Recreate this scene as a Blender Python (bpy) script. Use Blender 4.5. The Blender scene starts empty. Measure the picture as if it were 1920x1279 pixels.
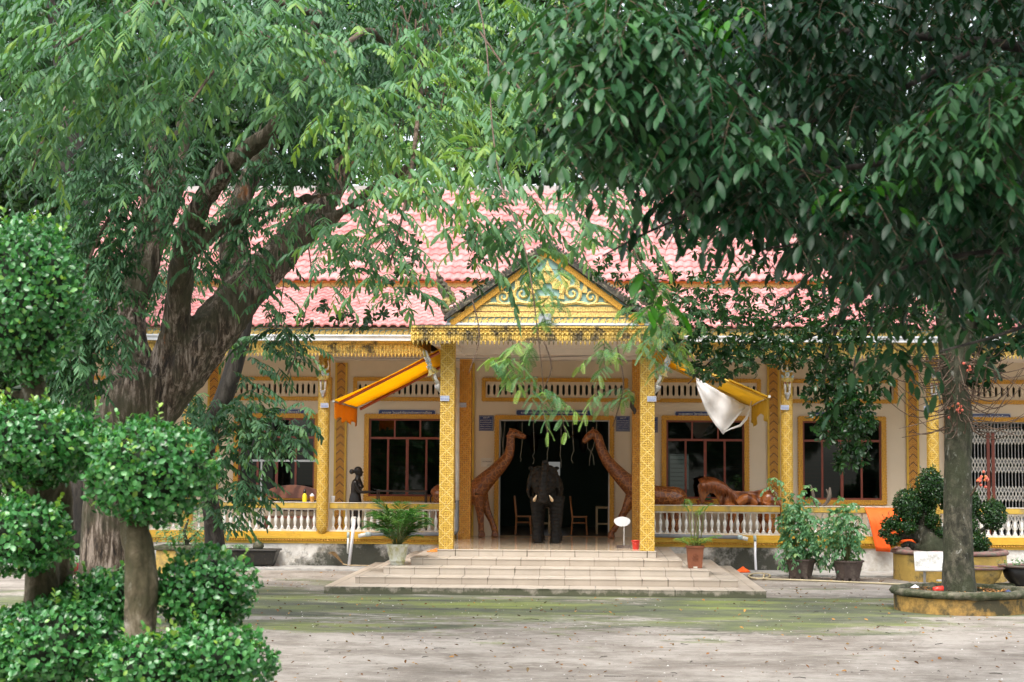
import bpy, bmesh, math, random
import numpy as np
from mathutils import Vector, Matrix, noise
R = math.radians
sc = bpy.context.scene
C = sc.collection
# ------------------------------------------------------------------ camera
FPX, CX, CY, CAMZ = 3000.0, 960.0, 639.5, 2.5          # focal length in photo pixels, photo centre, eye height
_a = Vector((139, -230.5, -FPX)).normalized()
_b = Vector((1139, -237.5, -FPX)).normalized()
_u = _b.cross(_a).normalized()
if _u.y < 0: _u = -_u
_x = _a.cross(_u).normalized()
RW = Matrix((_x, _a, _u))                               # camera -> world
cam_d = bpy.data.cameras.new('camera'); cam = bpy.data.objects.new('camera', cam_d); C.objects.link(cam)
cam.matrix_world = Matrix.Translation((0, 0, CAMZ)) @ RW.to_4x4()
cam_d.sensor_width = 36; cam_d.lens = FPX / 1920 * 36
cam_d.clip_start = .1; cam_d.clip_end = 600
cam_d.dof.use_dof = True; cam_d.dof.focus_distance = 36; cam_d.dof.aperture_fstop = 4.5
sc.camera = cam
# ------------------------------------------------------------------ light
SUN_EL, SUN_AZ = 62, 200                                # azimuth measured clockwise from +Y: sun high, behind the camera
w = bpy.data.worlds.new('World'); sc.world = w; w.use_nodes = True
nt = w.node_tree; nt.nodes.clear()
sky = nt.nodes.new('ShaderNodeTexSky'); sky.sky_type = 'NISHITA'; sky.sun_disc = False
sky.sun_elevation = R(SUN_EL); sky.sun_rotation = R(SUN_AZ); sky.air_density = 1.2; sky.dust_density = 4; sky.ozone_density = 1
hs = nt.nodes.new('ShaderNodeHueSaturation'); hs.inputs['Saturation'].default_value = .35
bg = nt.nodes.new('ShaderNodeBackground'); bg.inputs[1].default_value = .15
wo = nt.nodes.new('ShaderNodeOutputWorld')
nt.links.new(sky.outputs[0], hs.inputs['Color']); nt.links.new(hs.outputs[0], bg.inputs[0]); nt.links.new(bg.outputs[0], wo.inputs[0])
sd = bpy.data.lights.new('sun', 'SUN'); sd.energy = 1.1; sd.angle = R(40); sd.color = (1, .95, .86)
so = bpy.data.objects.new('sun', sd); C.objects.link(so)
sv = Vector((math.sin(R(SUN_AZ)) * math.cos(R(SUN_EL)), math.cos(R(SUN_AZ)) * math.cos(R(SUN_EL)), math.sin(R(SUN_EL))))
so.rotation_euler = sv.to_track_quat('Z', 'Y').to_euler(); so.location = sv * 80
sc.view_settings.view_transform = 'Standard'; sc.view_settings.look = 'None'
sc.view_settings.exposure = 1.6; sc.view_settings.gamma = 1; sc.view_settings.use_curve_mapping = False
sc.cycles.max_bounces = 7; sc.cycles.transparent_max_bounces = 12; sc.cycles.diffuse_bounces = 4; sc.cycles.glossy_bounces = 3

# ------------------------------------------------------------------ geometry of the place
def P(px, py, Y):                                       # where the sight line through a photo pixel meets the plane at depth Y
    v = RW @ Vector((px - CX, -(py - CY), -FPX)); t = Y / v.y
    return Vector((v.x * t, Y, CAMZ + v.z * t))
def G(px, py, z=0.0):                                   # ... meets the level z
    v = RW @ Vector((px - CX, -(py - CY), -FPX)); t = (z - CAMZ) / v.z
    return Vector((v.x * t, v.y * t, z))
rng = np.random.default_rng(7); rnd = random.Random(5)
# ------------------------------------------------------------------ materials
def mat(name): 
    m = bpy.data.materials.new(name); m.use_nodes = True
    return m, m.node_tree, m.node_tree.nodes['Principled BSDF']
def N(t, k, **kw):
    n = t.nodes.new(k)
    for a, b in kw.items():
        if a.startswith('_'): setattr(n, a[1:], b)
        else: n.inputs[a.replace('__', ' ')].default_value = b
    return n
def L(t, a, b): t.links.new(a, b)
def math_(t, op, a, b=None):
    n = t.nodes.new('ShaderNodeMath'); n.operation = op
    for i, v in enumerate((a, b)):
        if v is None: continue
        if hasattr(v, 'is_linked') or hasattr(v, 'links'): t.links.new(v, n.inputs[i])
        else: n.inputs[i].default_value = v
    return n.outputs[0]
def ramp(t, fac, stops, interp='LINEAR'):
    n = t.nodes.new('ShaderNodeValToRGB'); n.color_ramp.interpolation = interp
    el = n.color_ramp.elements
    while len(el) < len(stops): el.new(.5)
    for e, (p, c) in zip(el, stops):
        e.position = p; e.color = (c, c, c, 1) if isinstance(c, (int, float)) else (*c, 1)
    t.links.new(fac, n.inputs[0]); return n.outputs[0]
def mix(t, fac, a, b, mode='MIX'):
    n = t.nodes.new('ShaderNodeMix'); n.data_type = 'RGBA'; n.blend_type = mode
    for s, v in ((0, fac), (6, a), (7, b)):
        if isinstance(v, (int, float)): n.inputs[s].default_value = v
        elif isinstance(v, tuple): n.inputs[s].default_value = (*v, 1)
        else: t.links.new(v, n.inputs[s])
    return n.outputs[2]
def coords(t, scale=(1, 1, 1), obj=True):
    tc = t.nodes.new('ShaderNodeTexCoord'); mp = t.nodes.new('ShaderNodeMapping'); mp.inputs['Scale'].default_value = scale
    t.links.new(tc.outputs['Object' if obj else 'UV'], mp.inputs[0]); return mp.outputs[0]
def noise_(t, vec, scale, detail=4, rough=.55, dist=0):
    n = N(t, 'ShaderNodeTexNoise', Scale=scale, Detail=detail, Roughness=rough, Distortion=dist)
    if vec is not None: t.links.new(vec, n.inputs['Vector'])
    return n.outputs['Fac']
def bump_(t, b, h, strength=.4, dist=.02):
    n = N(t, 'ShaderNodeBump', Strength=strength, Distance=dist); t.links.new(h, n.inputs['Height']); t.links.new(n.outputs[0], b.inputs['Normal'])
def simple(name, col, rough=.6, var=.15, scale=6, dirt=None, dirt_amt=.5, dirt_scale=2, bump=.0, bscale=40, metallic=0, spec=.5, stretch=(1, 1, 1)):
    m, t, b = mat(name); v = coords(t, stretch)
    n1 = noise_(t, v, scale, 5)
    lo = tuple(c * (1 - var) for c in col); hi = tuple(min(1, c * (1 + var)) for c in col)
    c = ramp(t, n1, [(.3, lo), (.7, hi)])
    if dirt is not None:
        n2 = noise_(t, v, dirt_scale, 8, .68)
        f = ramp(t, n2, [(1 - dirt_amt - .08, 0), (1 - dirt_amt + .12, 1)])
        c = mix(t, f, c, dirt)
    L(t, c, b.inputs['Base Color'])
    b.inputs['Roughness'].default_value = rough; b.inputs['Metallic'].default_value = metallic
    b.inputs['Specular IOR Level'].default_value = spec
    if bump: bump_(t, b, noise_(t, v, bscale, 6, .65), bump, .02)
    return m
# ------------------------------------------------------------------ scene graph
def world_loc(o):
    v = Vector((0, 0, 0))
    while o is not None: v = v + o.location; o = o.parent
    return v
def tag(o, label, cat, group=None, kind=None):
    if kind: o['kind'] = kind
    else: o['label'] = label; o['category'] = cat
    if group: o['group'] = group
    return o
def thing(name, label, cat, loc=(0, 0, 0), group=None):
    o = bpy.data.objects.new(name, None); o.location = loc; o.empty_display_size = .2; C.objects.link(o)
    return tag(o, label, cat, group)
class MB:
    def __init__(s): s.v = []; s.f = []; s.uv = None
    def add(s, vs, fs):
        o = len(s.v); s.v.extend([tuple(p) for p in vs]); s.f.extend([tuple(i + o for i in f) for f in fs]); return s
    def box(s, a, b):
        x0, y0, z0 = (min(a[i], b[i]) for i in range(3)); x1, y1, z1 = (max(a[i], b[i]) for i in range(3))
        return s.add([(x0,y0,z0),(x1,y0,z0),(x1,y1,z0),(x0,y1,z0),(x0,y0,z1),(x1,y0,z1),(x1,y1,z1),(x0,y1,z1)],
                     [(0,3,2,1),(4,5,6,7),(0,1,5,4),(1,2,6,5),(2,3,7,6),(3,0,4,7)])
    def cbox(s, c, d): return s.box([c[i] - d[i] / 2 for i in range(3)], [c[i] + d[i] / 2 for i in range(3)])
    def tube(s, pts, rad, n=8, cap=True, sq=1.0):
        pts = [Vector(p) for p in pts]; m = len(pts)
        if isinstance(rad, (int, float)): rad = [rad] * m
        T = []
        for i in range(m):
            t = (pts[min(i + 1, m - 1)] - pts[max(i - 1, 0)])
            T.append(t.normalized() if t.length > 1e-9 else Vector((0, 0, 1)))
        ref = Vector((0, 1, 0)) if abs(T[0].y) < .9 else Vector((1, 0, 0))
        u = (ref - T[0] * ref.dot(T[0])).normalized(); vs = []; fs = []
        for i in range(m):
            u = (u - T[i] * u.dot(T[i])).normalized(); w = T[i].cross(u)
            for k in range(n):
                a = 2 * math.pi * k / n
                vs.append(pts[i] + (u * math.cos(a) * sq + w * math.sin(a)) * rad[i])
        for i in range(m - 1):
            for k in range(n):
                a, b = i * n + k, i * n + (k + 1) % n; fs.append((a, b, b + n, a + n))
        if cap: fs.append(tuple(range(n - 1, -1, -1))); fs.append(tuple((m - 1) * n + k for k in range(n)))
        return s.add(vs, fs)
    def lathe(s, prof, c=(0, 0, 0), n=16, cap=True):
        vs = []; fs = []; m = len(prof)
        for r, z in prof:
            for k in range(n):
                a = 2 * math.pi * (k + .5) / n; vs.append((c[0] + r * math.cos(a), c[1] + r * math.sin(a), c[2] + z))
        for i in range(m - 1):
            for k in range(n):
                a, b = i * n + k, i * n + (k + 1) % n; fs.append((a, b, b + n, a + n))
        if cap: fs.append(tuple(range(n - 1, -1, -1))); fs.append(tuple((m - 1) * n + k for k in range(n)))
        return s.add(vs, fs)
    def ell(s, c, r, n=10, m=7, rot=None):
        vs = []; fs = []
        for i in range(m + 1):
            th = math.pi * i / m
            for k in range(n):
                a = 2 * math.pi * k / n
                p = Vector((r[0] * math.sin(th) * math.cos(a), r[1] * math.sin(th) * math.sin(a), r[2] * math.cos(th)))
                if rot is not None: p = rot @ p
                vs.append((c[0] + p.x, c[1] + p.y, c[2] + p.z))
        for i in range(m):
            for k in range(n):
                a, b = i * n + k, i * n + (k + 1) % n; fs.append((a, a + n, b + n, b))
        return s.add(vs, fs)
    def prism(s, poly, y0, y1):                         # outline in x-z, thickness in y
        n = len(poly); vs = [(x, y0, z) for x, z in poly] + [(x, y1, z) for x, z in poly]
        fs = [tuple(range(n)), tuple(range(2 * n - 1, n - 1, -1))] + [((i + 1) % n, i, i + n, (i + 1) % n + n) for i in range(n)]
        return s.add(vs, fs)
    def ring(s, outer, inner, y0, y1):                  # frame between two outlines with as many points
        n = len(outer); vs = [(x, y0, z) for x, z in outer] + [(x, y0, z) for x, z in inner] + [(x, y1, z) for x, z in outer] + [(x, y1, z) for x, z in inner]
        fs = []
        for i in range(n):
            j = (i + 1) % n
            fs += [(i, j, j + n, i + n), (j, i, i + 2*n, j + 2*n), (i + n, j + n, j + 3*n, i + 3*n)]
        return s.add(vs, fs)
    def build(s, name, m, parent=None, smooth=False, origin=None, bevel=0, local=False):
        V = np.array(s.v, dtype=float)
        if parent is not None: off = np.array(world_loc(parent)); loc = (0, 0, 0)
        if origin is not None:
            o3 = np.array(origin, float)
            if parent is not None: loc = tuple(o3 - off); off = o3
            else: off = o3; loc = tuple(origin)
        elif parent is None:
            off = np.array([(V[:, 0].min() + V[:, 0].max()) / 2, (V[:, 1].min() + V[:, 1].max()) / 2, V[:, 2].min()]); loc = tuple(off)
        if local: off = np.zeros(3); loc = (0, 0, 0)
        me = bpy.data.meshes.new(name); me.from_pydata((V - off).tolist(), [], s.f); me.update()
        if m is not None: me.materials.append(m)
        o = bpy.data.objects.new(name, me); C.objects.link(o); o.location = loc
        if parent is not None: o.parent = parent
        bm = bmesh.new(); bm.from_mesh(me); bmesh.ops.recalc_face_normals(bm, faces=bm.faces); bm.to_mesh(me); bm.free()
        if smooth: me.polygons.foreach_set('use_smooth', [True] * len(me.polygons))
        if bevel:
            md = o.modifiers.new('bevel', 'BEVEL'); md.width = bevel; md.segments = 2; md.limit_method = 'ANGLE'; md.angle_limit = R(40)
        return o
def dup(o, dx=(0, 0, 0), parent=None):
    c = o.copy(); C.objects.link(c); c.location = Vector(o.location) + Vector(dx)
    if parent is not None: c.parent = parent
    for ch in list(o.children): dup(ch, (0, 0, 0), c)
    return c
def fuse(o, voxel=.02, smooth=2, it=None):              # one continuous skin out of overlapping volumes
    me0 = o.data; md = o.modifiers.new('r', 'REMESH'); md.mode = 'VOXEL'; md.voxel_size = voxel
    ms = o.modifiers.new('s', 'SMOOTH'); ms.factor = .5; ms.iterations = smooth
    dg = bpy.context.evaluated_depsgraph_get(); dg.update()
    me = bpy.data.meshes.new_from_object(o.evaluated_get(dg)); o.modifiers.clear()
    mats = [x for x in me0.materials]; o.data = me
    if not me.materials:
        for x in mats: me.materials.append(x)
    me.polygons.foreach_set('use_smooth', [True] * len(me.polygons)); return o
def fastmesh(name, V, F, m, parent=None, tint=None, smooth=True):
    V = np.asarray(V, np.float32); F = np.asarray(F, np.int32); k = F.shape[1]
    if parent is not None: off = np.array(world_loc(parent), np.float32); loc = (0, 0, 0)
    else: off = np.array([(V[:, 0].min() + V[:, 0].max()) / 2, (V[:, 1].min() + V[:, 1].max()) / 2, V[:, 2].min()], np.float32); loc = tuple(float(x) for x in off)
    me = bpy.data.meshes.new(name); V = V - off
    me.vertices.add(len(V)); me.vertices.foreach_set('co', V.ravel())
    me.loops.add(F.size); me.loops.foreach_set('vertex_index', F.ravel())
    me.polygons.add(len(F)); me.polygons.foreach_set('loop_start', np.arange(0, F.size, k, dtype=np.int32))
    try: me.polygons.foreach_set('loop_total', np.full(len(F), k, np.int32))
    except Exception: pass
    if smooth: me.polygons.foreach_set('use_smooth', np.ones(len(F), bool))
    me.update(calc_edges=True); me.materials.append(m)
    if tint is not None:
        at = me.attributes.new('tint', 'FLOAT', 'POINT'); at.data.foreach_set('value', np.asarray(tint, np.float32))
    o = bpy.data.objects.new(name, me); C.objects.link(o); o.location = loc
    if parent is not None: o.parent = parent
    return o
def text_mesh(txt, width, height, m, name='lettering', parent=None, loc=(0, 0, 0), align='CENTER'):
    cu = bpy.data.curves.new('t', 'FONT'); cu.body = txt; cu.align_x = 'LEFT'; cu.align_y = 'BOTTOM'; cu.size = 1; cu.resolution_u = 2
    o = bpy.data.objects.new('t', cu); C.objects.link(o)
    dg = bpy.context.evaluated_depsgraph_get(); dg.update()
    me = bpy.data.meshes.new_from_object(o.evaluated_get(dg)); bpy.data.objects.remove(o); bpy.data.curves.remove(cu)
    n = len(me.vertices); co = np.empty(n * 3, np.float32); me.vertices.foreach_get('co', co); co = co.reshape(-1, 3)
    mn, mx = co.min(0), co.max(0); s = min(width / max(mx[0] - mn[0], 1e-6), height / max(mx[1] - mn[1], 1e-6))
    sx = width / (mx[0] - mn[0]) if s * (mx[0] - mn[0]) > width * .6 else s
    out = np.zeros_like(co); out[:, 0] = (co[:, 0] - (mn[0] + mx[0]) / 2) * sx; out[:, 2] = (co[:, 1] - (mn[1] + mx[1]) / 2) * min(height / (mx[1] - mn[1]), sx * 1.5)
    me.vertices.foreach_set('co', out.ravel()); me.materials.clear(); me.materials.append(m); me.update(); me.name = name
    ob = bpy.data.objects.new(name, me); C.objects.link(ob); ob.parent = parent; ob.location = loc
    return ob
# ------------------------------------------------------------------ the materials of the place
def gold_lattice(name, pw, ph, base, line, groove, round_r=None, chevron=False):
    m, t, b = mat(name); tc = N(t, 'ShaderNodeTexCoord'); sp = N(t, 'ShaderNodeSeparateXYZ'); L(t, tc.outputs['Object'], sp.inputs[0])
    if round_r:
        x = math_(t, 'MULTIPLY', math_(t, 'ARCTAN2', sp.outputs[1], sp.outputs[0]), round_r)
    else:
        x = math_(t, 'ADD', sp.outputs[0], sp.outputs[1])
    u = math_(t, 'DIVIDE', x, pw); v = math_(t, 'DIVIDE', sp.outputs[2], ph)
    if chevron:
        u = math_(t, 'DIVIDE', sp.outputs[0], pw)
        w_ = math_(t, 'PINGPONG', math_(t, 'ADD', u, .5), .5)
        f = math_(t, 'FRACT', math_(t, 'SUBTRACT', v, w_))
        d = math_(t, 'ABSOLUTE', math_(t, 'SUBTRACT', f, .5))
        lines = math_(t, 'GREATER_THAN', d, .43)
        nest = math_(t, 'SINE', math_(t, 'MULTIPLY', f, 25))
    else:
        a = math_(t, 'FRACT', math_(t, 'ADD', u, v)); c = math_(t, 'FRACT', math_(t, 'SUBTRACT', u, v))
        da = math_(t, 'ABSOLUTE', math_(t, 'SUBTRACT', a, .5)); dc = math_(t, 'ABSOLUTE', math_(t, 'SUBTRACT', c, .5))
        mx = math_(t, 'MAXIMUM', da, dc)
        lines = math_(t, 'GREATER_THAN', mx, .45)
        nest = math_(t, 'MULTIPLY', math_(t, 'SINE', math_(t, 'MULTIPLY', a, 19)), math_(t, 'SINE', math_(t, 'MULTIPLY', c, 19)))
    vo = N(t, 'ShaderNodeTexVoronoi', Scale=38); L(t, tc.outputs['Object'], vo.inputs['Vector'])
    em = math_(t, 'ADD', math_(t, 'MULTIPLY', nest, .35), vo.outputs['Distance'])
    c1 = ramp(t, em, [(.1, groove), (.45, base), (.8, tuple(min(1, q * 1.15) for q in base))])
    c2 = mix(t, lines, c1, line)
    n2 = noise_(t, tc.outputs['Object'], 2.2, 8, .7); zf = sp.outputs[2]
    low = ramp(t, math_(t, 'SUBTRACT', n2, math_(t, 'MULTIPLY', zf, .35)), [(.42, 0), (.56, 1)])
    c3 = mix(t, math_(t, 'MULTIPLY', low, .6), c2, (.10, .085, .05))
    n3 = noise_(t, tc.outputs['Object'], 26, 3, .6)
    c3 = mix(t, ramp(t, n3, [(.62, 0), (.72, .5)]), c3, (.75, .66, .45))
    L(t, c3, b.inputs['Base Color']); b.inputs['Roughness'].default_value = .5
    h = math_(t, 'ADD', math_(t, 'MULTIPLY', lines, .8), em)
    bump_(t, b, h, .6, .012); return m
M = {}
GB, GL_, GG = (.50, .31, .04), (.62, .43, .12), (.26, .13, .012)
M['column'] = gold_lattice('gilded column relief', .287, .29, GB, GL_, GG, .15)
M['pillar'] = gold_lattice('gilded pillar relief', .30, .29, GB, GL_, GG)
M['pillar_in'] = gold_lattice('ochre pillar relief', .30, .29, (.50, .22, .018), (.56, .29, .04), (.24, .09, .01))
M['pilaster'] = gold_lattice('ochre chevron panel', .21, .20, (.46, .21, .02), (.10, .045, .012), (.28, .11, .01), None, True)
def gold_relief(name, base, groove, sc1=55, dirt=.3, dz=None):
    m, t, b = mat(name); v = coords(t)
    vo = N(t, 'ShaderNodeTexVoronoi', Scale=sc1); L(t, v, vo.inputs['Vector'])
    wv = N(t, 'ShaderNodeTexWave', Scale=9, Distortion=9, Detail=3); L(t, v, wv.inputs['Vector'])
    h = math_(t, 'ADD', vo.outputs['Distance'], math_(t, 'MULTIPLY', wv.outputs['Fac'], .5))
    c = ramp(t, h, [(.25, groove), (.6, base), (1, tuple(min(1, q * 1.25) for q in base))])
    n2 = noise_(t, v, 3.1, 9, .72)
    c = mix(t, ramp(t, n2, [(1 - dirt - .06, 0), (1 - dirt + .07, .92)]), c, (.035, .032, .025))
    L(t, c, b.inputs['Base Color']); b.inputs['Roughness'].default_value = .55; bump_(t, b, h, .5, .012); return m
M['gold'] = gold_relief('gold relief paint', (.58, .36, .045), (.30, .15, .015), 60, .18)
M['gold_frame'] = gold_relief('ochre frame relief', (.50, .25, .02), (.27, .11, .01), 48, .08)
M['gold_fringe'] = gold_relief('weathered gold fringe', (.66, .47, .12), (.32, .17, .025), 34, .44)
M['gold_black'] = gold_relief('blackened gold fringe', (.58, .39, .08), (.22, .12, .02), 30, .50)
M['gold_pale'] = gold_relief('pale gold relief', (.60, .43, .13), (.30, .15, .02), 26, .2)
M['gold_plain'] = simple('gold paint', (.55, .33, .03), .5, .12, 5, (.13, .09, .03), .34, 3)
M['rail_top'] = simple('worn yellow rail paint', (.53, .35, .05), .6, .15, 4, (.16, .13, .08), .42, 2.2, stretch=(1, 1, .6))
M['rail_chip'] = simple('chipped whitewash', (.66, .62, .56), .8, .2, 8, (.45, .33, .08), .4, 4)
M['white_band'] = simple('whitewashed moulding', (.66, .68, .70), .7, .08, 3, (.32, .33, .33), .38, 2.5)
M['baluster'] = simple('white baluster paint', (.66, .66, .63), .6, .1, 9, (.36, .27, .2), .40, 7)
M['blue'] = simple('pale blue paint', (.42, .60, .62), .6, .1, 9)
M['serpent'] = gold_relief('lichened gold serpent', (.40, .30, .09), (.12, .08, .02), 22, .58)
M['wood_mane'] = simple('carved mane wood', (.20, .055, .012), .35, .4, 20)
M['turq'] = simple('turquoise tympanum', (.24, .40, .36), .6, .1, 4)
M['red_line'] = simple('dark red paint', (.16, .02, .015), .6)
M['orange_line'] = simple('orange paint', (.60, .20, .02), .6)
M['mossy'] = simple('black lichened cement', (.045, .04, .032), .9, .5, 14, (.30, .26, .17), .42, 12, .8, 50)
M['cement'] = simple('grey cement', (.36, .35, .33), .85, .15, 5, (.16, .15, .13), .4, 3)
def wall_mat():
    m, t, b = mat('cream wall paint'); v = coords(t)
    n1 = noise_(t, v, 1.2, 6, .6); c = ramp(t, n1, [(.3, (.60, .50, .365)), (.7, (.66, .555, .415))])
    n2 = noise_(t, v, 5, 9, .75); c = mix(t, ramp(t, n2, [(.62, 0), (.8, .3)]), c, (.45, .33, .2))
    L(t, c, b.inputs['Base Color']); b.inputs['Roughness'].default_value = .75
    bump_(t, b, noise_(t, v, 90, 3), .08, .01); return m
M['wall'] = wall_mat()
M['ceiling'] = simple('ceiling panels', (.66, .60, .54), .8, .06, 2)
def plinth_mat():
    m, t, b = mat('mouldy whitewashed plinth'); v = coords(t, (1, 1, 1)); tc = N(t, 'ShaderNodeTexCoord'); sp = N(t, 'ShaderNodeSeparateXYZ'); L(t, tc.outputs['Object'], sp.inputs[0])
    n0 = noise_(t, v, 7, 6, .6); c = ramp(t, n0, [(.3, (.48, .45, .41)), (.7, (.66, .64, .60))])
    n3 = noise_(t, v, 3.2, 9, .75); c = mix(t, ramp(t, n3, [(.5, 0), (.62, .75)]), c, (.40, .34, .26))
    # mould creeps up from the splash line and gathers beside the steps, where the roof drains
    dx = math_(t, 'ABSOLUTE', math_(t, 'SUBTRACT', math_(t, 'ABSOLUTE', sp.outputs[0]), 4.6))
    near = math_(t, 'MULTIPLY', math_(t, 'SUBTRACT', 2.3, dx), .16)
    f = math_(t, 'ADD', math_(t, 'SUBTRACT', noise_(t, v, 2.4, 10, .72), math_(t, 'MULTIPLY', sp.outputs[2], .32)), math_(t, 'MAXIMUM', near, -.05))
    c = mix(t, ramp(t, f, [(.50, 0), (.60, .6), (.72, .97)]), c, (.035, .036, .024))
    L(t, c, b.inputs['Base Color']); b.inputs['Roughness'].default_value = .9; bump_(t, b, noise_(t, v, 30, 8, .7), .5, .02); return m
M['plinth'] = plinth_mat()
def tile_roof():
    m, t, b = mat('faded pink roof tiles'); v = coords(t)
    oi = N(t, 'ShaderNodeAttribute', _attribute_name='tint')
    c = ramp(t, oi.outputs['Fac'], [(0, (.38, .105, .10)), (.5, (.46, .155, .15)), (1, (.52, .22, .21))])
    n = noise_(t, v, 1.3, 8, .7); c = mix(t, ramp(t, n, [(.42, 0), (.7, .5)]), c, (.40, .29, .28))
    n2 = noise_(t, coords(t, (1.6, .5, .5)), 3, 10, .78); c = mix(t, ramp(t, n2, [(.52, 0), (.66, .6)]), c, (.20, .12, .11))
    L(t, c, b.inputs['Base Color']); b.inputs['Roughness'].default_value = .55; return m
M['roof'] = tile_roof()
def floor_tile(name, col, sx, rough, joint, dirt=0):
    m, t, b = mat(name); tc = N(t, 'ShaderNodeTexCoord'); br = N(t, 'ShaderNodeTexBrick', Scale=1.0); br.offset = 0; br.squash = 1
    for k, v_ in (('Mortar Size', .006), ('Brick Width', sx), ('Row Height', sx)): br.inputs[k].default_value = v_
    br.inputs['Color1'].default_value = (*col, 1); br.inputs['Color2'].default_value = (*[c * .93 for c in col], 1); br.inputs['Mortar'].default_value = (*joint, 1)
    L(t, tc.outputs['Object'], br.inputs['Vector'])
    n2 = noise_(t, tc.outputs['Object'], 3, 8, .7)
    c = mix(t, ramp(t, n2, [(.5, 0), (.75, .5)]), br.outputs['Color'], tuple(q * .6 for q in col))
    L(t, c, b.inputs['Base Color']); b.inputs['Roughness'].default_value = rough; return m
M['floor'] = floor_tile('polished porch floor tiles', (.62, .50, .36), .5, .12, (.3, .22, .15))
def step_mat():
    m, t, b = mat('cream stair tiles'); tc = N(t, 'ShaderNodeTexCoord'); v = tc.outputs['Object']
    sp = N(t, 'ShaderNodeSeparateXYZ'); L(t, v, sp.inputs[0])
    zi = math_(t, 'FLOOR', math_(t, 'DIVIDE', math_(t, 'SUBTRACT', sp.outputs[2], .002), .14))
    off = math_(t, 'MULTIPLY', math_(t, 'SINE', math_(t, 'MULTIPLY', zi, 7.3)), .11)
    fx = math_(t, 'FRACT', math_(t, 'DIVIDE', math_(t, 'ADD', sp.outputs[0], off), .5))
    jx = math_(t, 'LESS_THAN', fx, .022)
    fy = math_(t, 'FRACT', math_(t, 'DIVIDE', sp.outputs[1], .5)); jy = math_(t, 'LESS_THAN', fy, .015)
    n1 = noise_(t, v, 2, 5); c = ramp(t, n1, [(.3, (.40, .345, .285)), (.7, (.49, .425, .355))])
    n2 = noise_(t, v, 9, 8, .7); c = mix(t, ramp(t, n2, [(.55, 0), (.75, .35)]), c, (.35, .27, .18))
    drip = noise_(t, coords(t, (9, 1, 1.2)), 1.6, 5, .6)
    jd = math_(t, 'MULTIPLY', math_(t, 'LESS_THAN', fx, .05), ramp(t, drip, [(.52, 0), (.58, 1)]))
    c = mix(t, math_(t, 'MAXIMUM', math_(t, 'MULTIPLY', jx, .75), jd), c, (.10, .085, .06)); c = mix(t, math_(t, 'MULTIPLY', jy, .35), c, (.3, .24, .18))
    moss = math_(t, 'ADD', noise_(t, v, 3.5, 9, .7), math_(t, 'MULTIPLY', math_(t, 'SUBTRACT', .137, sp.outputs[2]), 1.6))
    low = math_(t, 'LESS_THAN', sp.outputs[2], .1395)
    c = mix(t, math_(t, 'MULTIPLY', ramp(t, moss, [(.45, .1), (.62, .95)]), low), c, (.075, .08, .045))
    L(t, c, b.inputs['Base Color']); b.inputs['Roughness'].default_value = .35; return m
M['steps'] = step_mat()
M['glass'] = None
def glass_mat():
    m, t, b = mat('dark window glass'); out = t.nodes['Material Output']
    tr = N(t, 'ShaderNodeBsdfTransparent'); tr.inputs[0].default_value = (.42, .46, .44, 1)
    gl = N(t, 'ShaderNodeBsdfGlossy', Roughness=.03); gl.inputs[0].default_value = (.9, .95, .93, 1)
    fr = N(t, 'ShaderNodeFresnel', IOR=1.5); mx = N(t, 'ShaderNodeMixShader')
    L(t, math_(t, 'MULTIPLY', fr.outputs[0], 1.3), mx.inputs[0]); L(t, tr.outputs[0], mx.inputs[1]); L(t, gl.outputs[0], mx.inputs[2]); L(t, mx.outputs[0], out.inputs[0]); return m
M['glass'] = glass_mat()
M['win_wood'] = simple('reddish window frame', (.20, .045, .025), .45, .15, 8)
M['win_bar'] = simple('rusty window bars', (.16, .06, .04), .6, .2, 8)
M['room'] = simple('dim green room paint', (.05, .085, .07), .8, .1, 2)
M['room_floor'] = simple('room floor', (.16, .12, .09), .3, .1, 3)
M['dark_wood'] = simple('dark wood', (.04, .022, .014), .5, .3, 9)
M['chair_wood'] = simple('brown chair wood', (.34, .13, .04), .4, .2, 9, stretch=(1, 1, .3))
M['pale_wood'] = simple('pale wood', (.42, .30, .16), .5, .2, 9)
def carved(name, lo, hi, rough, lines=14, spec=.5):
    m, t, b = mat(name); v = coords(t)
    wv = N(t, 'ShaderNodeTexWave', Scale=.7, Distortion=14, Detail=5); wv.inputs['Detail Scale'].default_value = 1.5; L(t, v, wv.inputs['Vector'])
    c = ramp(t, wv.outputs['Fac'], [(.1, lo), (.75, hi)]); n = noise_(t, v, 5, 6); c = mix(t, ramp(t, n, [(.45, 0), (.7, .5)]), c, lo)
    L(t, c, b.inputs['Base Color']); b.inputs['Roughness'].default_value = rough; b.inputs['Coat Weight'].default_value = .5; b.inputs['Coat Roughness'].default_value = .15
    bump_(t, b, noise_(t, v, lines, 5), .35, .02); return m
M['wood_red'] = carved('varnished red brown wood', (.14, .035, .008), (.42, .13, .025), .25)
def giraffe_mat():
    m, t, b = mat('carved giraffe wood'); v = coords(t)
    vo = N(t, 'ShaderNodeTexVoronoi', Scale=9, _feature='DISTANCE_TO_EDGE'); L(t, v, vo.inputs['Vector'])
    e = ramp(t, vo.outputs['Distance'], [(.03, 1), (.09, 0)])
    c = mix(t, e, (.16, .045, .010), (.42, .155, .03)); n = noise_(t, v, 6, 6); c = mix(t, ramp(t, n, [(.4, 0), (.7, .6)]), c, (.30, .09, .018))
    L(t, c, b.inputs['Base Color']); b.inputs['Roughness'].default_value = .35; b.inputs['Coat Weight'].default_value = .5; b.inputs['Coat Roughness'].default_value = .2
    bump_(t, b, e, .4, .012); return m
M['giraffe'] = giraffe_mat()
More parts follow.
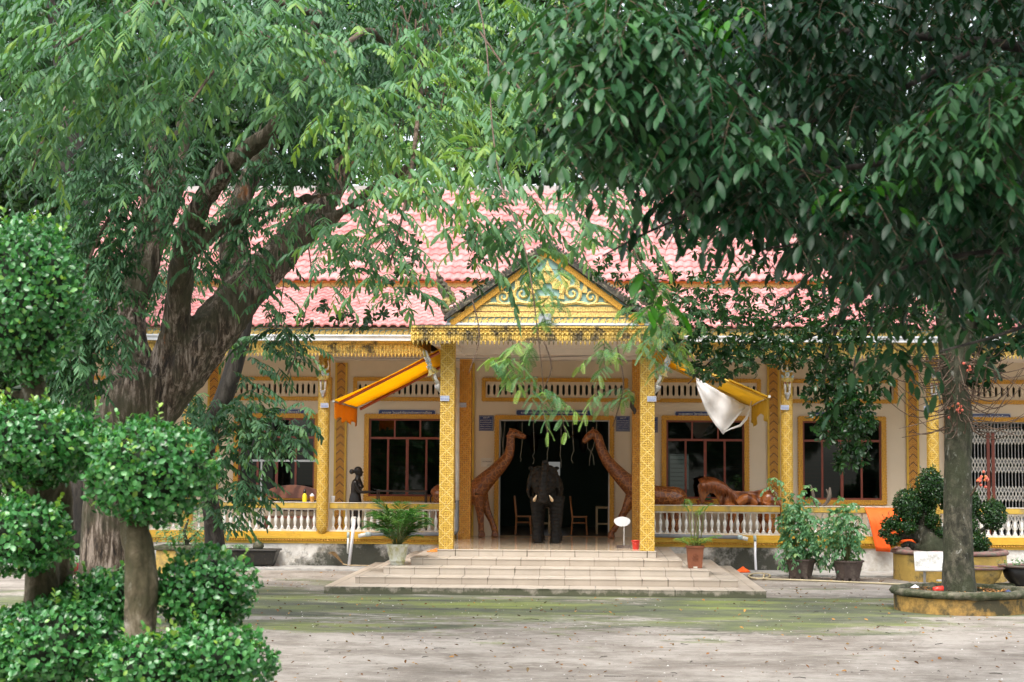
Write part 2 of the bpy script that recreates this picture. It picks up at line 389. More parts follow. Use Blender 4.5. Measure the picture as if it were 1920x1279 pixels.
def ele_mat():
    m, t, b = mat('black carved elephant wood'); v = coords(t, (1, 1, 5))
    n = noise_(t, v, 7, 7, .7, .6); c = ramp(t, n, [(.35, (.003, .0028, .0025)), (.7, (.016, .013, .010))])
    L(t, c, b.inputs['Base Color']); b.inputs['Roughness'].default_value = .42; b.inputs['Specular IOR Level'].default_value = .2; bump_(t, b, n, .7, .03); return m
M['elephant'] = ele_mat()
M['ivory'] = simple('painted ivory', (.78, .62, .42), .35, .08, 8)
M['bronze'] = simple('black polished wood', (.014, .011, .010), .3, .3, 8)
M['horn'] = simple('dark horn', (.03, .022, .018), .4, .3, 12)
M['antler'] = simple('grey brown antler', (.11, .085, .065), .6, .3, 20)
M['sign_blue'] = simple('navy enamel', (.012, .03, .13), .35, .1, 5)
M['sign_edge'] = simple('grey white enamel border', (.42, .42, .42), .4, .1, 5)
M['letter'] = simple('cream lettering', (.75, .73, .68), .5)
M['letter_blue'] = simple('blue lettering', (.03, .06, .30), .5)
M['plaque'] = simple('white plaque', (.50, .54, .64), .4)
M['paper'] = simple('paper notice', (.62, .58, .50), .8)
M['pvc'] = simple('grey pvc pipe', (.19, .21, .23), .45, .1, 5, (.3, .29, .26), .35, 6)
M['pvc_w'] = simple('off white pvc', (.62, .62, .58), .45, .08, 6, (.35, .32, .27), .3, 9)
M['pvc_b'] = simple('blue grey pvc socket', (.36, .46, .47), .45, .08, 6)
M['tube_w'] = simple('white tube', (.76, .76, .80), .3, .04, 6)
M['steel'] = simple('grey painted steel', (.28, .29, .29), .5, .1, 9)
M['red_plastic'] = simple('red plastic', (.62, .035, .022), .35, .08, 5)
M['orange_cloth'] = simple('saffron cloth', (.95, .12, .008), .75, .08, 3)
def awn(name, col, tl=.35):
    m, t, b = mat(name); v = coords(t); n = noise_(t, v, 3, 6, .65)
    c = ramp(t, n, [(.3, tuple(q * .85 for q in col)), (.7, col)]); L(t, c, b.inputs['Base Color']); b.inputs['Roughness'].default_value = .6
    out = t.nodes['Material Output']; tl_ = N(t, 'ShaderNodeBsdfTranslucent'); L(t, c, tl_.inputs[0]); mx = N(t, 'ShaderNodeMixShader', Fac=tl)
    L(t, b.outputs[0], mx.inputs[1]); L(t, tl_.outputs[0], mx.inputs[2]); L(t, mx.outputs[0], out.inputs[0])
    bump_(t, b, noise_(t, coords(t, (2, 2, 1)), 8, 3), .3, .02); return m
M['awning'] = awn('yellow awning fabric', (.95, .60, .02), .7)
M['awning_old'] = awn('faded yellow awning fabric', (.70, .50, .08), .6)
M['awning_white'] = awn('torn white fabric', (.86, .86, .87), .4)
M['awning_orange'] = awn('orange valance fabric', (.90, .40, .02), .55)
M['awn_bar'] = simple('red brown awning bar', (.33, .07, .02), .5)
M['pot_white'] = simple('mossy white pot', (.62, .62, .54), .6, .1, 9, (.36, .34, .12), .46, 10, .5, 30, stretch=(1, 1, .5))
M['pot_brown'] = simple('brown terracotta pot', (.22, .07, .03), .6, .12, 7, (.4, .3, .24), .2, 8)
M['pot_dark'] = simple('grey brown cement pot', (.085, .06, .05), .75, .25, 8, (.17, .14, .11), .4, 5, .4, 30)
M['pot_black'] = simple('black glazed bonsai tray', (.018, .016, .014), .45, .4, 8, (.08, .07, .04), .38, 7, .3, 30)
M['planter'] = simple('stained ochre planter', (.50, .33, .08), .8, .18, 3, (.10, .085, .045), .44, 3.1, .3, 30)
M['planter_ring'] = simple('mossy ochre tree ring', (.48, .28, .07), .85, .25, 4, (.06, .052, .026), .54, 2.6, .5, 30)
M['ring_top'] = simple('mossy cement coping', (.15, .135, .095), .9, .3, 8, (.035, .042, .016), .56, 5, .9, 30)
M['rim_pink'] = simple('pink worn planter rim', (.27, .12, .11), .85, .3, 8, (.17, .155, .12), .52, 7, .5, 30)
M['soil'] = simple('soil', (.07, .045, .03), .95, .4, 25, (.25, .2, .15), .35, 30, .8, 50)
M['hose'] = simple('yellowish hose', (.50, .42, .26), .45, .1, 6)
M['sandal_o'] = simple('orange rubber', (.75, .30, .05), .6)
M['sandal_k'] = simple('black rubber', (.02, .02, .02), .5)
M['sandal_b'] = simple('blue rubber', (.03, .20, .30), .5)
M['straw'] = simple('broom straw', (.20, .12, .05), .9, .3, 30)
M['bench'] = carved('worn red brown bench', (.12, .035, .02), (.30, .11, .06), .5)
M['yellow_pl'] = simple('yellow plastic', (.80, .62, .02), .35)
M['clear_cup'] = simple('milky cup', (.66, .68, .72), .2)
M['tea'] = simple('orange drink', (.62, .30, .05), .2)
M['string'] = simple('pale string', (.36, .34, .28), .7)
M['skin_white'] = simple('white painted plaster', (.72, .70, .66), .6, .06, 8, (.3, .27, .22), .28, 14)
M['robe_y'] = simple('faded yellow costume', (.56, .42, .12), .6, .3, 18, (.36, .47, .5), .4, 14)
M['robe_b'] = simple('pale blue costume', (.35, .47, .53), .6, .15, 12, (.56, .42, .12), .3, 20)
M['robe_r'] = simple('faded red costume', (.48, .17, .13), .6, .15, 12)
def ground_mat():
    m, t, b = mat('mossy concrete yard'); tc = N(t, 'ShaderNodeTexCoord'); v = tc.outputs['Object']; sp = N(t, 'ShaderNodeSeparateXYZ'); L(t, v, sp.inputs[0])
    n1 = noise_(t, coords(t, (.75, 1, 1)), .6, 14, .78); c = ramp(t, n1, [(.36, (.11, .093, .075)), (.46, (.205, .178, .15)), (.58, (.33, .298, .262))])
    n5 = noise_(t, coords(t, (.8, 1.2, 1)), 1.3, 12, .8); c = mix(t, ramp(t, n5, [(.53, 0), (.57, .55), (.65, .75)]), c, (.15, .125, .10))
    n6 = noise_(t, coords(t, (.6, 1.5, 1)), 4, 12, .85); c = mix(t, ramp(t, n6, [(.54, 0), (.62, .7)]), c, (.42, .39, .355))
    n7 = noise_(t, coords(t, (.7, 1.6, 1)), 14, 8, .85); c = mix(t, ramp(t, n7, [(.56, 0), (.64, .7)]), c, (.13, .11, .09))
    # moss lives in the damp band in front of the steps and round the planters
    Y = sp.outputs[1]; X = sp.outputs[0]
    band = math_(t, 'SUBTRACT', .27, math_(t, 'MULTIPLY', math_(t, 'ABSOLUTE', math_(t, 'SUBTRACT', Y, 28.4)), .062))
    band = math_(t, 'MAXIMUM', band, -.32)
    xr = math_(t, 'MULTIPLY', math_(t, 'MAXIMUM', math_(t, 'SUBTRACT', math_(t, 'ABSOLUTE', math_(t, 'SUBTRACT', X, -.5)), 5.5), 0), -.03)
    nm = noise_(t, coords(t, (.42, 1, 1)), .55, 13, .76, .3)
    nm = math_(t, 'ADD', math_(t, 'MULTIPLY', math_(t, 'SUBTRACT', nm, .5), 1.5), .53)
    f = math_(t, 'ADD', math_(t, 'ADD', nm, band), xr)
    f = math_(t, 'ADD', f, math_(t, 'MULTIPLY', math_(t, 'SUBTRACT', noise_(t, v, 4, 8, .8), .5), .25))
    n3 = noise_(t, coords(t, (.3, 1, 1)), 1.1, 8, .7); mc = ramp(t, n3, [(.40, (.032, .042, .024)), (.50, (.075, .095, .033)), (.62, (.15, .19, .03))])
    c = mix(t, ramp(t, f, [(.55, 0), (.60, .62), (.72, .9)]), c, mc)
    vo = N(t, 'ShaderNodeTexVoronoi', Scale=.16, _feature='DISTANCE_TO_EDGE')
    wn = N(t, 'ShaderNodeTexNoise', Scale=1.2, Detail=6); L(t, v, wn.inputs['Vector']); ad = N(t, 'ShaderNodeVectorMath', _operation='ADD'); sc_ = N(t, 'ShaderNodeVectorMath', _operation='SCALE'); sc_.inputs['Scale'].default_value = .6
    L(t, wn.outputs['Color'], sc_.inputs[0]); L(t, v, ad.inputs[0]); L(t, sc_.outputs[0], ad.inputs[1]); L(t, ad.outputs[0], vo.inputs['Vector'])
    c = mix(t, ramp(t, vo.outputs['Distance'], [(.0005, .35), (.0016, 0)]), c, (.1, .09, .08))
    L(t, c, b.inputs['Base Color']); b.inputs['Roughness'].default_value = .85
    bump_(t, b, math_(t, 'ADD', noise_(t, v, 6, 10, .75), math_(t, 'MULTIPLY', n7, .3)), .5, .03); return m
M['ground'] = ground_mat()
def bark(name, cols, scale=3, vst=.25, patch=None, bump=1.0, rough=.9, moss=None):
    m, t, b = mat(name); v = coords(t, (1, 1, vst)); n = noise_(t, v, scale * 3, 10, .72, .4); c = ramp(t, n, list(zip((.40, .5, .60), cols)))
    if patch:
        n2 = noise_(t, coords(t, (1, 1, .5)), patch[1], 7, .65); c = mix(t, ramp(t, n2, [(patch[2], 0), (patch[2] + .05, .9)]), c, patch[0])
    if moss:
        n3 = noise_(t, coords(t), 1.1, 8, .7); c = mix(t, ramp(t, n3, [(.44, 0), (.56, .85)]), c, moss)
    L(t, c, b.inputs['Base Color']); b.inputs['Roughness'].default_value = rough; bump_(t, b, n, bump, .05); return m
M['bark_tam'] = bark('cracked tamarind bark', ((.012, .008, .005), (.075, .052, .032), (.30, .245, .195)), 5, .14, ((.34, .12, .035), 1.1, .62), 1.0, moss=(.05, .047, .022))
M['bark_grey'] = bark('grey lichened bark', ((.018, .018, .010), (.05, .047, .030), (.11, .10, .07)), 3, .6, ((.34, .34, .30), 11, .60), .9, moss=(.035, .042, .018))
M['bark_dark'] = bark('dark bark', ((.012, .010, .008), (.03, .024, .018), (.07, .06, .05)), 2, .3)
M['bark_fig'] = bark('smooth fig bark', ((.05, .038, .022), (.13, .10, .06), (.24, .20, .14)), 2.6, .6, ((.32, .29, .24), 8, .62), .8, moss=(.06, .055, .022))
M['twig'] = bark('brown twigs', ((.06, .035, .02), (.11, .07, .045), (.16, .11, .08)), 3)
def leaf(name, cols, rough=.42, trans=.35, spec=.5):
    m, t, b = mat(name); a = N(t, 'ShaderNodeAttribute', _attribute_name='tint')
    k = len(cols); c = ramp(t, a.outputs['Fac'], [(i / (k - 1), q) for i, q in enumerate(cols)])
    L(t, c, b.inputs['Base Color']); b.inputs['Roughness'].default_value = rough; b.inputs['Specular IOR Level'].default_value = spec
    out = t.nodes['Material Output']; tl = N(t, 'ShaderNodeBsdfTranslucent'); L(t, mix(t, 1.0, c, (1.5, 1.6, .6), 'MULTIPLY'), tl.inputs[0])
    mx = N(t, 'ShaderNodeMixShader', Fac=trans); L(t, b.outputs[0], mx.inputs[1]); L(t, tl.outputs[0], mx.inputs[2]); L(t, mx.outputs[0], out.inputs[0]); return m
M['leaf_tam'] = leaf('tamarind leaflets', [(0.0162, 0.0557, 0.0227), (0.0352, 0.0992, 0.0429), (0.0671, 0.1693, 0.0777), (0.1011, 0.2188, 0.0881), (0.1743, 0.2878, 0.049)], .5, .3, .35)
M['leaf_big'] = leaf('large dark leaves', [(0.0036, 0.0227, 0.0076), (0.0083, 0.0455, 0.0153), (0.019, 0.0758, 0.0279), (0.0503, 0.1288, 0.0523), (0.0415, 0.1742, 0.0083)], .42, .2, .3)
M['leaf_gloss'] = leaf('small glossy leaves', [(0.0082, 0.036, 0.009), (0.017, 0.06, 0.0141), (0.0306, 0.088, 0.0192), (0.0612, 0.136, 0.0256)], .3, .25)
M['leaf_fig'] = leaf('clipped fig leaves', [(0.0096, 0.0702, 0.0146), (0.0308, 0.1451, 0.0343), (0.0685, 0.234, 0.0694), (0.1165, 0.3182, 0.0898), (0.2467, 0.3931, 0.0571)], .28, .25, .6)
M['leaf_back'] = leaf('background leaves', [(0.0055, 0.022, 0.0055), (0.0132, 0.044, 0.0099), (0.0303, 0.0715, 0.0193), (0.055, 0.1045, 0.0248)], .4, .35)
M['leaf_lit'] = leaf('sunlit toned background leaves', [(0.051, 0.1544, 0.0343), (0.1147, 0.2666, 0.0689), (0.2167, 0.4068, 0.1263), (0.357, 0.561, 0.2065)], .4, .45)  # paler copy of the background leaves; sunlight is put into the colour
M['leaf_palm'] = leaf('palm fronds', [(.02, .10, .02), (.05, .16, .035), (.12, .24, .06), (.35, .36, .08)], .4, .35)
M['leaf_shrub'] = leaf('pale green shrub leaves', [(.05, .16, .07), (.11, .27, .13), (.19, .38, .20), (.34, .48, .2)], .4, .35)
M['leaf_dead'] = leaf('fallen leaves', [(.10, .04, .015), (.24, .10, .03), (.42, .22, .05), (.12, .09, .05)], .8, .1)
# ------------------------------------------------------------------ ground
g = MB(); g.box((-90, -40, -.4), (90, 120, 0)); yard = g.build('ground', M['ground'], origin=(0, 0, 0)); tag(yard, '', '', kind='structure')
k_ = MB(); k_.box((-14, 37.0, -.1), (-4.99, 38.1, .045)); k_.box((3.42, 36.6, -.1), (15, 38.1, .045))
tag(k_.build('path', M['cement'], origin=(0, 38, 0), bevel=.01), '', '', kind='structure')
# ------------------------------------------------------------------ the hall
FL, YC, YW = .70, 38.35, 40.0                           # floor level, colonnade axis, wall face
XC = -.825
hall = thing('temple_hall', 'long cream single storey hall with pink tiled roof, gilded columns and gabled porch', 'building', (XC, YC, 0))
HX0, HX1 = -13.2, 14.2
mb = MB(); mb.box((HX0, 38.1, 0), (HX1, 46.4, .57)); mb.build('plinth', M['plinth'], hall)
mb = MB()
for xa, xb in ((HX0, -3.101), (1.457, HX1)):
    for z0, z1, pr in ((.57, .612, .03), (.613, .684, .05), (.685, .745, .09), (.746, .80, .05), (.801, .85, .0)): mb.box((xa, 38.1 - pr, z0), (xb, 38.6, z1))
mb.build('plinth_moulding', M['gold_plain'], hall)
for xa, xb in ((HX0, -3.12), (1.48, HX1)):
    mb = MB(); x = xa
    while x < xb: mb.ell((x, 38.04, .65), (.030, .03, .028), 6, 4); x += .062
    mb.build('bead_moulding', M['gold_frame'], hall)
mb = MB(); mb.box((HX0, 38.6, .57), (HX1, 46.4, .699)); mb.build('corridor_floor', M['floor'], hall)
# stairs: five risers, wrapping round three sides
ST = [(33.6, -3.10, 1.456, .70), (32.85, -3.58, 1.96, .56), (32.10, -4.04, 2.44, .42), (31.35, -4.50, 2.94, .28), (30.60, -4.99, 3.40, .14)]
mb = MB()
for i, (y, x0, x1, z) in enumerate(ST):
    zb = max(0, z - .14) if i else .56
    mb.box((x0, y, zb), (x1, 38.1 - .1 if i == 0 else 38.1, z - (.004 if i == 0 else 0)))
    mb.box((x0 - .012, y - .012, z - .022), (x1 + .012, y + .05, z + .002 if i else z))
mb.build('entrance_steps', M['steps'], hall, bevel=.006)
mb = MB(); mb.box((-3.1, 33.652, .6), (1.456, 38.6, .702)); mb.build('porch_floor', M['floor'], hall)
# wall with its openings
def pw(px0, py0, px1, py1, Y=YW):
    a, b = P(px0, py0, Y), P(px1, py1, Y); return (a.x, b.z, b.x, a.z)      # x0,z0,x1,z1
def grid_wall(mb, X0, X1, Z0, Z1, holes, y0, y1):
    xs = sorted({X0, X1, *[h[0] for h in holes], *[h[2] for h in holes]}); zs = sorted({Z0, Z1, *[h[1] for h in holes], *[h[3] for h in holes]})
    for i in range(len(xs) - 1):
        run = None
        for j in range(len(zs) - 1):
            cx, cz = (xs[i] + xs[i+1]) / 2, (zs[j] + zs[j+1]) / 2
            solid = not any(h[0] < cx < h[2] and h[1] < cz < h[3] for h in holes)
            if solid and run is None: run = zs[j]
            if not solid and run is not None: mb.box((xs[i], y0, run), (xs[i+1], y1, zs[j])); run = None
        if run is not None: mb.box((xs[i], y0, run), (xs[i+1], y1, zs[-1]))
win_c = [516, 763, 1320.5, 1573]
ZW0, ZW1 = 1.66, 3.60                                   # window opening
wins = [((c - 1099) / 75 - .965, ZW0, (c - 1099) / 75 + .965, ZW1) for c in win_c]
door = (P(936, 800, YW).x, FL, P(1143, 800, YW).x, 3.59); gate = (8.95, FL, 10.86, 3.60)
vents = [((c - 1099) / 75 - hw / 75, 4.14, (c - 1099) / 75 + hw / 75, 4.54) for c, hw in [(516, 96), (763, 96), (1040, 130), (1320.5, 96), (1573, 96), (1841, 96), (255, 96)]]
mb = MB(); grid_wall(mb, HX0, HX1, .699, 6.6, wins + [door, gate] + vents, YW, YW + .2)
mb.build('wall', M['wall'], hall)
mb = MB(); mb.box((HX0, 46.2, .699), (HX0 + .2, YW + .2, 6.6)); mb.build('end_wall', M['wall'], hall); mb = MB(); mb.box((HX1 - .2, 46.2, .699), (HX1, YW + .2, 6.6)); mb.build('end_wall', M['wall'], hall)
back_holes = [pw(1256, 852, 1292, 918, 46.2), pw(1016, 866, 1050, 892, 46.2), (-7.5, 1.9, -6.3, 3.2)]
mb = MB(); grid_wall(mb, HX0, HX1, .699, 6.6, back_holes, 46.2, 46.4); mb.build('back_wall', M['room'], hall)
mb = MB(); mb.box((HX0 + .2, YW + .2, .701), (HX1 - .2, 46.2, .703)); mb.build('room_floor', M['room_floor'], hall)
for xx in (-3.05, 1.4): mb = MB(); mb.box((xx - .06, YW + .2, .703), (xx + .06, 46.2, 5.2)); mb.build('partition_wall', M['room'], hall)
mb = MB(); mb.box((HX0, 37.25, 5.06), (HX1, 46.4, 5.10)); mb.build('ceiling', M['ceiling'], hall)
mb = MB(); mb.box((-3.3, 33.15, 5.14), (1.65, 36.88, 5.18)); mb.box((-3.3, 38.2, 4.99), (1.65, 38.5, 5.058)); mb.box((-3.3, 33.3, 5.02), (-2.86, 38.1, 5.14)); mb.box((1.21, 33.3, 5.02), (1.65, 38.1, 5.14))
for q in range(1, 5): mb.box((-2.86 + q * .815, 33.2, 5.125), (-2.84 + q * .815, 36.88, 5.14))
mb.box((-3.2, 36.7, 5.0), (1.55, 36.9, 5.14))
mb.build('porch_ceiling', M['ceiling'], hall)
# scalloped frames
def scal(x0, z0, x1, z1, p=.075, amp=.022, flat=False):
    o = []; i_ = []
    def edge(ax, az, bx, bz, nx, nz, t_):
        Ln = math.hypot(bx - ax, bz - az); n = max(2, round(Ln / p)) * 4
        for k in range(n):
            f = k / n; s = abs(math.sin(math.pi * f * n / 4)) * amp
            o.append((ax + (bx - ax) * f + nx * s, az + (bz - az) * f + nz * s))
            q0x, q0z = ax - nx * t_ , az - nz * t_
            i_.append((f,))
    return o
def frame_part(rect, wd, name, m, yy=YW, th=.05, skip_bottom=False):
    x0, z0, x1, z1 = rect; X0, X1, Z0, Z1 = x0 - wd, x1 + wd, z0 - wd, z1 + wd
    outer = []; inner = []
    def run(ax, az, bx, bz, ix, iz, jx, jz, nx, nz, wavy=True):
        n = max(2, round(math.hypot(bx - ax, bz - az) / .075)) * 4
        for k in range(n):
            f = k / n; s = abs(math.sin(math.pi * k / 4)) * .02 if wavy else 0
            outer.append((ax + (bx - ax) * f + nx * s, az + (bz - az) * f + nz * s)); inner.append((ix + (jx - ix) * f, iz + (jz - iz) * f))
    if skip_bottom: Z0 = z0 + .001
    run(X0, Z1, X1, Z1, x0, z1, x1, z1, 0, 1); run(X1, Z1, X1, Z0, x1, z1, x1, z0, 1, 0)
    run(X1, Z0, X0, Z0, x1, z0, x0, z0, 0, -1, not skip_bottom); run(X0, Z0, X0, Z1, x0, z0, x0, z1, -1, 0)
    mb = MB(); mb.ring(outer, inner, yy - th, yy - .001)
    return mb.build(name, m, hall)
def wood_window(rect, leaf_open=None):
    x0, z0, x1, z1 = rect; f = frame_part(rect, .105, 'window', M['gold_frame'])
    mb = MB(); y0, y1 = YW + .03, YW + .09; t_ = .045; zt = z0 + (z1 - z0) * .735; w_ = x1 - x0
    for a in ((x0, z0, x0 + t_, z1), (x1 - t_, z0, x1, z1), (x0 + t_, z0, x1 - t_, z0 + t_), (x0 + t_, z1 - t_, x1 - t_, z1)): mb.box((a[0], y0, a[1]), (a[2], y1, a[3]))
    mb.box((x0 + t_, y0 - .01, zt), (x1 - t_, y1, zt + .055))
    for k in (1, 2): mb.box((x0 + w_ * k / 3 - .02, y0 + .003, zt + .055), (x0 + w_ * k / 3 + .02, y1, z1 - t_))
    for k, ww in ((1, .025), (2, .035), (3, .025)): mb.box((x0 + w_ * k / 4 - ww, y0 + .003, z0 + t_), (x0 + w_ * k / 4 + ww, y1, zt))
    mb.build('sash', M['win_wood'], f)
    mb = MB(); mb.box((x0 + t_, y0 + .03, z0 + t_), (x1 - t_, y0 + .034, z1 - t_)); mb.build('pane', M['glass'], f)
    mb = MB(); z = z0 + .12
    while z < z1 - .05: mb.tube([(x0 + .02, y1 + .05, z), (x1 - .02, y1 + .05, z)], .006, 5); z += .105
    for k in range(1, 4): mb.tube([(x0 + w_ * k / 4 + .12, y1 + .06, z0), (x0 + w_ * k / 4 + .12, y1 + .06, z1)], .006, 5)
    mb.build('window_bars', M['win_bar'], f)
for r_ in wins: wood_window(r_)
f = frame_part(door, .10, 'door_frame', M['gold_frame'], skip_bottom=True)
mb = MB(); x0, z0, x1, z1 = door
mb.box((x0, YW - .03, z0), (x0 + .03, YW + .19, z1)); mb.box((x1 - .03, YW - .03, z0), (x1, YW + .19, z1)); mb.box((x0 + .03, YW - .03, z1 - .03), (x1 - .03, YW + .19, z1)); mb.build('door_lining', M['sign_edge'], f)
def vent(rect):
    x0, z0, x1, z1 = rect; f = frame_part(rect, .085, 'wall_vent', M['gold_frame'])
    mb = MB(); y0, y1 = YW - .012, YW + .08; zb, zt = z0 + .055, z1 - .055
    mb.box((x0, y0, z0), (x1, y1, zb)); mb.box((x0, y0, zt), (x1, y1, z1))
    n = round((x1 - x0) / .142); p = (x1 - x0) / n
    for k in range(n + 1):
        c = x0 + k * p; a = p / 2; s = .040
        pts = [(c - a, zb), (c + a, zb), (c + s, zb + .05), (c + s, zt - .05), (c + a, zt), (c - a, zt), (c - s, zt - .05), (c - s, zb + .05)]
        pts = [(min(max(q, x0), x1), z) for q, z in pts]; mb.prism(pts, y0 + .004, y1 - .004)
    mb.build('slotted_panel', M['wall'], f)
for r_ in vents: vent(r_)
# folding lattice gate at the right end
gt = frame_part(gate, .105, 'folding_gate', M['gold_frame'], skip_bottom=True)
mb = MB(); x0, z0, x1, z1 = gate; n = 22
for k in range(n + 1):
    xx = x0 + .05 + (x1 - x0 - .1) * k / n; mb.box((xx - .011, YW + .06, z0), (xx + .011, YW + .08, z1 - .03))
mb.box((x0, YW + .02, z0), (x0 + .045, YW + .1, z1)); mb.box((x1 - .045, YW + .02, z0), (x1, YW + .1, z1)); mb.box((x0, YW + .02, z1 - .03), (x1, YW + .1, z1)); mb.build('gate_slats', M['steel'], gt)
pz = [.25, .95, 1.65, 2.35]
for zc in pz:
    mb = MB()
    for k in range(0, n):
        xa = x0 + .05 + (x1 - x0 - .1) * k / n; xb = x0 + .05 + (x1 - x0 - .1) * (k + 1) / n
        for s in (0, 1):
            za, zb = (zc, zc + .19) if (k + s) % 2 else (zc + .19, zc)
            for dz in (0, .19): mb.tube([(xa, YW + .045, FL + za + dz), (xb, YW + .045, FL + zb + dz)], .012, 4)
    mb.build('gate_lattice', M['pvc_w'], gt)
for q in (-.07, .05): mb = MB(); mb.box((9.93 + q, YW + .02, z0), (9.93 + q + .075, YW + .055, z1 - .25)); mb.build('gate_stile', M['win_wood'], gt)
# pilasters
for c in (-13.0, -9.39, -6.16, -2.95, 1.30, 4.64, 8.05, 11.5):
    p_ = MB(); p_.box((c - .155, YW - .05, FL), (c - .105, YW - .001, 5.0)); p_.box((c + .105, YW - .05, FL), (c + .155, YW - .001, 5.0)); q = p_.build('pilaster', M['gold_plain'], hall, origin=(c, YW, FL))
    p_ = MB(); p_.box((c - .105, YW - .04, FL), (c + .105, YW - .001, 5.0)); p_.build('chevron_panel', M['pilaster'], q, origin=(c, YW, FL))
# columns
col_list = []
def column(x, round_, y, m, zb, zt=5.06, w_=.30):
    mb = MB()
    if round_:
        mb.lathe([(.02, zb - .16), (.07, zb - .12), (.12, zb - .05), (.143, zb + .02), (.143, 2), (.143, 3.5), (.143, zt)], (0, 0, 0), 28)
        for i in range(len(mb.v)): mb.v[i] = (mb.v[i][0] + x, mb.v[i][1] + y, mb.v[i][2])
    else: mb.box((x - w_ / 2, y - w_ / 2, zb), (x + w_ / 2, y + w_ / 2, zt))
    o = mb.build('column', m, hall, origin=(x, y, 0)); 
    if round_:
        o.data.polygons.foreach_set('use_smooth', [True] * len(o.data.polygons))
    col_list.append(o); return o
for x in (-9.54, -6.28, 4.73, 8.14, 11.6): column(x, True, 38.10, M['column'], .95)
cfl = column(-2.93, False, 33.78, M['pillar'], .702, 5.14); cfr = column(1.28, False, 33.78, M['pillar'], .702, 5.14)
cil = column(-2.89, False, 38.35, M['pillar_in'], .702, w_=.29); cir = column(1.24, False, 38.35, M['pillar_in'], .702, w_=.29)
# bracket figures: little winged dancers that hold up the eaves
def make_figure():
    root = MB()
    def t(pts, r, m_=root): m_.tube(pts, r, 8)
    for s in (-1, 1):
        t([(s*.055, -.02, .06), (s*.06, -.05, .20), (s*.05, -.03, .36)], [.026, .034, .045]); t([(s*.055, .0, .06), (s*.06, -.10, .04)], [.026, .018])
        t([(s*.06, -.02, .60), (s*.125, -.02, .61), (s*.15, -.04, .70), (s*.12, -.02, .84)], [.03, .026, .022, .018])
    root.ell((0, -.03, .40), (.08, .055, .07)); root.ell((0, -.03, .53), (.065, .045, .10)); t([(0, -.02, .58), (0, -.03, .66)], .025)
    root.ell((0, -.04, .70), (.042, .045, .055)); root.ell((0, -.085, .695), (.009, .015, .012))
    cs = MB(); cs.lathe([(.145, .31), (.10, .36), (.08, .42), (.07, .43)], (0, -.03, 0), 12, False)
    for s in (-1, 1): cs.prism([(s*.06, .46), (s*.16, .50), (s*.17, .38), (s*.12, .33), (s*.05, .38)], -.07, -.03)
    cs.prism([(-.03, .40), (.03, .40), (.018, .20), (0, .15), (-.018, .20)], -.10, -.07)
    cs.lathe([(.06, .72), (.052, .76), (.03, .79), (.018, .82), (.004, .90)], (0, -.035, 0), 8); cs.ell((0, -.035, .59), (.085, .05, .03))
    bl = MB(); bl.ell((0, -.075, .50), (.035, .02, .03)); bl.ell((0, -.07, .56), (.05, .02, .02))
    for s in (-1, 1): bl.prism([(s*.09, .47), (s*.17, .52), (s*.165, .44), (s*.12, .41)], -.078, -.071); bl.ell((s*.08, -.05, .60), (.03, .03, .03))
    rd = MB()
    for s in (-1, 1): rd.prism([(s*.03, .38), (s*.11, .34), (s*.05, .24)], -.082, -.07)
    pd = MB(); pd.lathe([(.02, -.16), (.045, -.10), (.05, -.06), (.07, -.05), (.07, -.02), (.085, 0), (.085, .03)], (0, -.04, 0), 10)
    return root, cs, bl, rd, pd
FIG = [(m_.v, m_.f, mt, nm) for m_, mt, nm in zip(make_figure(), (M['skin_white'], M['robe_y'], M['robe_b'], M['robe_r'], M['sign_edge']), ('bracket_figure', 'figure_skirt', 'figure_sash', 'figure_apron', 'figure_pedestal'))]
fig_src = []
def figure_at(colo, dx, dy, z, rz, tilt=0, s=.88):
    Rm = Matrix.Rotation(rz, 4, 'Z') @ Matrix.Rotation(tilt, 4, 'X')
    for v, f_, mt, nm in FIG:
        me = None
        mb = MB(); mb.v = [tuple(Rm @ Vector([q * s for q in p])) for p in v]; mb.f = f_
        o = mb.build(nm, mt, colo, smooth=True, local=True); o.location = (dx, dy, z)
for c in col_list[:5]: figure_at(c, 0, -.15, 4.18, 0)
figure_at(cfl, -.16, 0, 4.12, R(-70), .42, .98); figure_at(cfr, .16, 0, 4.12, R(70), .42, .98)
figure_at(cil, -.14, -.05, 4.05, R(-60), .3); figure_at(cir, .14, -.05, 4.05, R(60), .3)
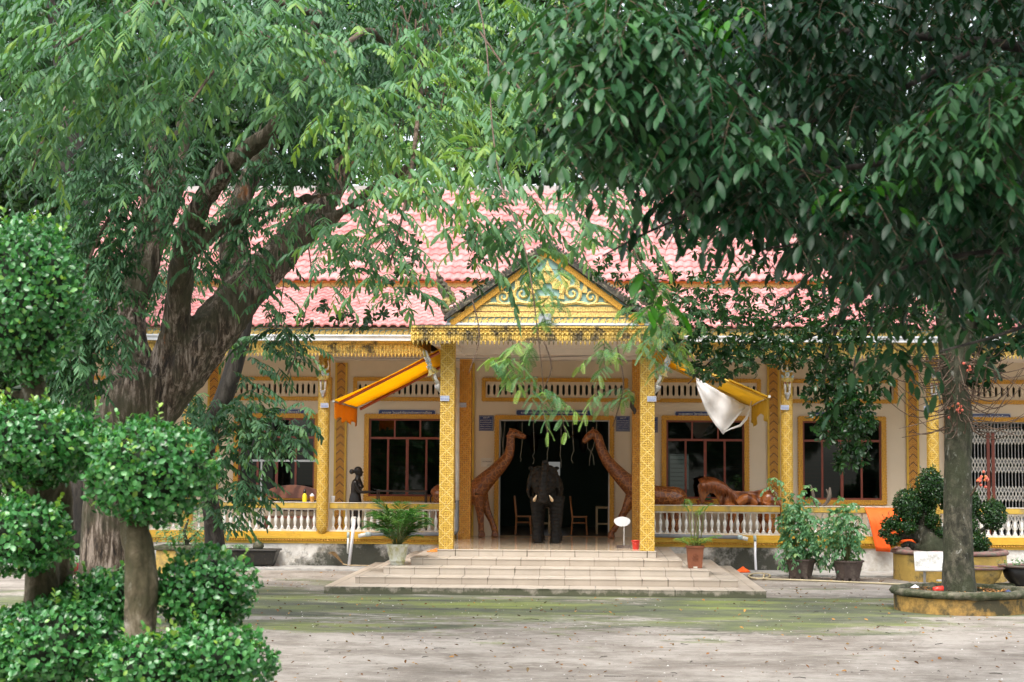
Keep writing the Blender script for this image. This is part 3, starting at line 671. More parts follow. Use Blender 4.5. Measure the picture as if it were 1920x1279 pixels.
# balustrades
BP = [(.036, 0), (.036, .03), (.028, .035), (.020, .06), (.03, .10), (.042, .16), (.044, .20), (.036, .25), (.022, .29), (.019, .32), (.027, .335), (.019, .35), (.018, .38), (.023, .42), (.032, .44)]
bm_ = MB(); bm_.lathe(BP, (0, 0, 0), 12); bm_.box((-.045, -.045, -.035), (.045, .045, 0)); bm_.box((-.045, -.045, .44), (.045, .045, .48))
bal_me = None
for x0, x1 in ((-13.1, -9.69), (-9.39, -6.43), (-6.13, -3.04), (1.39, 4.58), (4.88, 7.99), (8.29, 11.4)):
    mb = MB(); mb.box((x0, 38.22, 1.395), (x1, 38.48, 1.53)); b = mb.build('balustrade', M['rail_top'], hall, origin=((x0 + x1) / 2, 38.35, .85), bevel=.008)
    mb = MB(); mb.box((x0, 38.21, 1.530), (x1, 38.49, 1.542)); mb.box((x0, 38.21, .85), (x1, 38.50, .885)); mb.box((x0, 38.25, 1.36), (x1, 38.45, 1.394)); mb.build('rail_course', M['rail_chip'], b)
    n = round((x1 - x0) / .153)
    for k in range(n):
        xx = x0 + (x1 - x0) * (k + .5) / n
        if x0 < -13 and xx < -12.4: continue
        if bal_me is None:
            m2 = MB(); m2.v = bm_.v; m2.f = bm_.f; o = m2.build('baluster', M['baluster'], b, local=True); bal_me = o.data
        else:
            o = bpy.data.objects.new('baluster', bal_me); C.objects.link(o); o.parent = b
        o.location = (xx - (x0 + x1) / 2, 0, .919 - .85)
for p_ in bal_me.polygons: p_.use_smooth = len(p_.vertices) == 4 and p_.area < .004
# fringe of hanging buds
def fringe(x0, x1, y, zt, zb, m, name, pitch=.085, side=None):
    mb = MB(); H = zt - zb; n = max(2, round(abs(x1 - x0) / pitch)); p = (x1 - x0) / n
    prof = [(.0, 0), (.014, .03), (.024, .065), (.018, .10), (.012, .115)]
    for k in range(n):
        c = x0 + (k + .5) * p
        def at(q): return q if side is None else (side, y + (q[0] - c) + (c - x0) , q[2])
        T = MB(); T.lathe([(r, z) for r, z in prof], (c, y, zb), 6); T.ell((c, y, zb + .16), (.026, .022, .05), 6, 4); T.ell((c, y, zb + .235), (.034, .025, .035), 6, 4)
        T.ell((c + p / 2, y, zb + .12), (.014, .014, .04), 5, 4); T.ell((c, y, zt - .085), (.03, .03, .02), 6, 4)
        mb.add([at(q) for q in T.v], T.f)
    if side is None:
        mb.box((x0, y + .012, zb + .10), (x1, y + .04, zt)); mb.box((x0, y - .03, zt - .04), (x1, y + .04, zt - .001)); mb.box((x0, y - .018, zb + .255), (x1, y + .012, zb + .275))
    else:
        L_ = x1 - x0; mb.box((side - .014, y, zb + .10), (side + .014, y + L_, zt)); mb.box((side - .03, y, zt - .04), (side + .03, y + L_, zt - .001))
    return mb.build(name, m, hall)
fringe(-13.9, -3.66, 37.2, 5.33, 4.955, M['gold_fringe'], 'eave_fringe'); fringe(2.02, 14.2, 37.2, 5.33, 4.955, M['gold_fringe'], 'eave_fringe')
fringe(-3.64, 1.99, 33.0, 5.34, 4.935, M['gold_black'], 'porch_fringe', .094)
fringe(0, 4.1, 33.05, 5.34, 4.935, M['gold_black'], 'porch_fringe', .094, -3.64); fringe(0, 4.1, 33.05, 5.34, 4.935, M['gold_black'], 'porch_fringe', .094, 1.99)
mb = MB(); mb.box((-3.66, 32.98, 5.341), (2.01, 37.3, 5.362)); mb.build('porch_coping', M['mossy'], hall)
for x0, x1 in ((-13.95, -3.0), (1.35, 14.2)):
    mb = MB(); mb.box((x0, 36.98, 5.332), (x1, 38.2, 5.47)); mb.box((x0, 36.94, 5.43), (x1, 36.98, 5.468)); mb.build('cornice', M['white_band'], hall)
    mb = MB(); mb.box((x0, 37.02, 5.472), (x1, 38.1, 5.62)); mb.build('leaf_course_ground', M['blue'], hall)
    mb = MB(); n = round((x1 - x0) / .14)
    def leafband(mb, x0, x1, y, z0, z1, n):
        p = (x1 - x0) / n; h = z1 - z0
        for k in range(n):
            c = x0 + k * p; mb.prism([(c, z0), (c + p * .72, z0), (c + p * .95, z0 + h * .35), (c + p * .98, z1 - .01), (c + p * .7, z1 - h * .25), (c + p * .3, z1 - h * .35), (c + p * .02, z0 + h * .4)], y, y + .04)
    leafband(mb, x0, x1, 36.985, 5.473, 5.60, n); mb.box((x0, 36.975, 5.60), (x1, 37.2, 5.645)); mb.build('leaf_course', M['gold_pale'], hall)
    mb = MB(); mb.box((x0, 37.0, 5.647), (x1, 37.2, 5.66)); mb.build('eave_line', M['gold_frame'], hall)
# tiled roofs as real scalloped courses
def tiles(name, x0, x1, ya, za, yb, zb, row, parent=hall, p=.222, xf=None):
    Ls = math.hypot(yb - ya, zb - za); nr = max(1, round(Ls / row)); dy, dz = (yb - ya) / nr, (zb - za) / nr
    nx, nz = -(zb - za) / Ls, (yb - ya) / Ls                       # slope normal in (y,z)
    nw = round((x1 - x0) / p); sub = 8; xs = np.linspace(x0, x1, nw * sub + 1); ph = (np.arange(nw * sub + 1) % sub) / sub
    prof = np.where(ph < .68, .5 - .5 * np.cos(ph / .68 * 2 * np.pi), 0) ; prof = .034 * (1 - prof) 
    V = []; F = []; T = []; nxv = len(xs); base = 0
    for r in range(nr):
        jit = rng.normal(0, .003, nw + 1)[np.arange(nxv) // sub]; tint_t = np.clip(rng.normal(.45, .3, nw + 1), 0, 1)[np.arange(nxv) // sub]
        for s, (fr, lift, extra) in enumerate(((-.0, .0, -.02), (0, .034, 0), (1.02, .0, 0))):
            d = r + fr; off = prof + lift + extra
            dip = -.045 * (prof / .034 < .5) if s < 2 else 0
            yy = ya + dy * d + nx * off + (dip * (dy / max(abs(dy), 1e-9)) * .6 if s < 2 else 0) + jit
            zz = za + dz * d + nz * off + (dip * .35 if s < 2 else 0)
            V.append(np.stack([xs, np.broadcast_to(yy, xs.shape), np.broadcast_to(zz, xs.shape)], 1)); T.append(tint_t)
        for s in range(2):
            a = base + s * nxv + np.arange(nxv - 1); F.append(np.stack([a, a + 1, a + 1 + nxv, a + nxv], 1))
        base += 3 * nxv
    return fastmesh(name, np.concatenate(V), np.concatenate(F), M['roof'], parent, np.concatenate(T), smooth=False)
tiles('lower_roof', -14.0, 14.2, 36.86, 5.67, 39.62, 6.86, .262)
tiles('upper_roof', -13.2, 14.2, 39.42, 7.03, 44.5, 10.16, .375)
mb = MB(); mb.box((-13.3, 39.6, 6.6), (14.2, 39.72, 6.985)); mb.build('roof_band', M['gold_pale'], hall)
mb = MB(); mb.box((-13.3, 39.5, 6.987), (14.2, 39.66, 7.03)); mb.build('roof_band_line', M['orange_line'], hall)
mb = MB(); mb.add([(-13.2, 39.5, 6.99), (14.2, 39.5, 6.99), (14.2, 44.5, 10.08), (-13.2, 44.5, 10.08), (-13.2, 49.5, 6.99), (14.2, 49.5, 6.99)], [(0, 1, 2, 3), (3, 2, 5, 4), (0, 3, 4), (1, 5, 2)])
mb.add([(-14, 36.9, 5.61), (14.2, 36.9, 5.61), (14.2, 39.7, 6.8), (-14, 39.7, 6.8)], [(0, 1, 2, 3)]); mb.build('roof_deck', M['cement'], hall)
mb = MB(); mb.box((-13.3, 44.4, 10.1), (14.2, 44.62, 10.27)); mb.build('ridge_cap', M['cement'], hall)
# porch gable
YG = 33.35
def ctr(dx, z): return (XC + dx, z)
mb = MB(); mb.box((-2.95, 33.28, 5.363), (1.30, 33.9, 5.43)); mb.build('gable_cornice', M['white_band'], hall)
mb = MB(); mb.box((-2.93, 33.36, 5.432), (1.28, 33.9, 5.575)); mb.build('gable_leaf_ground', M['blue'], hall)
mb = MB(); leafband(mb, -2.88, 1.23, 33.325, 5.432, 5.56, 30); mb.box((-2.88, 33.31, 5.56), (1.23, 33.5, 5.655)); mb.build('gable_leaf_course', M['gold_pale'], hall)
mb = MB(); mb.box((-2.66, 33.335, 5.657), (1.01, 33.5, 5.675)); mb.build('gable_line', M['red_line'], hall)
mb = MB(); mb.box((-2.55, 33.33, 5.677), (.90, 33.5, 5.78)); mb.build('gable_band', M['gold_pale'], hall)
AP = 7.03; sl = (AP - 5.52) / 2.12
mb = MB(); mb.prism([ctr(-1.75, 5.781), ctr(1.75, 5.781), ctr(0, 5.781 + 1.75 * sl)], YG, YG + .15); mb.build('gable_panel', M['turq'], hall)
def barge(mb, off0, off1, y0, y1, x_in=.0, x_out=2.12):
    for s in (-1, 1):
        n = 1
        mb.prism([ctr(s * x_out, 5.52 + off0), ctr(s * x_out, 5.52 + off1), ctr(0, AP + off1), ctr(0, AP + off0)], y0, y1)
mb = MB(); barge(mb, -.20, -.05, 33.27, 33.5, x_out=2.02); mb.build('gable_rake', M['gold_frame'], hall)
mb = MB(); barge(mb, -.052, .03, 33.18, 33.55, x_out=2.16); barge(mb, .031, .10, 33.24, 33.5)
for s in (-1, 1):
    for k in range(34):
        dx = s * (2.05 - k * .06); z = AP - abs(dx) * sl + .12; mb.ell((XC + dx, 33.32, z), (.035, .05, .06), 6, 4, Matrix.Rotation(s * .9, 3, 'Y'))
mb.build('gable_crest', M['mossy'], hall)
mb = MB()
for s in (-1, 1): mb.prism([ctr(s * 2.14, 5.50), ctr(s * 2.14, 5.55), ctr(0, AP + .02), ctr(0, AP - .03)], 33.5, 40.6)
mb.build('porch_roof', M['cement'], hall)
# relief in the gable: scrolls and a rayed centrepiece
mb = MB()
def spiral(cx, cz, r0, turns, a0, s, rad=.03):
    pts = []; n = 26
    for k in range(n):
        f = k / (n - 1); a = a0 + f * turns * 2 * math.pi; r = r0 * (1 - f * .85); pts.append((XC + s * (cx + r * math.cos(a)), YG - .02, cz + r * math.sin(a)))
    mb.tube(pts, [rad * 1.2 * (1 - .5 * k / n) for k in range(n)], 6)
for s in (-1, 1):
    spiral(.52, 6.06, .20, 1.5, -1.6, s, .036); spiral(.92, 5.98, .15, 1.4, -1.6, s, .03); spiral(1.24, 5.92, .09, 1.3, -1.6, s, .024)
    mb.tube([(XC + s * x, YG - .02, z) for x, z in ((.1, 5.88), (.35, 5.83), (.6, 5.87), (.85, 5.82), (1.15, 5.84), (1.55, 5.80))], [.05, .045, .05, .04, .035, .01], 6)
    mb.tube([(XC + s * .30, YG - .02, 6.05), (XC + s * .38, YG - .02, 6.3), (XC + s * .25, YG - .02, 6.5)], [.06, .07, .015], 6)
    for k, (x, z, h, ln) in enumerate(((.42, 6.22, .34, -.10), (.62, 6.2, .30, -.02), (.78, 6.08, .24, .0), (.98, 6.1, .2, .03), (1.12, 6.0, .15, .03), (1.32, 5.93, .1, .05), (.3, 5.95, .2, -.05))):
        mb.prism([(XC + s * (x - .07), z), (XC + s * (x + .06), z - .02), (XC + s * (x + .05), z + h * .5), (XC + s * (x + ln), z + h), (XC + s * (x - .03), z + h * .45)], YG - .05, YG - .001)
for k in range(17):
    a = math.pi * (k / 16) * 1.15 - .23; c, sn = math.cos(a), math.sin(a)
    mb.tube([(XC + .10 * c, YG - .03, 6.20 + .10 * sn), (XC + .30 * c, YG - .03, 6.20 + .22 * sn)], [.022, .03], 5)
mb.ell((XC, YG - .03, 6.42), (.15, .05, .16)); mb.lathe([(.12, 0), (.09, .06), (.05, .1), (.02, .2), (.005, .24)], (XC, YG - .02, 6.52), 8)
mb.box((XC - .20, YG - .05, 5.80), (XC + .20, YG - .002, 5.86)); mb.box((XC - .14, YG - .04, 5.861), (XC + .14, YG - .002, 5.95)); mb.box((XC - .20, YG - .05, 5.951), (XC + .20, YG - .002, 6.0))
mb.build('gable_relief', M['gold_pale'], hall)
# serpent finials at the foot of each rake
OUT = [(305,168),(320,200),(338,226),(352,232),(350,258),(378,272),(380,292),(405,302),(404,322),(432,342),(430,360),(443,380),(440,400),(422,424),(398,428),(390,442),(402,458),(440,452),(520,402),(600,352),(612,372),(530,432),(452,492),(392,518),(352,502),(332,462),(336,412),(346,382),(334,360),(322,345),(318,325),(306,300),(312,280),(300,262),(308,240),(298,215),(306,195)]
for s in (1, -1):
    pts = []
    for zx, zy in OUT:
        q = P(740 + zx / 3.84, 460 + zy / 3.84, 33.35); dx = (q.x - XC) * s; pts.append((XC + dx, q.z))
    mb = MB(); mb.prism(pts, 33.27, 33.42)
    for k in range(9):
        zx, zy = [(322, 225), (335, 260), (350, 290), (370, 320), (395, 350), (410, 385), (365, 400), (355, 440), (370, 475)][k]
        q = P(740 + zx / 3.84, 460 + zy / 3.84, 33.3); mb.ell((XC + (q.x - XC) * s, 33.27, q.z), (.05, .035, .045), 7, 5)
    mb.build('serpent_finial', M['serpent'], hall, bevel=.01)
# ------------------------------------------------------------------ leaves: each a small real mesh, thousands to a crown
def tam_tmpl(pairs=7, Lf=.10, wl=.034):
    V = []; F = []
    for k in range(pairs):
        y = Lf * (.12 + .86 * k / (pairs - 1)); w_ = wl * (.75 + .5 * math.sin(math.pi * (k + .6) / pairs)); z = -.22 * y * y / Lf; h = Lf / pairs * .40
        for s in (-1, 1):
            o = len(V); V += [(s * .001, y - h * .9, z), (s * w_, y - h + .25 * w_, z - .006), (s * w_, y + h + .25 * w_, z - .006), (s * .001, y + h * .9, z)]; F.append((o, o+1, o+2, o+3) if s > 0 else (o+3, o+2, o+1, o))
    return np.array(V), np.array(F)
def strip_tmpl(Lf=.10, wl=.028, curl=.25):              # far off the leaflets merge into one oblong leaf
    V = []; F = []; ys = (0, .3, .7, 1); ws = (.35, 1, .95, .35)
    for y, w_ in zip(ys, ws):
        for s in (-1, 0, 1): V.append((s * w_ * wl, y * Lf, -curl * Lf * y * y - (.006 if s else 0)))
    for k in range(3):
        for j in range(2): a = k * 3 + j; F.append((a, a + 1, a + 4, a + 3))
    return np.array(V), np.array(F)
def oval_tmpl(Lf=.05, wl=.017, curl=.15, fold=.25, tip=.1):
    V = []; F = []; ys = (0, .28, .6, .86, 1); ws = (.12, .8, 1, .62, tip)
    for y, w_ in zip(ys, ws):
        for s in (-1, 0, 1): V.append((s * w_ * wl, y * Lf, -curl * Lf * y * y + (fold * w_ * wl if s else 0)))
    for k in range(4):
        for j in range(2): a = k * 3 + j; F.append((a, a + 1, a + 4, a + 3))
    return np.array(V), np.array(F)
def obov_tmpl(Lf=.09, wl=.02): 
    V = []; F = []; ys = (0, .35, .75, 1); ws = (.15, .6, 1, .4)
    for y, w_ in zip(ys, ws):
        for s in (-1, 0, 1): V.append((s * w_ * wl, y * Lf, -.3 * Lf * y * y + (.3 * w_ * wl if s else 0)))
    for k in range(3):
        for j in range(2): a = k * 3 + j; F.append((a, a + 1, a + 4, a + 3))
    return np.array(V), np.array(F)
def unit(v): return v / np.maximum(np.linalg.norm(v, axis=-1, keepdims=True), 1e-9)
def place(tmpl, pos, dirv, up, scale, tint):
    TV, TF = tmpl; d = unit(dirv); x = unit(np.cross(d, up)); z = np.cross(x, d); n = len(pos)
    V = (pos[:, None, :] + scale[:, None, None] * (TV[None, :, 0:1] * x[:, None, :] + TV[None, :, 1:2] * d[:, None, :] + TV[None, :, 2:3] * z[:, None, :]))
    F = TF[None] + (np.arange(n) * len(TV))[:, None, None]
    return V.reshape(-1, 3), F.reshape(-1, 4), np.repeat(tint, len(TV))
def rand_up(n, tilt): return unit(np.stack([rng.normal(0, tilt, n), rng.normal(0, tilt, n), np.ones(n)], 1))
def sprays(cent, heading, ln, droop, nleaf, tmpl, sc_lo=.8, sc_hi=1.25, spread=.9, tilt=.35, tint=None, tiptint=.2, hang=.0, jit=.16):
    """cent (n,3) starts of twigs, heading (n,3): each twig droops and carries leaves left and right"""
    n = len(cent); heading = unit(heading); f = (np.arange(nleaf) + .5) / nleaf; ln = np.asarray(ln).reshape(-1, 1) * np.ones((n, 1))
    p = cent[:, None, :] + heading[:, None, :] * (ln[:, :, None] * f[None, :, None]); p[:, :, 2] -= (droop * ln * f[None, :] ** 2)
    td = heading[:, None, :] + np.array([0, 0, -1.0]) * (2 * droop * f)[None, :, None]; td = unit(td)
    side = unit(np.cross(td, np.array([0, 0, 1.0]) + 1e-6)); sg = np.where(np.arange(nleaf) % 2, 1, -1)[None, :, None]
    ld = td * (1 - spread * .5) + side * sg * spread * (1 - .6 * f[None, :, None]) + rng.normal(0, jit, p.shape); ld[:, :, 2] -= hang
    p = p.reshape(-1, 3); ld = ld.reshape(-1, 3); k = len(p)
    t0 = rng.uniform(.0, .75, n) if tint is None else tint; tt = np.clip(t0[:, None] + rng.normal(0, .08, (n, nleaf)) + tiptint * (f[None, :] > .75), 0, 1).reshape(-1)
    return place(tmpl, p, ld, rand_up(k, tilt), rng.uniform(sc_lo, sc_hi, k), tt), (cent, heading, ln[:, 0], droop)
class Crown:
    def __init__(s): s.V = []; s.F = []; s.T = []; s.n = 0; s.tw = MB()
    def add(s, r):
        V, F, T = r; s.V.append(V); s.F.append(F + s.n); s.T.append(T); s.n += len(V)
    def twigs(s, info, r=.004, every=1):
        c, h, ln, dr = info
        for i in range(0, len(c), every):
            p0 = Vector(c[i]); hh = Vector(h[i]); l = float(ln[i])
            s.tw.tube([p0, p0 + hh * l * .5 + Vector((0, 0, -dr * l * .25)), p0 + hh * l + Vector((0, 0, -dr * l))], [r, r * .7, r * .3], 3, False)
    def build(s, name, m, parent, twig_mat=None):
        if s.tw.v: s.tw.build('twigs', twig_mat or M['twig'], parent)
        return fastmesh(name, np.concatenate(s.V), np.concatenate(s.F), m, parent, np.concatenate(s.T)) if s.V else None
def blob_pts(cx, cy, Y, rx, ry, depth, n, shell=.0):    # n points in an ellipsoid given by photo pixel centre/radius at depth Y
    c = P(cx, cy, Y); sx = rx * Y / FPX; sz = ry * Y / FPX
    d = unit(rng.normal(size=(n, 3))); r = rng.uniform(shell ** 3, 1, n) ** (1 / 3)
    o = d * r[:, None]; return np.array(c)[None] + o * np.array([sx, depth, sz])[None], d
def limb(mb, pts, n=12):                               # pts: (px, py, Y, width px)
    q = [P(x, y, Y) for x, y, Y, w_ in pts]; r = [w_ * Y / FPX / 2 for x, y, Y, w_ in pts]
    Q = []; Rr = []                                    # smooth the path
    for i in range(len(q) - 1):
        for f in (0, .25, .5, .75):
            p0, p1, p2, p3 = q[max(i-1, 0)], q[i], q[i+1], q[min(i+2, len(q)-1)]
            v = .5 * ((2*p1) + (p2-p0)*f + (2*p0-5*p1+4*p2-p3)*f*f + (-p0+3*p1-3*p2+p3)*f**3); Q.append(v); Rr.append(r[i]*(1-f) + r[i+1]*f)
    Q.append(q[-1]); Rr.append(r[-1]); mb.tube(Q, Rr, n); return Q, Rr
def roughen(o, amp, scale, up=.25):
    me = o.data; n = len(me.vertices); co = np.empty(n * 3, np.float32); me.vertices.foreach_get('co', co); co = co.reshape(-1, 3)
    no = np.empty(n * 3, np.float32); me.vertices.foreach_get('normal', no); no = no.reshape(-1, 3)
    d = np.array([noise.fractal(Vector((float(c[0]) * scale, float(c[1]) * scale, float(c[2]) * scale * up)), 1.0, 2.0, 4) for c in co])
    ridge = np.abs(np.array([noise.noise(Vector((float(c[0]) * scale * 3.2, float(c[1]) * scale * 3.2, float(c[2]) * scale * .5))) for c in co]))
    me.vertices.foreach_set('co', (co + no * ((d * amp - ridge * amp * 1.1)[:, None])).ravel()); me.update()
# ------------------------------------------------------------------ the big tamarind on the left
TB = G(207, 1175); 
tam = thing('tamarind_tree', 'huge spreading tamarind with leaning forked trunk and torn bark, feathery leaves hanging over the roof', 'tree', (TB.x, TB.y, 0))
YT = TB.y
mb = MB()
limb(mb, [(205, 1205, YT, 150), (205, 1130, YT, 118), (207, 1040, YT, 112), (215, 940, YT, 118), (235, 840, YT, 130), (262, 760, YT, 150), (285, 700, YT, 140)], 20)
limb(mb, [(185, 960, YT, 60), (200, 850, YT - .1, 75), (225, 760, YT - .1, 85), (240, 700, YT, 70)], 12)
limb(mb, [(285, 800, YT - .15, 75), (310, 700, YT - .1, 85), (330, 640, YT, 70)], 12)
limb(mb, [(280, 770, YT, 110), (345, 685, YT, 112), (415, 600, YT + .1, 92), (490, 510, YT + .4, 74), (560, 440, YT + .8, 62), (625, 350, YT + 1.2, 50), (690, 240, YT + 1.6, 42), (740, 130, YT + 2, 28), (800, 30, YT + 2.2, 16)], 16)
limb(mb, [(290, 740, YT, 90), (325, 640, YT - .2, 66), (335, 540, YT - .5, 52), (352, 440, YT - .9, 46), (385, 370, YT - 1.2, 42), (440, 300, YT - 1.5, 38), (515, 235, YT - 1.8, 32), (560, 130, YT - 2.2, 30), (600, 20, YT - 2.6, 18)], 14)
limb(mb, [(270, 740, YT, 80), (245, 640, YT + .3, 66), (252, 540, YT + .6, 50), (275, 430, YT + .9, 44), (292, 300, YT + 1.1, 38), (290, 180, YT + 1.2, 36), (280, 40, YT + 1.2, 26)], 14)
limb(mb, [(262, 560, YT + .5, 44), (300, 450, YT + .8, 40), (330, 330, YT + 1.4, 34), (350, 190, YT + 1.8, 24)], 10)
limb(mb, [(455, 560, YT + .3, 60), (440, 460, YT + .5, 56), (455, 370, YT + .9, 46), (500, 260, YT + 1.4, 36), (530, 150, YT + 1.9, 22)], 12)
limb(mb, [(352, 470, YT - .8, 36), (430, 420, YT - 1, 26), (540, 380, YT - 1.4, 18), (640, 360, YT - 2, 9)], 8)
limb(mb, [(560, 440, YT + .8, 40), (640, 400, YT + .4, 26), (740, 330, YT, 18), (860, 280, YT - .6, 12), (960, 300, YT - 1.5, 7)], 8)
mb.ell(P(392, 636, YT - .36), (.11, .12, .13), 10, 8); mb.ell(P(375, 650, YT - .25), (.2, .2, .22), 10, 8); mb.ell(P(250, 830, YT - .3), (.25, .25, .35), 10, 8)
tr = mb.build('trunk', M['bark_tam'], tam); fuse(tr, .026, 1); roughen(tr, .05, 1.8); roughen(tr, .022, 7, .15)
mb = MB()
def bough(pts, n=5): limb(mb, pts, n)
for pts in ([(600, 30, YT - 2.5, 16), (420, -20, YT - 5, 12), (250, 20, YT - 7.5, 9), (120, 90, YT - 9, 5)], [(560, 130, YT - 2.2, 18), (480, 60, YT - 5, 13), (420, 110, YT - 8, 8), (360, 190, YT - 9.5, 4)],
            [(740, 130, YT + 2, 18), (700, 60, YT - 3, 14), (640, 90, YT - 7, 9), (560, 160, YT - 9, 5)], [(800, -10, YT + 2, 9), (860, -80, YT - 3, 6), (905, 40, YT - 8, 3), (930, 300, YT - 11, 3), (985, 470, YT - 12.2, 3.2), (1010, 640, YT - 12.4, 2.4), (1020, 740, YT - 12.4, 1.5)],
            [(690, 240, YT + 1.6, 20), (780, 160, YT - 1, 14), (780, 250, YT - 5, 9), (760, 380, YT - 7, 6), (730, 500, YT - 7.5, 3)], [(900, 60, YT - 8, 4), (1040, 260, YT - 9, 4), (1170, 440, YT - 10, 3.5), (1230, 560, YT - 10.5, 2.5), (1240, 640, YT - 10.5, 1.5)],
            [(290, 180, YT + 1, 16), (200, 150, YT - 3, 12), (100, 230, YT - 6, 7), (60, 320, YT - 7, 3)], [(330, 330, YT + 1, 14), (230, 380, YT - 1, 9), (170, 480, YT - 2, 6), (150, 600, YT - 2.4, 3)]): bough(pts)
for k in range(26):
    a = rnd.uniform(740, 850); b_ = rnd.uniform(-20, 60); Yb = YT + rnd.uniform(-3, 0)
    bough([(a, b_, Yb, 4), (a + rnd.uniform(-25, 25), b_ + 90, Yb - .2, 3.5), (a + rnd.uniform(-60, 60), b_ + rnd.uniform(150, 330), Yb - .4, 2)], 4)
for px0, y0, y1, Yq in ((520, 360, 640, YT), (570, 420, 620, YT - .5), (540, 700, 620, YT), (1020, 640, 740, YT - 12.4), (1155, 640, 800, YT - 12), (885, 560, 700, YT - 11)):
    bough([(px0, y0, Yq, 3), (px0 + 14, (y0 + y1) / 2, Yq, 2.5), (px0 - 6, y1, Yq, 1.5)], 4)
mb.build('branches', M['twig'], tam, smooth=True)
TN = tam_tmpl(8, .125, .018); TM = strip_tmpl(.120, .0175)
cr = Crown()
# (px, py, Y, rx, ry, depth, sprays, heading-bias-x, near?)
fol = [(120, 60, YT-8, 210, 120, 1.2, 95, -.3, 1), (380, 50, YT-8.5, 230, 100, 1.2, 105, 0, 1), (540, 130, YT-8.5, 150, 100, 1.1, 66, .3, 1), (60, 210, YT-7, 120, 90, 1.0, 50, -.4, 1),
       (250, 170, YT-8, 180, 80, 1.0, 66, 0, 1), (430, 40, YT-2, 500, 140, 2.5, 300, 0, 0), (170, 220, YT-1, 240, 130, 2.5, 150, 0, 0), (640, 40, YT, 330, 180, 2.5, 280, 0, 0),
       (190, 420, YT-1.5, 100, 130, .9, 90, -.2, 0), (150, 560, YT-2, 62, 130, .8, 64, -.3, 0), (250, 340, YT-2, 130, 60, .9, 44, 0, 0), (420, 300, YT-1.5, 90, 40, .8, 22, 0, 0), (385, 500, YT-1.2, 34, 50, .4, 10, 0, 0), (300, 470, YT+4, 150, 110, 1.2, 150, 0, 0), (470, 400, YT+4.5, 110, 80, 1.2, 70, 0, 0), (200, 560, YT+4, 90, 90, 1.0, 90, 0, 0), (120, 420, YT+4, 90, 130, 1.0, 90, 0, 0), (215, 480, YT-1.6, 70, 120, .5, 70, 0, 0), (130, 640, YT-2.2, 60, 80, .6, 50, -.2, 0), (300, 400, YT-2, 60, 50, .5, 22, 0, 0), (470, 400, YT-1.4, 60, 60, .5, 24, 0, 0), (560, 350, YT-1.6, 70, 60, .5, 30, .1, 0), (640, 480, YT-4, 60, 60, .5, 20, .1, 1), (520, 560, YT-.4, 40, 50, .4, 10, .1, 0),
       (170, 680, YT-2, 60, 80, .6, 54, -.4, 0), (235, 620, YT-1.8, 40, 60, .4, 24, -.2, 0), (690, 410, YT-7, 85, 110, .7, 46, .4, 1), (720, 230, YT-6, 150, 80, 1.2, 60, .3, 1), (640, 150, YT-3, 160, 120, 2, 120, .2, 0),
       (820, 160, YT-5, 190, 110, 2.0, 90, .3, 1), (840, 330, YT-9, 130, 60, 1.0, 40, .4, 1), (960, 240, YT-8, 140, 70, 1.5, 34, .4, 1), (930, 400, YT-9, 120, 50, .8, 18, .4, 1), (980, 80, YT-3, 190, 120, 2.2, 90, 0, 0),
       (1010, 540, YT-12.2, 40, 100, .3, 11, .1, 2), (975, 675, YT-12.4, 60, 45, .3, 12, -.3, 2), (1012, 735, YT-12.4, 26, 35, .25, 7, 0, 2), (1235, 565, YT-10.5, 55, 60, .4, 16, .1, 2),
       (1090, 400, YT-9.5, 130, 60, .9, 26, .3, 1), (1150, 690, YT-12, 50, 90, .3, 9, 0, 2), (1240, 640, YT-10.2, 55, 45, .4, 16, 0, 2), (930, 470, YT-9, 90, 60, .6, 9, .2, 1), (740, 540, YT-6, 60, 50, .5, 12, .2, 1),
       (560, 300, YT-1.8, 70, 50, .6, 22, .1, 0), (520, 640, YT+.5, 70, 50, .5, 22, .2, 0), (470, 470, YT-.8, 60, 60, .4, 22, 0, 0)]
for px, py, Yc, rx, ry, dp, ns, hb, nr in fol:
    c, d = blob_pts(px, py, Yc, rx, ry, dp, ns)
    h = np.stack([rng.normal(hb, .7, ns), rng.normal(-.35, .6, ns), rng.uniform(-.55, .3, ns)], 1)
    lf = TN if nr >= 2 else TM
    ln = rng.uniform(.28, .6, ns) if nr != 2 else rng.uniform(.12, .32, ns)
    res, info = sprays(c, h, ln, .45, 14 if nr != 2 else 8, lf, .8 - .15 * (nr == 2), 1.3 - .3 * (nr == 2), 1.0, .3, tint=rng.uniform(.45, .95, ns) if (nr == 2 or (680 < px < 1000 and py < 350)) else rng.uniform(.25, .8, ns) if nr else rng.uniform(0, .38, ns) if py < 330 else rng.uniform(0, .6, ns), tiptint=.16, hang=.3, jit=.09)  # tints paint light: dark crown interior, lighter near sprays, pale top centre
    cr.add(res); cr.twigs(info, .004, 2)
    # more leaf shoots branching off beside the first
    if nr == 0 and py < 250:
        res, info = sprays(c + rng.normal(0, .25, c.shape), h[::-1], ln, .5, 12, TM, .8, 1.3, 1.0, .4, tint=rng.uniform(0, .3, ns), tiptint=.1, hang=.3, jit=.1); cr.add(res)  # low tints put the inner shade into these leaves too
cr.build('crown', M['leaf_tam'], tam)
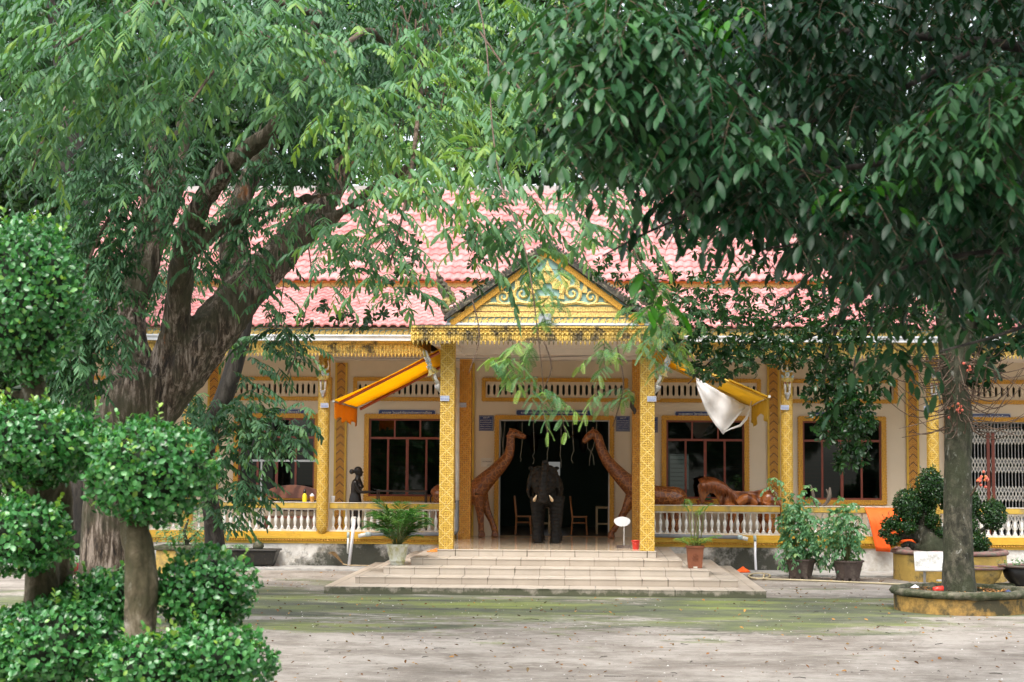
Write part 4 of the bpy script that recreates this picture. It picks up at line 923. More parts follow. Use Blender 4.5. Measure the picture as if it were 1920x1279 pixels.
# ------------------------------------------------------------------ sprouting young tamarind under the dark stem, left of the window
sap_base = G(435, 1074)
dt = thing('leaning_tree', 'thin black barked leaning tree with ferny sprouts in front of the left window', 'tree', (sap_base.x, 33.0, 0))
mb = MB(); limb(mb, [(450, 640, 31, 34), (438, 690, 31, 34), (418, 750, 31, 36), (395, 800, 31.2, 34), (385, 880, 32, 32), (400, 980, 33, 36), (405, 1075, 33, 46)], 10); t_ = mb.build('trunk', M['bark_dark'], dt, smooth=True)
mb = MB(); limb(mb, [(452, 650, 31, 30), (470, 560, 31, 22), (500, 470, 31, 12)], 8); limb(mb, [(395, 830, 31.3, 12), (450, 800, 30, 7), (560, 840, 29, 4)], 5); limb(mb, [(388, 870, 32, 12), (440, 880, 30, 7), (480, 930, 29.4, 4)], 5)
for k in range(9): a = rnd.uniform(330, 460); limb(mb, [(380, 800, 31, 3), (a, rnd.uniform(720, 800), 30.6, 2), (a + rnd.uniform(-50, 50), rnd.uniform(690, 850), 30.3, 1.5)], 4)
mb.build('branches', M['bark_dark'], dt)
cr = Crown()
for px, py, Yc, rx, ry, ns in ((450, 790, 29.5, 90, 50, 58), (510, 820, 29.2, 70, 40, 30), (430, 870, 29.6, 50, 60, 34), (470, 920, 29.5, 40, 40, 16), (470, 700, 30, 45, 50, 14), (570, 780, 29.2, 40, 30, 7), (420, 950, 30, 50, 40, 24), (370, 780, 30, 40, 60, 25), (500, 650, 30.3, 60, 25, 12)):
    c, d = blob_pts(px, py, Yc, rx, ry, .5, ns); h = np.stack([rng.normal(.4, .8, ns), rng.normal(-.3, .6, ns), rng.uniform(-.3, .4, ns)], 1)
    res, info = sprays(c, h, rng.uniform(.35, .7, ns), .5, 14, strip_tmpl(.13, .022), .8, 1.3, 1, .4, tiptint=.12, hang=.3); cr.add(res); cr.twigs(info, .004, 1)
cr.build('crown', M['leaf_tam'], dt)
# ------------------------------------------------------------------ big leaved tree reaching in from the right, close to the camera
bt = thing('rosewood_tree', 'big leaved dark tree close by, reaching in from the right and filling the upper right', 'tree', (6.8, 9.5, 0))
mb = MB()
mb.tube([(6.8, 9.5, 0), (6.7, 9.5, 1.5), (6.5, 9.6, 3), (6.1, 9.8, 4.6), (5.4, 10, 6.2)], [.3, .25, .23, .2, .16], 14)
mb.build('trunk', M['bark_grey'], bt, smooth=True)
mb = MB()
for pts in ([(2500, 350, 10, 40), (2200, 150, 10.5, 30), (1850, 80, 11, 20), (1500, 60, 11, 13), (1200, 110, 10.2, 8), (1000, 90, 9.4, 4)], [(2500, 400, 10, 34), (2150, 330, 10, 24), (1800, 300, 10.4, 15), (1500, 330, 10.2, 9), (1250, 420, 9.8, 5), (1130, 480, 9.6, 3)],
            [(2500, 450, 10, 30), (2150, 480, 9.5, 20), (1900, 470, 9.2, 12), (1700, 500, 9, 7), (1620, 560, 9, 3)], [(1500, 60, 11, 10), (1300, 220, 10.4, 7), (1100, 240, 9.6, 4), (980, 230, 9.2, 2)], [(1800, 300, 10.4, 12), (1640, 420, 10, 8), (1420, 470, 9.8, 4)],
            [(1850, 80, 11, 14), (1620, 200, 10.6, 9), (1400, 250, 10, 5)], [(2150, 480, 9.5, 14), (1950, 600, 9, 8), (1760, 660, 8.8, 4)]): limb(mb, pts, 7)
mb.build('branches', M['bark_dark'], bt, smooth=True)
BIG = oval_tmpl(.12, .022, .3, .25, .03)
cr = Crown()
lower = lambda x: np.interp(x, [900, 960, 1050, 1150, 1250, 1400, 1500, 1600, 1700, 1800, 1920, 2000], [240, 320, 335, 400, 455, 500, 500, 530, 600, 650, 620, 620])
def compound(n, gen, Yr, *a, **k_):
    for part in range(1): compound_(max(1, round(n / 5)), gen, Yr, *a, **k_)
def compound_(n, gen, Yr, lenr=(.30, .5), tint=None, npair=9, hb=-.5, tm=BIG, tiptint=.0, m_=7):
    px, py = gen(n); Yv = rng.uniform(*Yr, len(px)); c = np.array([P(a, b, y) for a, b, y in zip(px, py, Yv)])
    k = len(c); t0 = np.repeat(tint(k) if tint else rng.uniform(0, .5, k) ** 1.3, m_); c = np.repeat(c, m_, 0) + rng.normal(0, .05, (k * m_, 3)); az = np.tile(np.arange(m_) * 2 * np.pi / m_, k) + np.repeat(rng.uniform(0, 6, k), m_)
    h = np.stack([np.cos(az) + hb * .4, np.sin(az) - .25, rng.uniform(-.55, .15, k * m_)], 1); k *= m_
    res, info = sprays(c, h, rng.uniform(*lenr, k), .55, npair, tm, .75, 1.15, .95, .15, tint=t0, tiptint=tiptint, hang=.12, jit=.07); cr.add(res); cr.twigs(info, .004, 2)
def region(x0, x1, top=-60, bias=1.0):
    def g(n):
        x = rng.uniform(x0, x1, n); return x, top + (lower(x) - 105 - top) * rng.uniform(0, 1, n) ** bias
    return g
compound(330, region(1120, 2000), (9.2, 10.6)); compound(520, region(1200, 2050), (10.6, 12.4), tint=lambda k: rng.uniform(0, .3, k)); compound(620, region(1280, 2100), (12.4, 14.5), tint=lambda k: rng.uniform(0, .12, k)); compound(90, region(930, 1250, -60), (8.8, 9.6), tint=lambda k: rng.uniform(.5, .8, k))  # shade tinted into the deeper layers, skylight into the paler left cluster
compound(60, region(1250, 1900, 300, .6), (8.8, 9.4)); compound(60, lambda n: (rng.uniform(1680, 1960, n), rng.uniform(110, 430, n)), (8.7, 9.2), tint=lambda k: rng.uniform(.5, .76, k)); compound(60, lambda n: (rng.uniform(1130, 1520, n), rng.uniform(-20, 300, n)), (8.7, 9.2), tint=lambda k: rng.uniform(.42, .7, k)); compound(14, lambda n: (rng.uniform(1650, 1800, n), rng.uniform(590, 670, n)), (10.2, 10.8), tint=lambda k: rng.uniform(.55, .8, k), hb=-.6)  # paler tints put light on the right-edge and upper sprays
compound_(8, lambda n: (np.array([1230, 1245, 1690, 1655, 1570, 1600, 1340, 1385]), np.array([520, 555, 350, 362, 358, 362, 15, 30])), (8.9, 9.4), lenr=(.08, .15), npair=5, m_=3, tint=lambda k: rng.uniform(.92, 1, k))
# unseen part of its crown, added above the frame to shade what hangs below
n = 2300; cc = np.stack([rng.uniform(.6, 13, n), rng.uniform(-3, 19, n), rng.uniform(6.6, 9.5, n)], 1); cc[:, 2] += np.maximum(0, cc[:, 1] - 10) * .42
cc = cc[(cc[:, 1] < 15) | (cc[:, 0] > 2)]; k = len(cc); res, info = sprays(cc, np.stack([rng.normal(0, .7, k), rng.normal(0, .7, k), rng.uniform(-.3, .3, k)], 1), rng.uniform(.5, .8, k), .3, 9, oval_tmpl(.2, .055), .8, 1.3, .95, .3); cr.add(res)
cr.build('crown', M['leaf_big'], bt)
# ------------------------------------------------------------------ small glossy leaved tree behind it, drooping over the right eave
gt_ = thing('glossy_leaved_tree', 'drooping tree with small dark glossy leaves hanging in front of the right eave and windows', 'tree', (9.2, 27.5, 0))
mb = MB(); mb.tube([(9.2, 27.5, 0), (9.1, 27.5, 2), (8.8, 27.6, 4), (8.2, 27.8, 6), (7.5, 28, 8), (6.5, 28.3, 10)], [.26, .22, .2, .17, .14, .08], 12); mb.build('trunk', M['bark_dark'], gt_, smooth=True)
mb = MB()
GB_ = [[(1900, 420, 28, 14), (1750, 440, 28, 12), (1620, 520, 28, 9), (1560, 640, 28, 7), (1545, 720, 28, 5), (1555, 800, 28, 3)], [(1900, 380, 28, 14), (1700, 400, 28, 11), (1560, 480, 28, 8), (1430, 600, 28, 5), (1330, 680, 28, 3), (1290, 720, 28, 2)],
       [(1750, 440, 28, 9), (1640, 600, 28, 6), (1600, 700, 28, 4), (1625, 810, 28, 2)], [(1620, 520, 28, 6), (1480, 600, 28, 4), (1380, 640, 28, 2)], [(1900, 420, 28, 9), (1700, 560, 28, 5), (1500, 640, 28.2, 3), (1460, 670, 28, 2)]]
for pts in GB_: limb(mb, pts, 6)
mb.build('branches', M['bark_dark'], gt_, smooth=True)
OB = obov_tmpl(.115, .026); cr = Crown()
def rosettes(px, py, Y, rx, ry, dp, n, k=7, sc_=1.0, tm=OB, crown=None, tint=None, hang=.45):
    crown = crown or cr; c, d = blob_pts(px, py, Y, rx, ry, dp, n); c = np.repeat(c, k, 0) + rng.normal(0, .012, (n * k, 3)); a = np.tile(np.arange(k) * 2 * np.pi / k, n) + np.repeat(rng.uniform(0, 6, n), k)
    ax = np.repeat(unit(rng.normal(0, .35, (n, 3)) + np.array([0, -.3, -hang])), k, 0); e1 = unit(np.cross(ax, np.array([.3, .9, .2]))); e2 = np.cross(ax, e1)
    dv = e1 * np.cos(a)[:, None] + e2 * np.sin(a)[:, None] + ax * .45
    tt = np.repeat(rng.uniform(0, .6, n) if tint is None else tint(n), k)
    crown.add(place(tm, c, dv, -ax + rng.normal(0, .2, dv.shape), rng.uniform(.75, 1.2, n * k) * sc_, tt))
for a in ((1300, 560, 28, 140, 60, 1, 150), (1420, 610, 28, 150, 60, 1, 180), (1600, 540, 28.5, 160, 100, 1.3, 300), (1340, 680, 28, 70, 32, .5, 60), (1440, 660, 28, 90, 40, .6, 80), (1550, 640, 28, 70, 70, .6, 110), (1560, 730, 28, 52, 60, .5, 90), (1600, 790, 28, 45, 70, .5, 130), (1545, 800, 28, 30, 36, .4, 30), (1640, 700, 28, 30, 60, .4, 40), (1590, 860, 28, 40, 22, .3, 26), (1660, 560, 28, 100, 80, .8, 160), (1290, 640, 28, 50, 40, .4, 40), (1180, 500, 28, 100, 50, .8, 40)): rosettes(*a)
for a in ((600, 590, 26, 50, 30, .4, 10), (690, 600, 26, 60, 22, .4, 14), (900, 450, 26, 40, 50, .4, 16), (560, 640, 26, 30, 30, .3, 6), (770, 480, 26, 40, 50, .4, 14), (890, 540, 26, 26, 26, .3, 5), (735, 560, 26, 40, 40, .4, 8)): rosettes(*a)
# its upper leaves
for a in ((1500, 300, 30, 360, 220, 3, 900), (1850, 350, 30, 250, 300, 3, 700)): rosettes(*a, 6, 1.5)
cr.build('crown', M['leaf_gloss'], gt_)
# ------------------------------------------------------------------ trees behind the hall and beside it
def back_tree(base, trunk_r, hgt, clumps, label, group='trees behind the hall', tm=None, mt=None, name='background_tree', leafs=5):
    o = thing(name, label, 'tree', base, group); x, y, _ = base; mb = MB()
    mb.tube([(x, y, 0), (x + .2, y, hgt * .3), (x - .2, y, hgt * .6), (x, y, hgt)], [trunk_r * 1.2, trunk_r, trunk_r * .8, trunk_r * .4], 10); mb.build('trunk', M['bark_dark'], o, smooth=True)
    mb = MB(); cr_ = Crown()
    for px, py, Y, rx, ry, dp, n in clumps:
        c = P(px, py, Y); mb.tube([(x, y, max(1.5, min(hgt * .9, c.z - 1.5))), ((x + c.x) / 2, (y + c.y) / 2, c.z - .5), tuple(c)], [trunk_r * .45, trunk_r * .3, .05], 6)
        for q in range(5):
            e = c + Vector((rnd.uniform(-1, 1) * rx * Y / FPX, rnd.uniform(-1, 1) * dp, rnd.uniform(-1, 1) * ry * Y / FPX)); mb.tube([tuple(c), tuple(e)], [.05, .015], 4)
        rosettes(px, py, Y, rx, ry, dp, n, leafs, rnd.uniform(1.7, 2.3), tm or OB, cr_, tint=lambda k: np.clip(rng.normal(.4, .28, k), 0, 1), hang=.3)
    mb.build('branches', M['bark_dark'], o); cr_.build('crown', mt or M['leaf_back'], o)
BT = [((-21, 36, 0), .4, 9, [(60, 330, 34, 150, 150, 1.8, 800), (30, 620, 35, 110, 220, 1.5, 900), (60, 130, 36, 200, 160, 2, 800)], 'dark leafy tree left of the hall end'),
      ((-15.5, 50, 0), .35, 12, [(220, 240, 49, 250, 200, 2.5, 2200), (150, 40, 50, 300, 180, 2.5, 1900)], 'leafy tree behind the left end of the roof'),
      ((-9.5, 51, 0), .35, 13, [(480, 220, 49, 250, 190, 2.5, 2200), (500, 20, 50, 300, 170, 2.5, 1900)], 'leafy tree behind the left half of the roof'),
      ((-4, 51.5, 0), .35, 13, [(790, 220, 50, 240, 170, 2.5, 1900), (800, 10, 50, 280, 160, 2.5, 1600)], 'leafy tree coloured as if sunlit behind the roof left of the gable', 'trees behind the hall', None, M['leaf_lit']),
      ((1.5, 51, 0), .35, 13, [(1080, 230, 50, 230, 150, 2.5, 1800), (1080, 20, 50, 260, 160, 2.5, 1400)], 'leafy tree behind the roof above the gable'),
      ((8, 51, 0), .35, 13, [(1390, 150, 50, 290, 240, 2.5, 2000)], 'leafy tree behind the right half of the roof'),
      ((14, 51, 0), .35, 13, [(1750, 150, 50, 320, 260, 2.5, 2200)], 'leafy tree behind the right end of the roof'),
      ((-17.5, 43, 0), .4, 8, [(10, 800, 42, 120, 150, 1.6, 900), (90, 560, 42, 90, 160, 1.5, 600)], 'shaded leafy tree by the corner of the hall')]
for a in BT: back_tree(*a)
ft = thing('straight_trunk_tree', 'straight dark trunk rising behind the tamarind at upper left', 'tree', (-9.0, 30, 0)); mb = MB()
limb(mb, [(150, 1040, 30, 60), (150, 800, 30, 52), (150, 520, 30, 50), (142, 400, 30, 52), (128, 300, 30, 58), (132, 180, 30, 48), (110, 40, 30, 44), (105, -60, 30, 34)], 10); mb.build('trunk', M['bark_dark'], ft, smooth=True)
cr = Crown(); rosettes(110, -20, 30, 220, 90, 1.5, 260, 6, 1.6, OB, cr); cr.build('crown', M['leaf_back'], ft)
for x_, y_, n_, lb in ((-9, -13, 900, 'dense tree across the yard, behind and left of the viewpoint'), (0, -16, 1000, 'dense tree across the yard, straight behind the viewpoint'), (9, -13, 900, 'dense tree across the yard, behind and right of the viewpoint'), (18, -6, 700, 'dense tree far to the right of the viewpoint')):
    o = thing('yard_tree', lb, 'tree', (x_, y_, 0), 'trees across the yard'); mb = MB(); mb.tube([(x_, y_, 0), (x_ + .2, y_, 3), (x_, y_, 7)], [.4, .32, .15], 10); mb.build('trunk', M['bark_dark'], o, smooth=True)
    d = unit(rng.normal(size=(n_, 3))); c = np.array([x_, y_, 7.5]) + d * (rng.uniform(.5, 1, n_) ** .4)[:, None] * np.array([5.5, 3, 6]); cr = Crown(); c = np.repeat(c, 4, 0) + rng.normal(0, .25, (n_ * 4, 3)); k = len(c)
    cr.add(place(oval_tmpl(.6, .2), c, rng.normal(size=(k, 3)), rng.normal(size=(k, 3)), rng.uniform(.7, 1.2, k), rng.uniform(0, .7, k))); cr.build('crown', M['leaf_back'], o)
# ------------------------------------------------------------------ clipped cloud trees in the left foreground
FL_ = oval_tmpl(.040, .0145, .12, .25, .5)
def cloud(parent, pads, Y, leafmat=M['leaf_fig'], dens=1.0, tm=FL_, size=1.0, core=True, name='clipped_pad'):
    for px, py, dY, rx, ry in pads:
        Yc = Y + dY; c = np.array(P(px, py, Yc)); sx, sz = rx * Yc / FPX, ry * Yc / FPX; sy = sx * .9
        area = 4 * math.pi * ((sx*sy)**1.6/3 + (sx*sz)**1.6/3 + (sy*sz)**1.6/3) ** (1/1.6); n = int(area / (.0009 * size * size) * 2.1 * dens)
        d = unit(rng.normal(size=(n, 3))); front = (d[:, 1] < .45); d = d[front]; n = len(d)
        lump = np.array([noise.fractal(Vector((q[0] * 2.6 + px, q[1] * 2.6 + py, q[2] * 2.6)), 1, 2, 3) for q in d]); r = 1 + lump * (.19 if size < 1.1 else .09) - rng.uniform(0, 1, n) ** 2 * .22
        pos = c + d * r[:, None] * np.array([sx, sy, sz]); nrm = unit(d / np.array([sx, sy, sz]))
        dv = rng.normal(0, .8, (n, 3)) + nrm * .45 + np.array([0, 0, .15]); tt = np.clip(rng.normal(.38, .2, n) + .35 * (rng.uniform(size=n) > .93), 0, 1)
        V, F, T = place(tm, pos, dv, nrm + rng.normal(0, .35, (n, 3)), rng.uniform(.7, 1.25, n) * size, tt)
        # a few long unclipped shoots
        cr_ = Crown(); cr_.add((V, F, T))
        if size >= .9:
            ns = 7; dd = unit(rng.normal(0, .5, (ns, 3)) + np.array([0, -.2, 1])); cc = c + dd * np.array([sx, sy, sz]); res, info = sprays(cc, dd + np.array([0, 0, .6]), rng.uniform(.05, .12, ns), -.1, 6, tm, .8, 1.1, .9, .4, tint=rng.uniform(.6, 1, ns), hang=-.1); cr_.add(res); cr_.twigs(info, .002)
        pad = cr_.build(name, leafmat, parent)
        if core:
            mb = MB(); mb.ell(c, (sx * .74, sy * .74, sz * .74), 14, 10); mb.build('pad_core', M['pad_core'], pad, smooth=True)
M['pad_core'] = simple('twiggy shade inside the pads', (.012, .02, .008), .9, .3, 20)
tp = thing('cloud_pruned_tree', 'cloud pruned fig with twin trunks and tall egg shaped top at far left', 'topiary', (P(80, 1279, 10.8).x, 10.8, 0), 'cloud pruned trees in the foreground')
mb = MB()
for pts in ([(80, 1600, 10.8, 90), (72, 1279, 10.8, 72), (80, 1100, 10.8, 66), (75, 960, 10.8, 62), (85, 860, 10.8, 58), (70, 760, 10.8, 50), (40, 640, 10.8, 40)], [(85, 1400, 10.9, 60), (115, 1160, 10.9, 38), (122, 1000, 10.9, 34), (115, 880, 10.9, 30), (60, 780, 10.9, 26), (48, 700, 10.9, 22)], [(80, 780, 10.8, 20), (30, 740, 10.8, 16), (-20, 730, 10.8, 12)]): limb(mb, pts, 12)
t_ = mb.build('trunk', M['bark_fig'], tp); fuse(t_, .018, 2); roughen(t_, .018, 7, .5)
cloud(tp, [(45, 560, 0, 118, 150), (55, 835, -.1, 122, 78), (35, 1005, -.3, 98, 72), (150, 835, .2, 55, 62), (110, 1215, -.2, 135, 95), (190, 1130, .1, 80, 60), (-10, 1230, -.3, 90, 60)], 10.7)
tq = thing('cloud_pruned_tree', 'cloud pruned fig with one mottled trunk, right of the twin trunked one', 'topiary', (P(265, 1279, 10.2).x, 10.2, 0), 'cloud pruned trees in the foreground')
mb = MB(); 
for pts in ([(280, 1600, 10.2, 90), (268, 1279, 10.2, 66), (262, 1200, 10.2, 60), (266, 1120, 10.2, 64), (262, 1040, 10.2, 66), (255, 990, 10.2, 60), (270, 940, 10.2, 40)], [(280, 1100, 10.3, 34), (330, 1110, 10.4, 22), (380, 1110, 10.4, 14)], [(285, 1500, 10.2, 40), (330, 1330, 10.2, 28), (400, 1250, 10.2, 18)]): limb(mb, pts, 12)
t_ = mb.build('trunk', M['bark_fig'], tq); fuse(t_, .018, 2); roughen(t_, .018, 7, .5)
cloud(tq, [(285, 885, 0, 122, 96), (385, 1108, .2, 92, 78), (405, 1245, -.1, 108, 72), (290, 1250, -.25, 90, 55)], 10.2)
# ------------------------------------------------------------------ cannonball tree in its round planter on the right
RC = G(1800, 1144); rc = (RC.x, RC.y)
pl = thing('tree_planter', 'round mossy ochre planter ring filled with leaf litter, round the tree on the right', 'planter', (rc[0], rc[1], 0))
mb = MB(); mb.lathe([(1.12, 0), (1.13, .26), (.98, .26), (.98, 0)], (rc[0], rc[1], 0), 48, False); mb.build('ring_wall', M['planter_ring'], pl, smooth=False)
mb = MB(); mb.lathe([(1.10, .262), (1.17, .27), (1.21, .33), (1.17, .385), (1.05, .40), (.99, .385), (.985, .262)], (rc[0], rc[1], 0), 64, False); o = mb.build('coping', M['ring_top'], pl, smooth=True); roughen(o, .02, 6, 1)
mb = MB(); mb.lathe([(.002, .30), (.5, .31), (.984, .27)], (rc[0], rc[1], 0), 32, False); o = mb.build('soil', M['soil'], pl, smooth=True)
ct = thing('cannonball_tree', 'straight grey lichened tree with spiny fruiting twigs standing in the round ochre planter', 'tree', (rc[0], rc[1], .30))
mb = MB(); Yt = rc[1]
limb(mb, [(1800, 1128, Yt, 84), (1799, 1112, Yt, 66), (1797, 1050, Yt, 56), (1796, 950, Yt, 52), (1796, 850, Yt, 50), (1797, 780, Yt, 52), (1790, 720, Yt, 50), (1800, 650, Yt, 40), (1830, 560, Yt, 34), (1850, 450, Yt, 28), (1860, 300, Yt, 18)], 18)
limb(mb, [(1790, 740, Yt, 46), (1780, 650, Yt, 40), (1765, 560, Yt, 32), (1740, 450, Yt, 24), (1710, 340, Yt, 14)], 12)
o = mb.build('trunk', M['bark_grey'], ct); fuse(o, .02, 2); roughen(o, .012, 6)
mb = MB()
for k in range(110):
    a = rnd.uniform(-1.7, 1.7); y0 = rnd.uniform(660, 810); x0 = 1796 + math.sin(a) * 22; ln = rnd.uniform(50, 150); ex = x0 + math.sin(a) * ln + rnd.uniform(-20, 20); ey = y0 + rnd.uniform(-80, 30) + 15; Y2 = Yt - math.cos(a) * ln / 112 - .2
    limb(mb, [(x0, y0, Yt - math.cos(a) * .2, 2.4), ((x0 + ex) / 2, y0 + 12 + rnd.uniform(-10, 10), (Yt + Y2) / 2, 1.7), (ex, ey, Y2, 1.0)], 4)
mb.build('fruiting_twigs', M['twig'], ct)
mb = MB()
for px, py, n in ((1842, 900, 16), (1792, 766, 10), (1815, 690, 4)):
    for k in range(n): c = P(px + rnd.gauss(0, 8), py + rnd.gauss(0, 6), Yt - .35 + rnd.gauss(0, .05)); mb.ell(c, (.028, .02, .026), 6, 4)
mb.build('blossoms', simple('coral blossoms', (.60, .12, .08), .5, .4, 30, (.6, .45, .05), .4, 20), ct)
mb = MB(); limb(mb, [(1820, 930, Yt - .2, 4), (1838, 900, Yt - .4, 3)], 4); mb.build('flower_stalk', M['twig'], ct)
cr = Crown()
for a in ((1700, 380, Yt, 120, 90, 1, 110), (1860, 300, Yt, 140, 130, 1, 160), (1880, 600, Yt, 80, 70, .8, 60), (1830, 690, Yt, 60, 40, .6, 14)): rosettes(*a, 7, 1.6, oval_tmpl(.13, .03, .2, .2), cr)
cr.build('crown', M['leaf_big'], ct)
# leaf litter inside the planter and about the yard
def litter(name, pts, m, s_lo=.5, s_hi=1.2, z=.006):
    n = len(pts); V, F, T = place(oval_tmpl(.07, .022, -.25, .6), pts, np.stack([rng.normal(size=n), rng.normal(size=n), rng.normal(0, .15, n)], 1), rand_up(n, .3), rng.uniform(s_lo, s_hi, n), rng.uniform(0, 1, n)); o = fastmesh(name, V, F, m, None, T); tag(o, '', '', kind='stuff'); return o
n = 260; a = rng.uniform(0, 6.28, n); r_ = .95 * np.sqrt(rng.uniform(.1, 1, n)); litter('leaf_litter', np.stack([rc[0] + r_ * np.cos(a), rc[1] + r_ * np.sin(a), np.full(n, .33)], 1), M['leaf_dead'], .5, 1.3)
n = 1500; x = rng.uniform(-8, 11, n); y = rng.uniform(17.5, 38, n); y = 38 - (38 - y) * .97; pts = np.stack([x, y, np.full(n, .008)], 1); ins = (x > -5.2) & (x < 3.6) & (y > 30.3)
litter('fallen_leaves', pts[~ins], M['leaf_dead'], .2, 1.0)

n = 6500; x = rng.uniform(-9, 12, n); y = 15 + 23 * rng.uniform(0, 1, n) ** 1.2; ok = ~((x > -5.1) & (x < 3.5) & (y > 30.4)) & (np.hypot(x - rc[0], y - rc[1]) > 1.25); x, y = x[ok], y[ok]; n = len(x); s_ = .004 + .012 * rng.uniform(0, 1, n) ** 4
TT = np.array([[-1, -.7, 0], [1, -.8, 0], [.2, 1, 0], [0, 0, .8]]) ; TF = np.array([[0, 1, 3, 3], [1, 2, 3, 3], [2, 0, 3, 3]])
an = rng.uniform(0, 6.28, n); ca, sa = np.cos(an), np.sin(an); V = np.stack([ca[:, None] * TT[None, :, 0] - sa[:, None] * TT[None, :, 1], sa[:, None] * TT[None, :, 0] + ca[:, None] * TT[None, :, 1], np.broadcast_to(TT[None, :, 2], (n, 4))], 2) * s_[:, None, None] + np.stack([x, y, np.full(n, .002)], 1)[:, None, :]
Fq = np.array([[0, 1, 3], [1, 2, 3], [2, 0, 3]])[None] + (np.arange(n) * 4)[:, None, None]
M['grit'] = leaf('grit', [(.05, .04, .03), (.18, .15, .12), (.40, .37, .34), (.72, .71, .70)], .9, 0.0)
tag(fastmesh('grit', V.reshape(-1, 3), Fq.reshape(-1, 3), M['grit'], None, np.repeat(rng.uniform(0, 1, n), 4), smooth=False), '', '', kind='stuff')
mb = MB()
for k in range(90):
    x, y, a, l = rnd.uniform(-6, 10), rnd.uniform(17, 30), rnd.uniform(0, 6.3), rnd.uniform(.05, .28); mb.tube([(x, y, .006), (x + l * .5 * math.cos(a) , y + l * .5 * math.sin(a), .012), (x + l * math.cos(a + .3), y + l * math.sin(a + .3), .006)], [.004, .004, .002], 4)
tag(mb.build('fallen_twigs', M['bark_dark']), '', '', kind='stuff')
# ------------------------------------------------------------------ signs
def long_sign(px0, px1, pyc, txt, label):
    a, b = P(px0, pyc, 39.96), P(px1, pyc, 39.96); cx, cz, w_ = (a.x + b.x) / 2, (a.z + b.z) / 2, b.x - a.x; h = .155
    s = thing('wall_sign', label, 'sign', (cx, 39.999, cz), 'long blue signs above the openings')
    mb = MB(); mb.box((cx - w_/2, 39.97, cz - h/2), (cx + w_/2, 39.998, cz + h/2)); mb.build('sign_border', M['sign_edge'], s)
    pts = [];  rw, rh = w_/2 - .018, h/2 - .018
    for sx, sz in ((1, 1), (-1, 1), (-1, -1), (1, -1)):
        for q in range(4):
            t = q / 3 * math.pi / 2; a_ = {(1, 1): 0, (-1, 1): math.pi/2, (-1, -1): math.pi, (1, -1): 1.5*math.pi}[(sx, sz)] + t
            pts.append((cx + sx * (rw - .04) + .04 * math.cos(a_), cz + sz * (rh - .04) + .04 * math.sin(a_)))
    mb = MB(); mb.prism(pts, 39.962, 39.9695); mb.build('sign_face', M['sign_blue'], s)
    text_mesh(txt, w_ * .86, .082, M['letter'], 'lettering', s, (0, -.041, 0))
long_sign(465, 571, 772, 'សាខាធម្មវិន័យនៃវត្តប្រាសាទសិរីសាមគ្គី៖', 'long blue sign of cream script above the window behind the ferny sprouts')
long_sign(709, 817, 773.5, 'សាលារៀនពុទ្ធិកវិទ្យាល័យខេត្តត្រាវិញ៖', 'long blue sign of cream script above the window behind the woman statue')
long_sign(967, 1112, 774, 'ឧ.ស.តោការ.ឧ.ស.តោការុណាសាលាបុណ្យកុសលទាន កសាងឆ្នាំ៖', 'longest blue sign of cream script, centred above the main doorway')
long_sign(1265, 1373, 776.5, 'សាឡាយាយអៀងតាឃីនសាងជូនព្រះពុទ្ធសាសនា', 'long blue sign of cream script half covered by the torn white awning')
long_sign(1518, 1626, 778, 'សាលាឧបាសកយិនធឿននិងឧបាសិកាកូនចៅ', 'long blue sign of cream script partly behind the drooping glossy leaves')
long_sign(1820, 1896, 781, 'បន្ទប់គ្រូបង្រៀនពុទ្ធិកសិក្សា', 'long blue sign of cream script above the folding lattice gate')
def square_sign(px0, py0, px1, py1, label, nl=5):
    a, b = P(px0, py0, 39.96), P(px1, py1, 39.96); cx, cz = (a.x + b.x) / 2, (a.z + b.z) / 2; w_, h = b.x - a.x, a.z - b.z
    s = thing('donor_plaque', label, 'sign', (cx, 39.999, cz), 'square blue plaques beside the pillars')
    mb = MB(); mb.box((cx - w_/2, 39.975, cz - h/2), (cx + w_/2, 39.998, cz + h/2)); mb.build('sign_face', M['sign_blue'], s)
    mb = MB(); i_ = .016
    mb.ring([(cx-w_/2+i_, cz-h/2+i_), (cx+w_/2-i_, cz-h/2+i_), (cx+w_/2-i_, cz+h/2-i_), (cx-w_/2+i_, cz+h/2-i_)], [(cx-w_/2+i_+.007, cz-h/2+i_+.007), (cx+w_/2-i_-.007, cz-h/2+i_+.007), (cx+w_/2-i_-.007, cz+h/2-i_-.007), (cx-w_/2+i_+.007, cz+h/2-i_-.007)], 39.972, 39.9745); mb.build('sign_border', M['sign_edge'], s)
    text_mesh('ប្រវត្តិ', w_ * .42, .055, M['letter'], 'lettering', s, (0, -.028, h * .36))
    for k, tx in enumerate(('ពុទ្ធសករាជ ២៥៤៨ គ្រិស្ត', 'ឧបាសកឧបាសិកាចំណុះជើងវត្ត', 'បានសាងសាលារៀនឆ្នាំ ២០០៤', 'ដើម្បីប្រយោជន៍ដល់កូនចៅ', 'សិក្សារៀនសូត្រតទៅ')): text_mesh(tx, w_ * .82, .036, M['letter'], 'lettering', s, (0, -.028, h * (.19 - .135 * k)))
square_sign(898, 779, 925, 808, 'square navy plaque with lines of script left of the doorway, above the paper notice')
square_sign(1155, 780, 1181, 809, 'square navy plaque with lines of script right of the doorway')
square_sign(831, 778.5, 857, 807.5, 'square navy plaque mostly hidden behind the left front pillar')
square_sign(1207, 782, 1233.5, 811, 'square navy plaque peeking out right of the right front pillar')
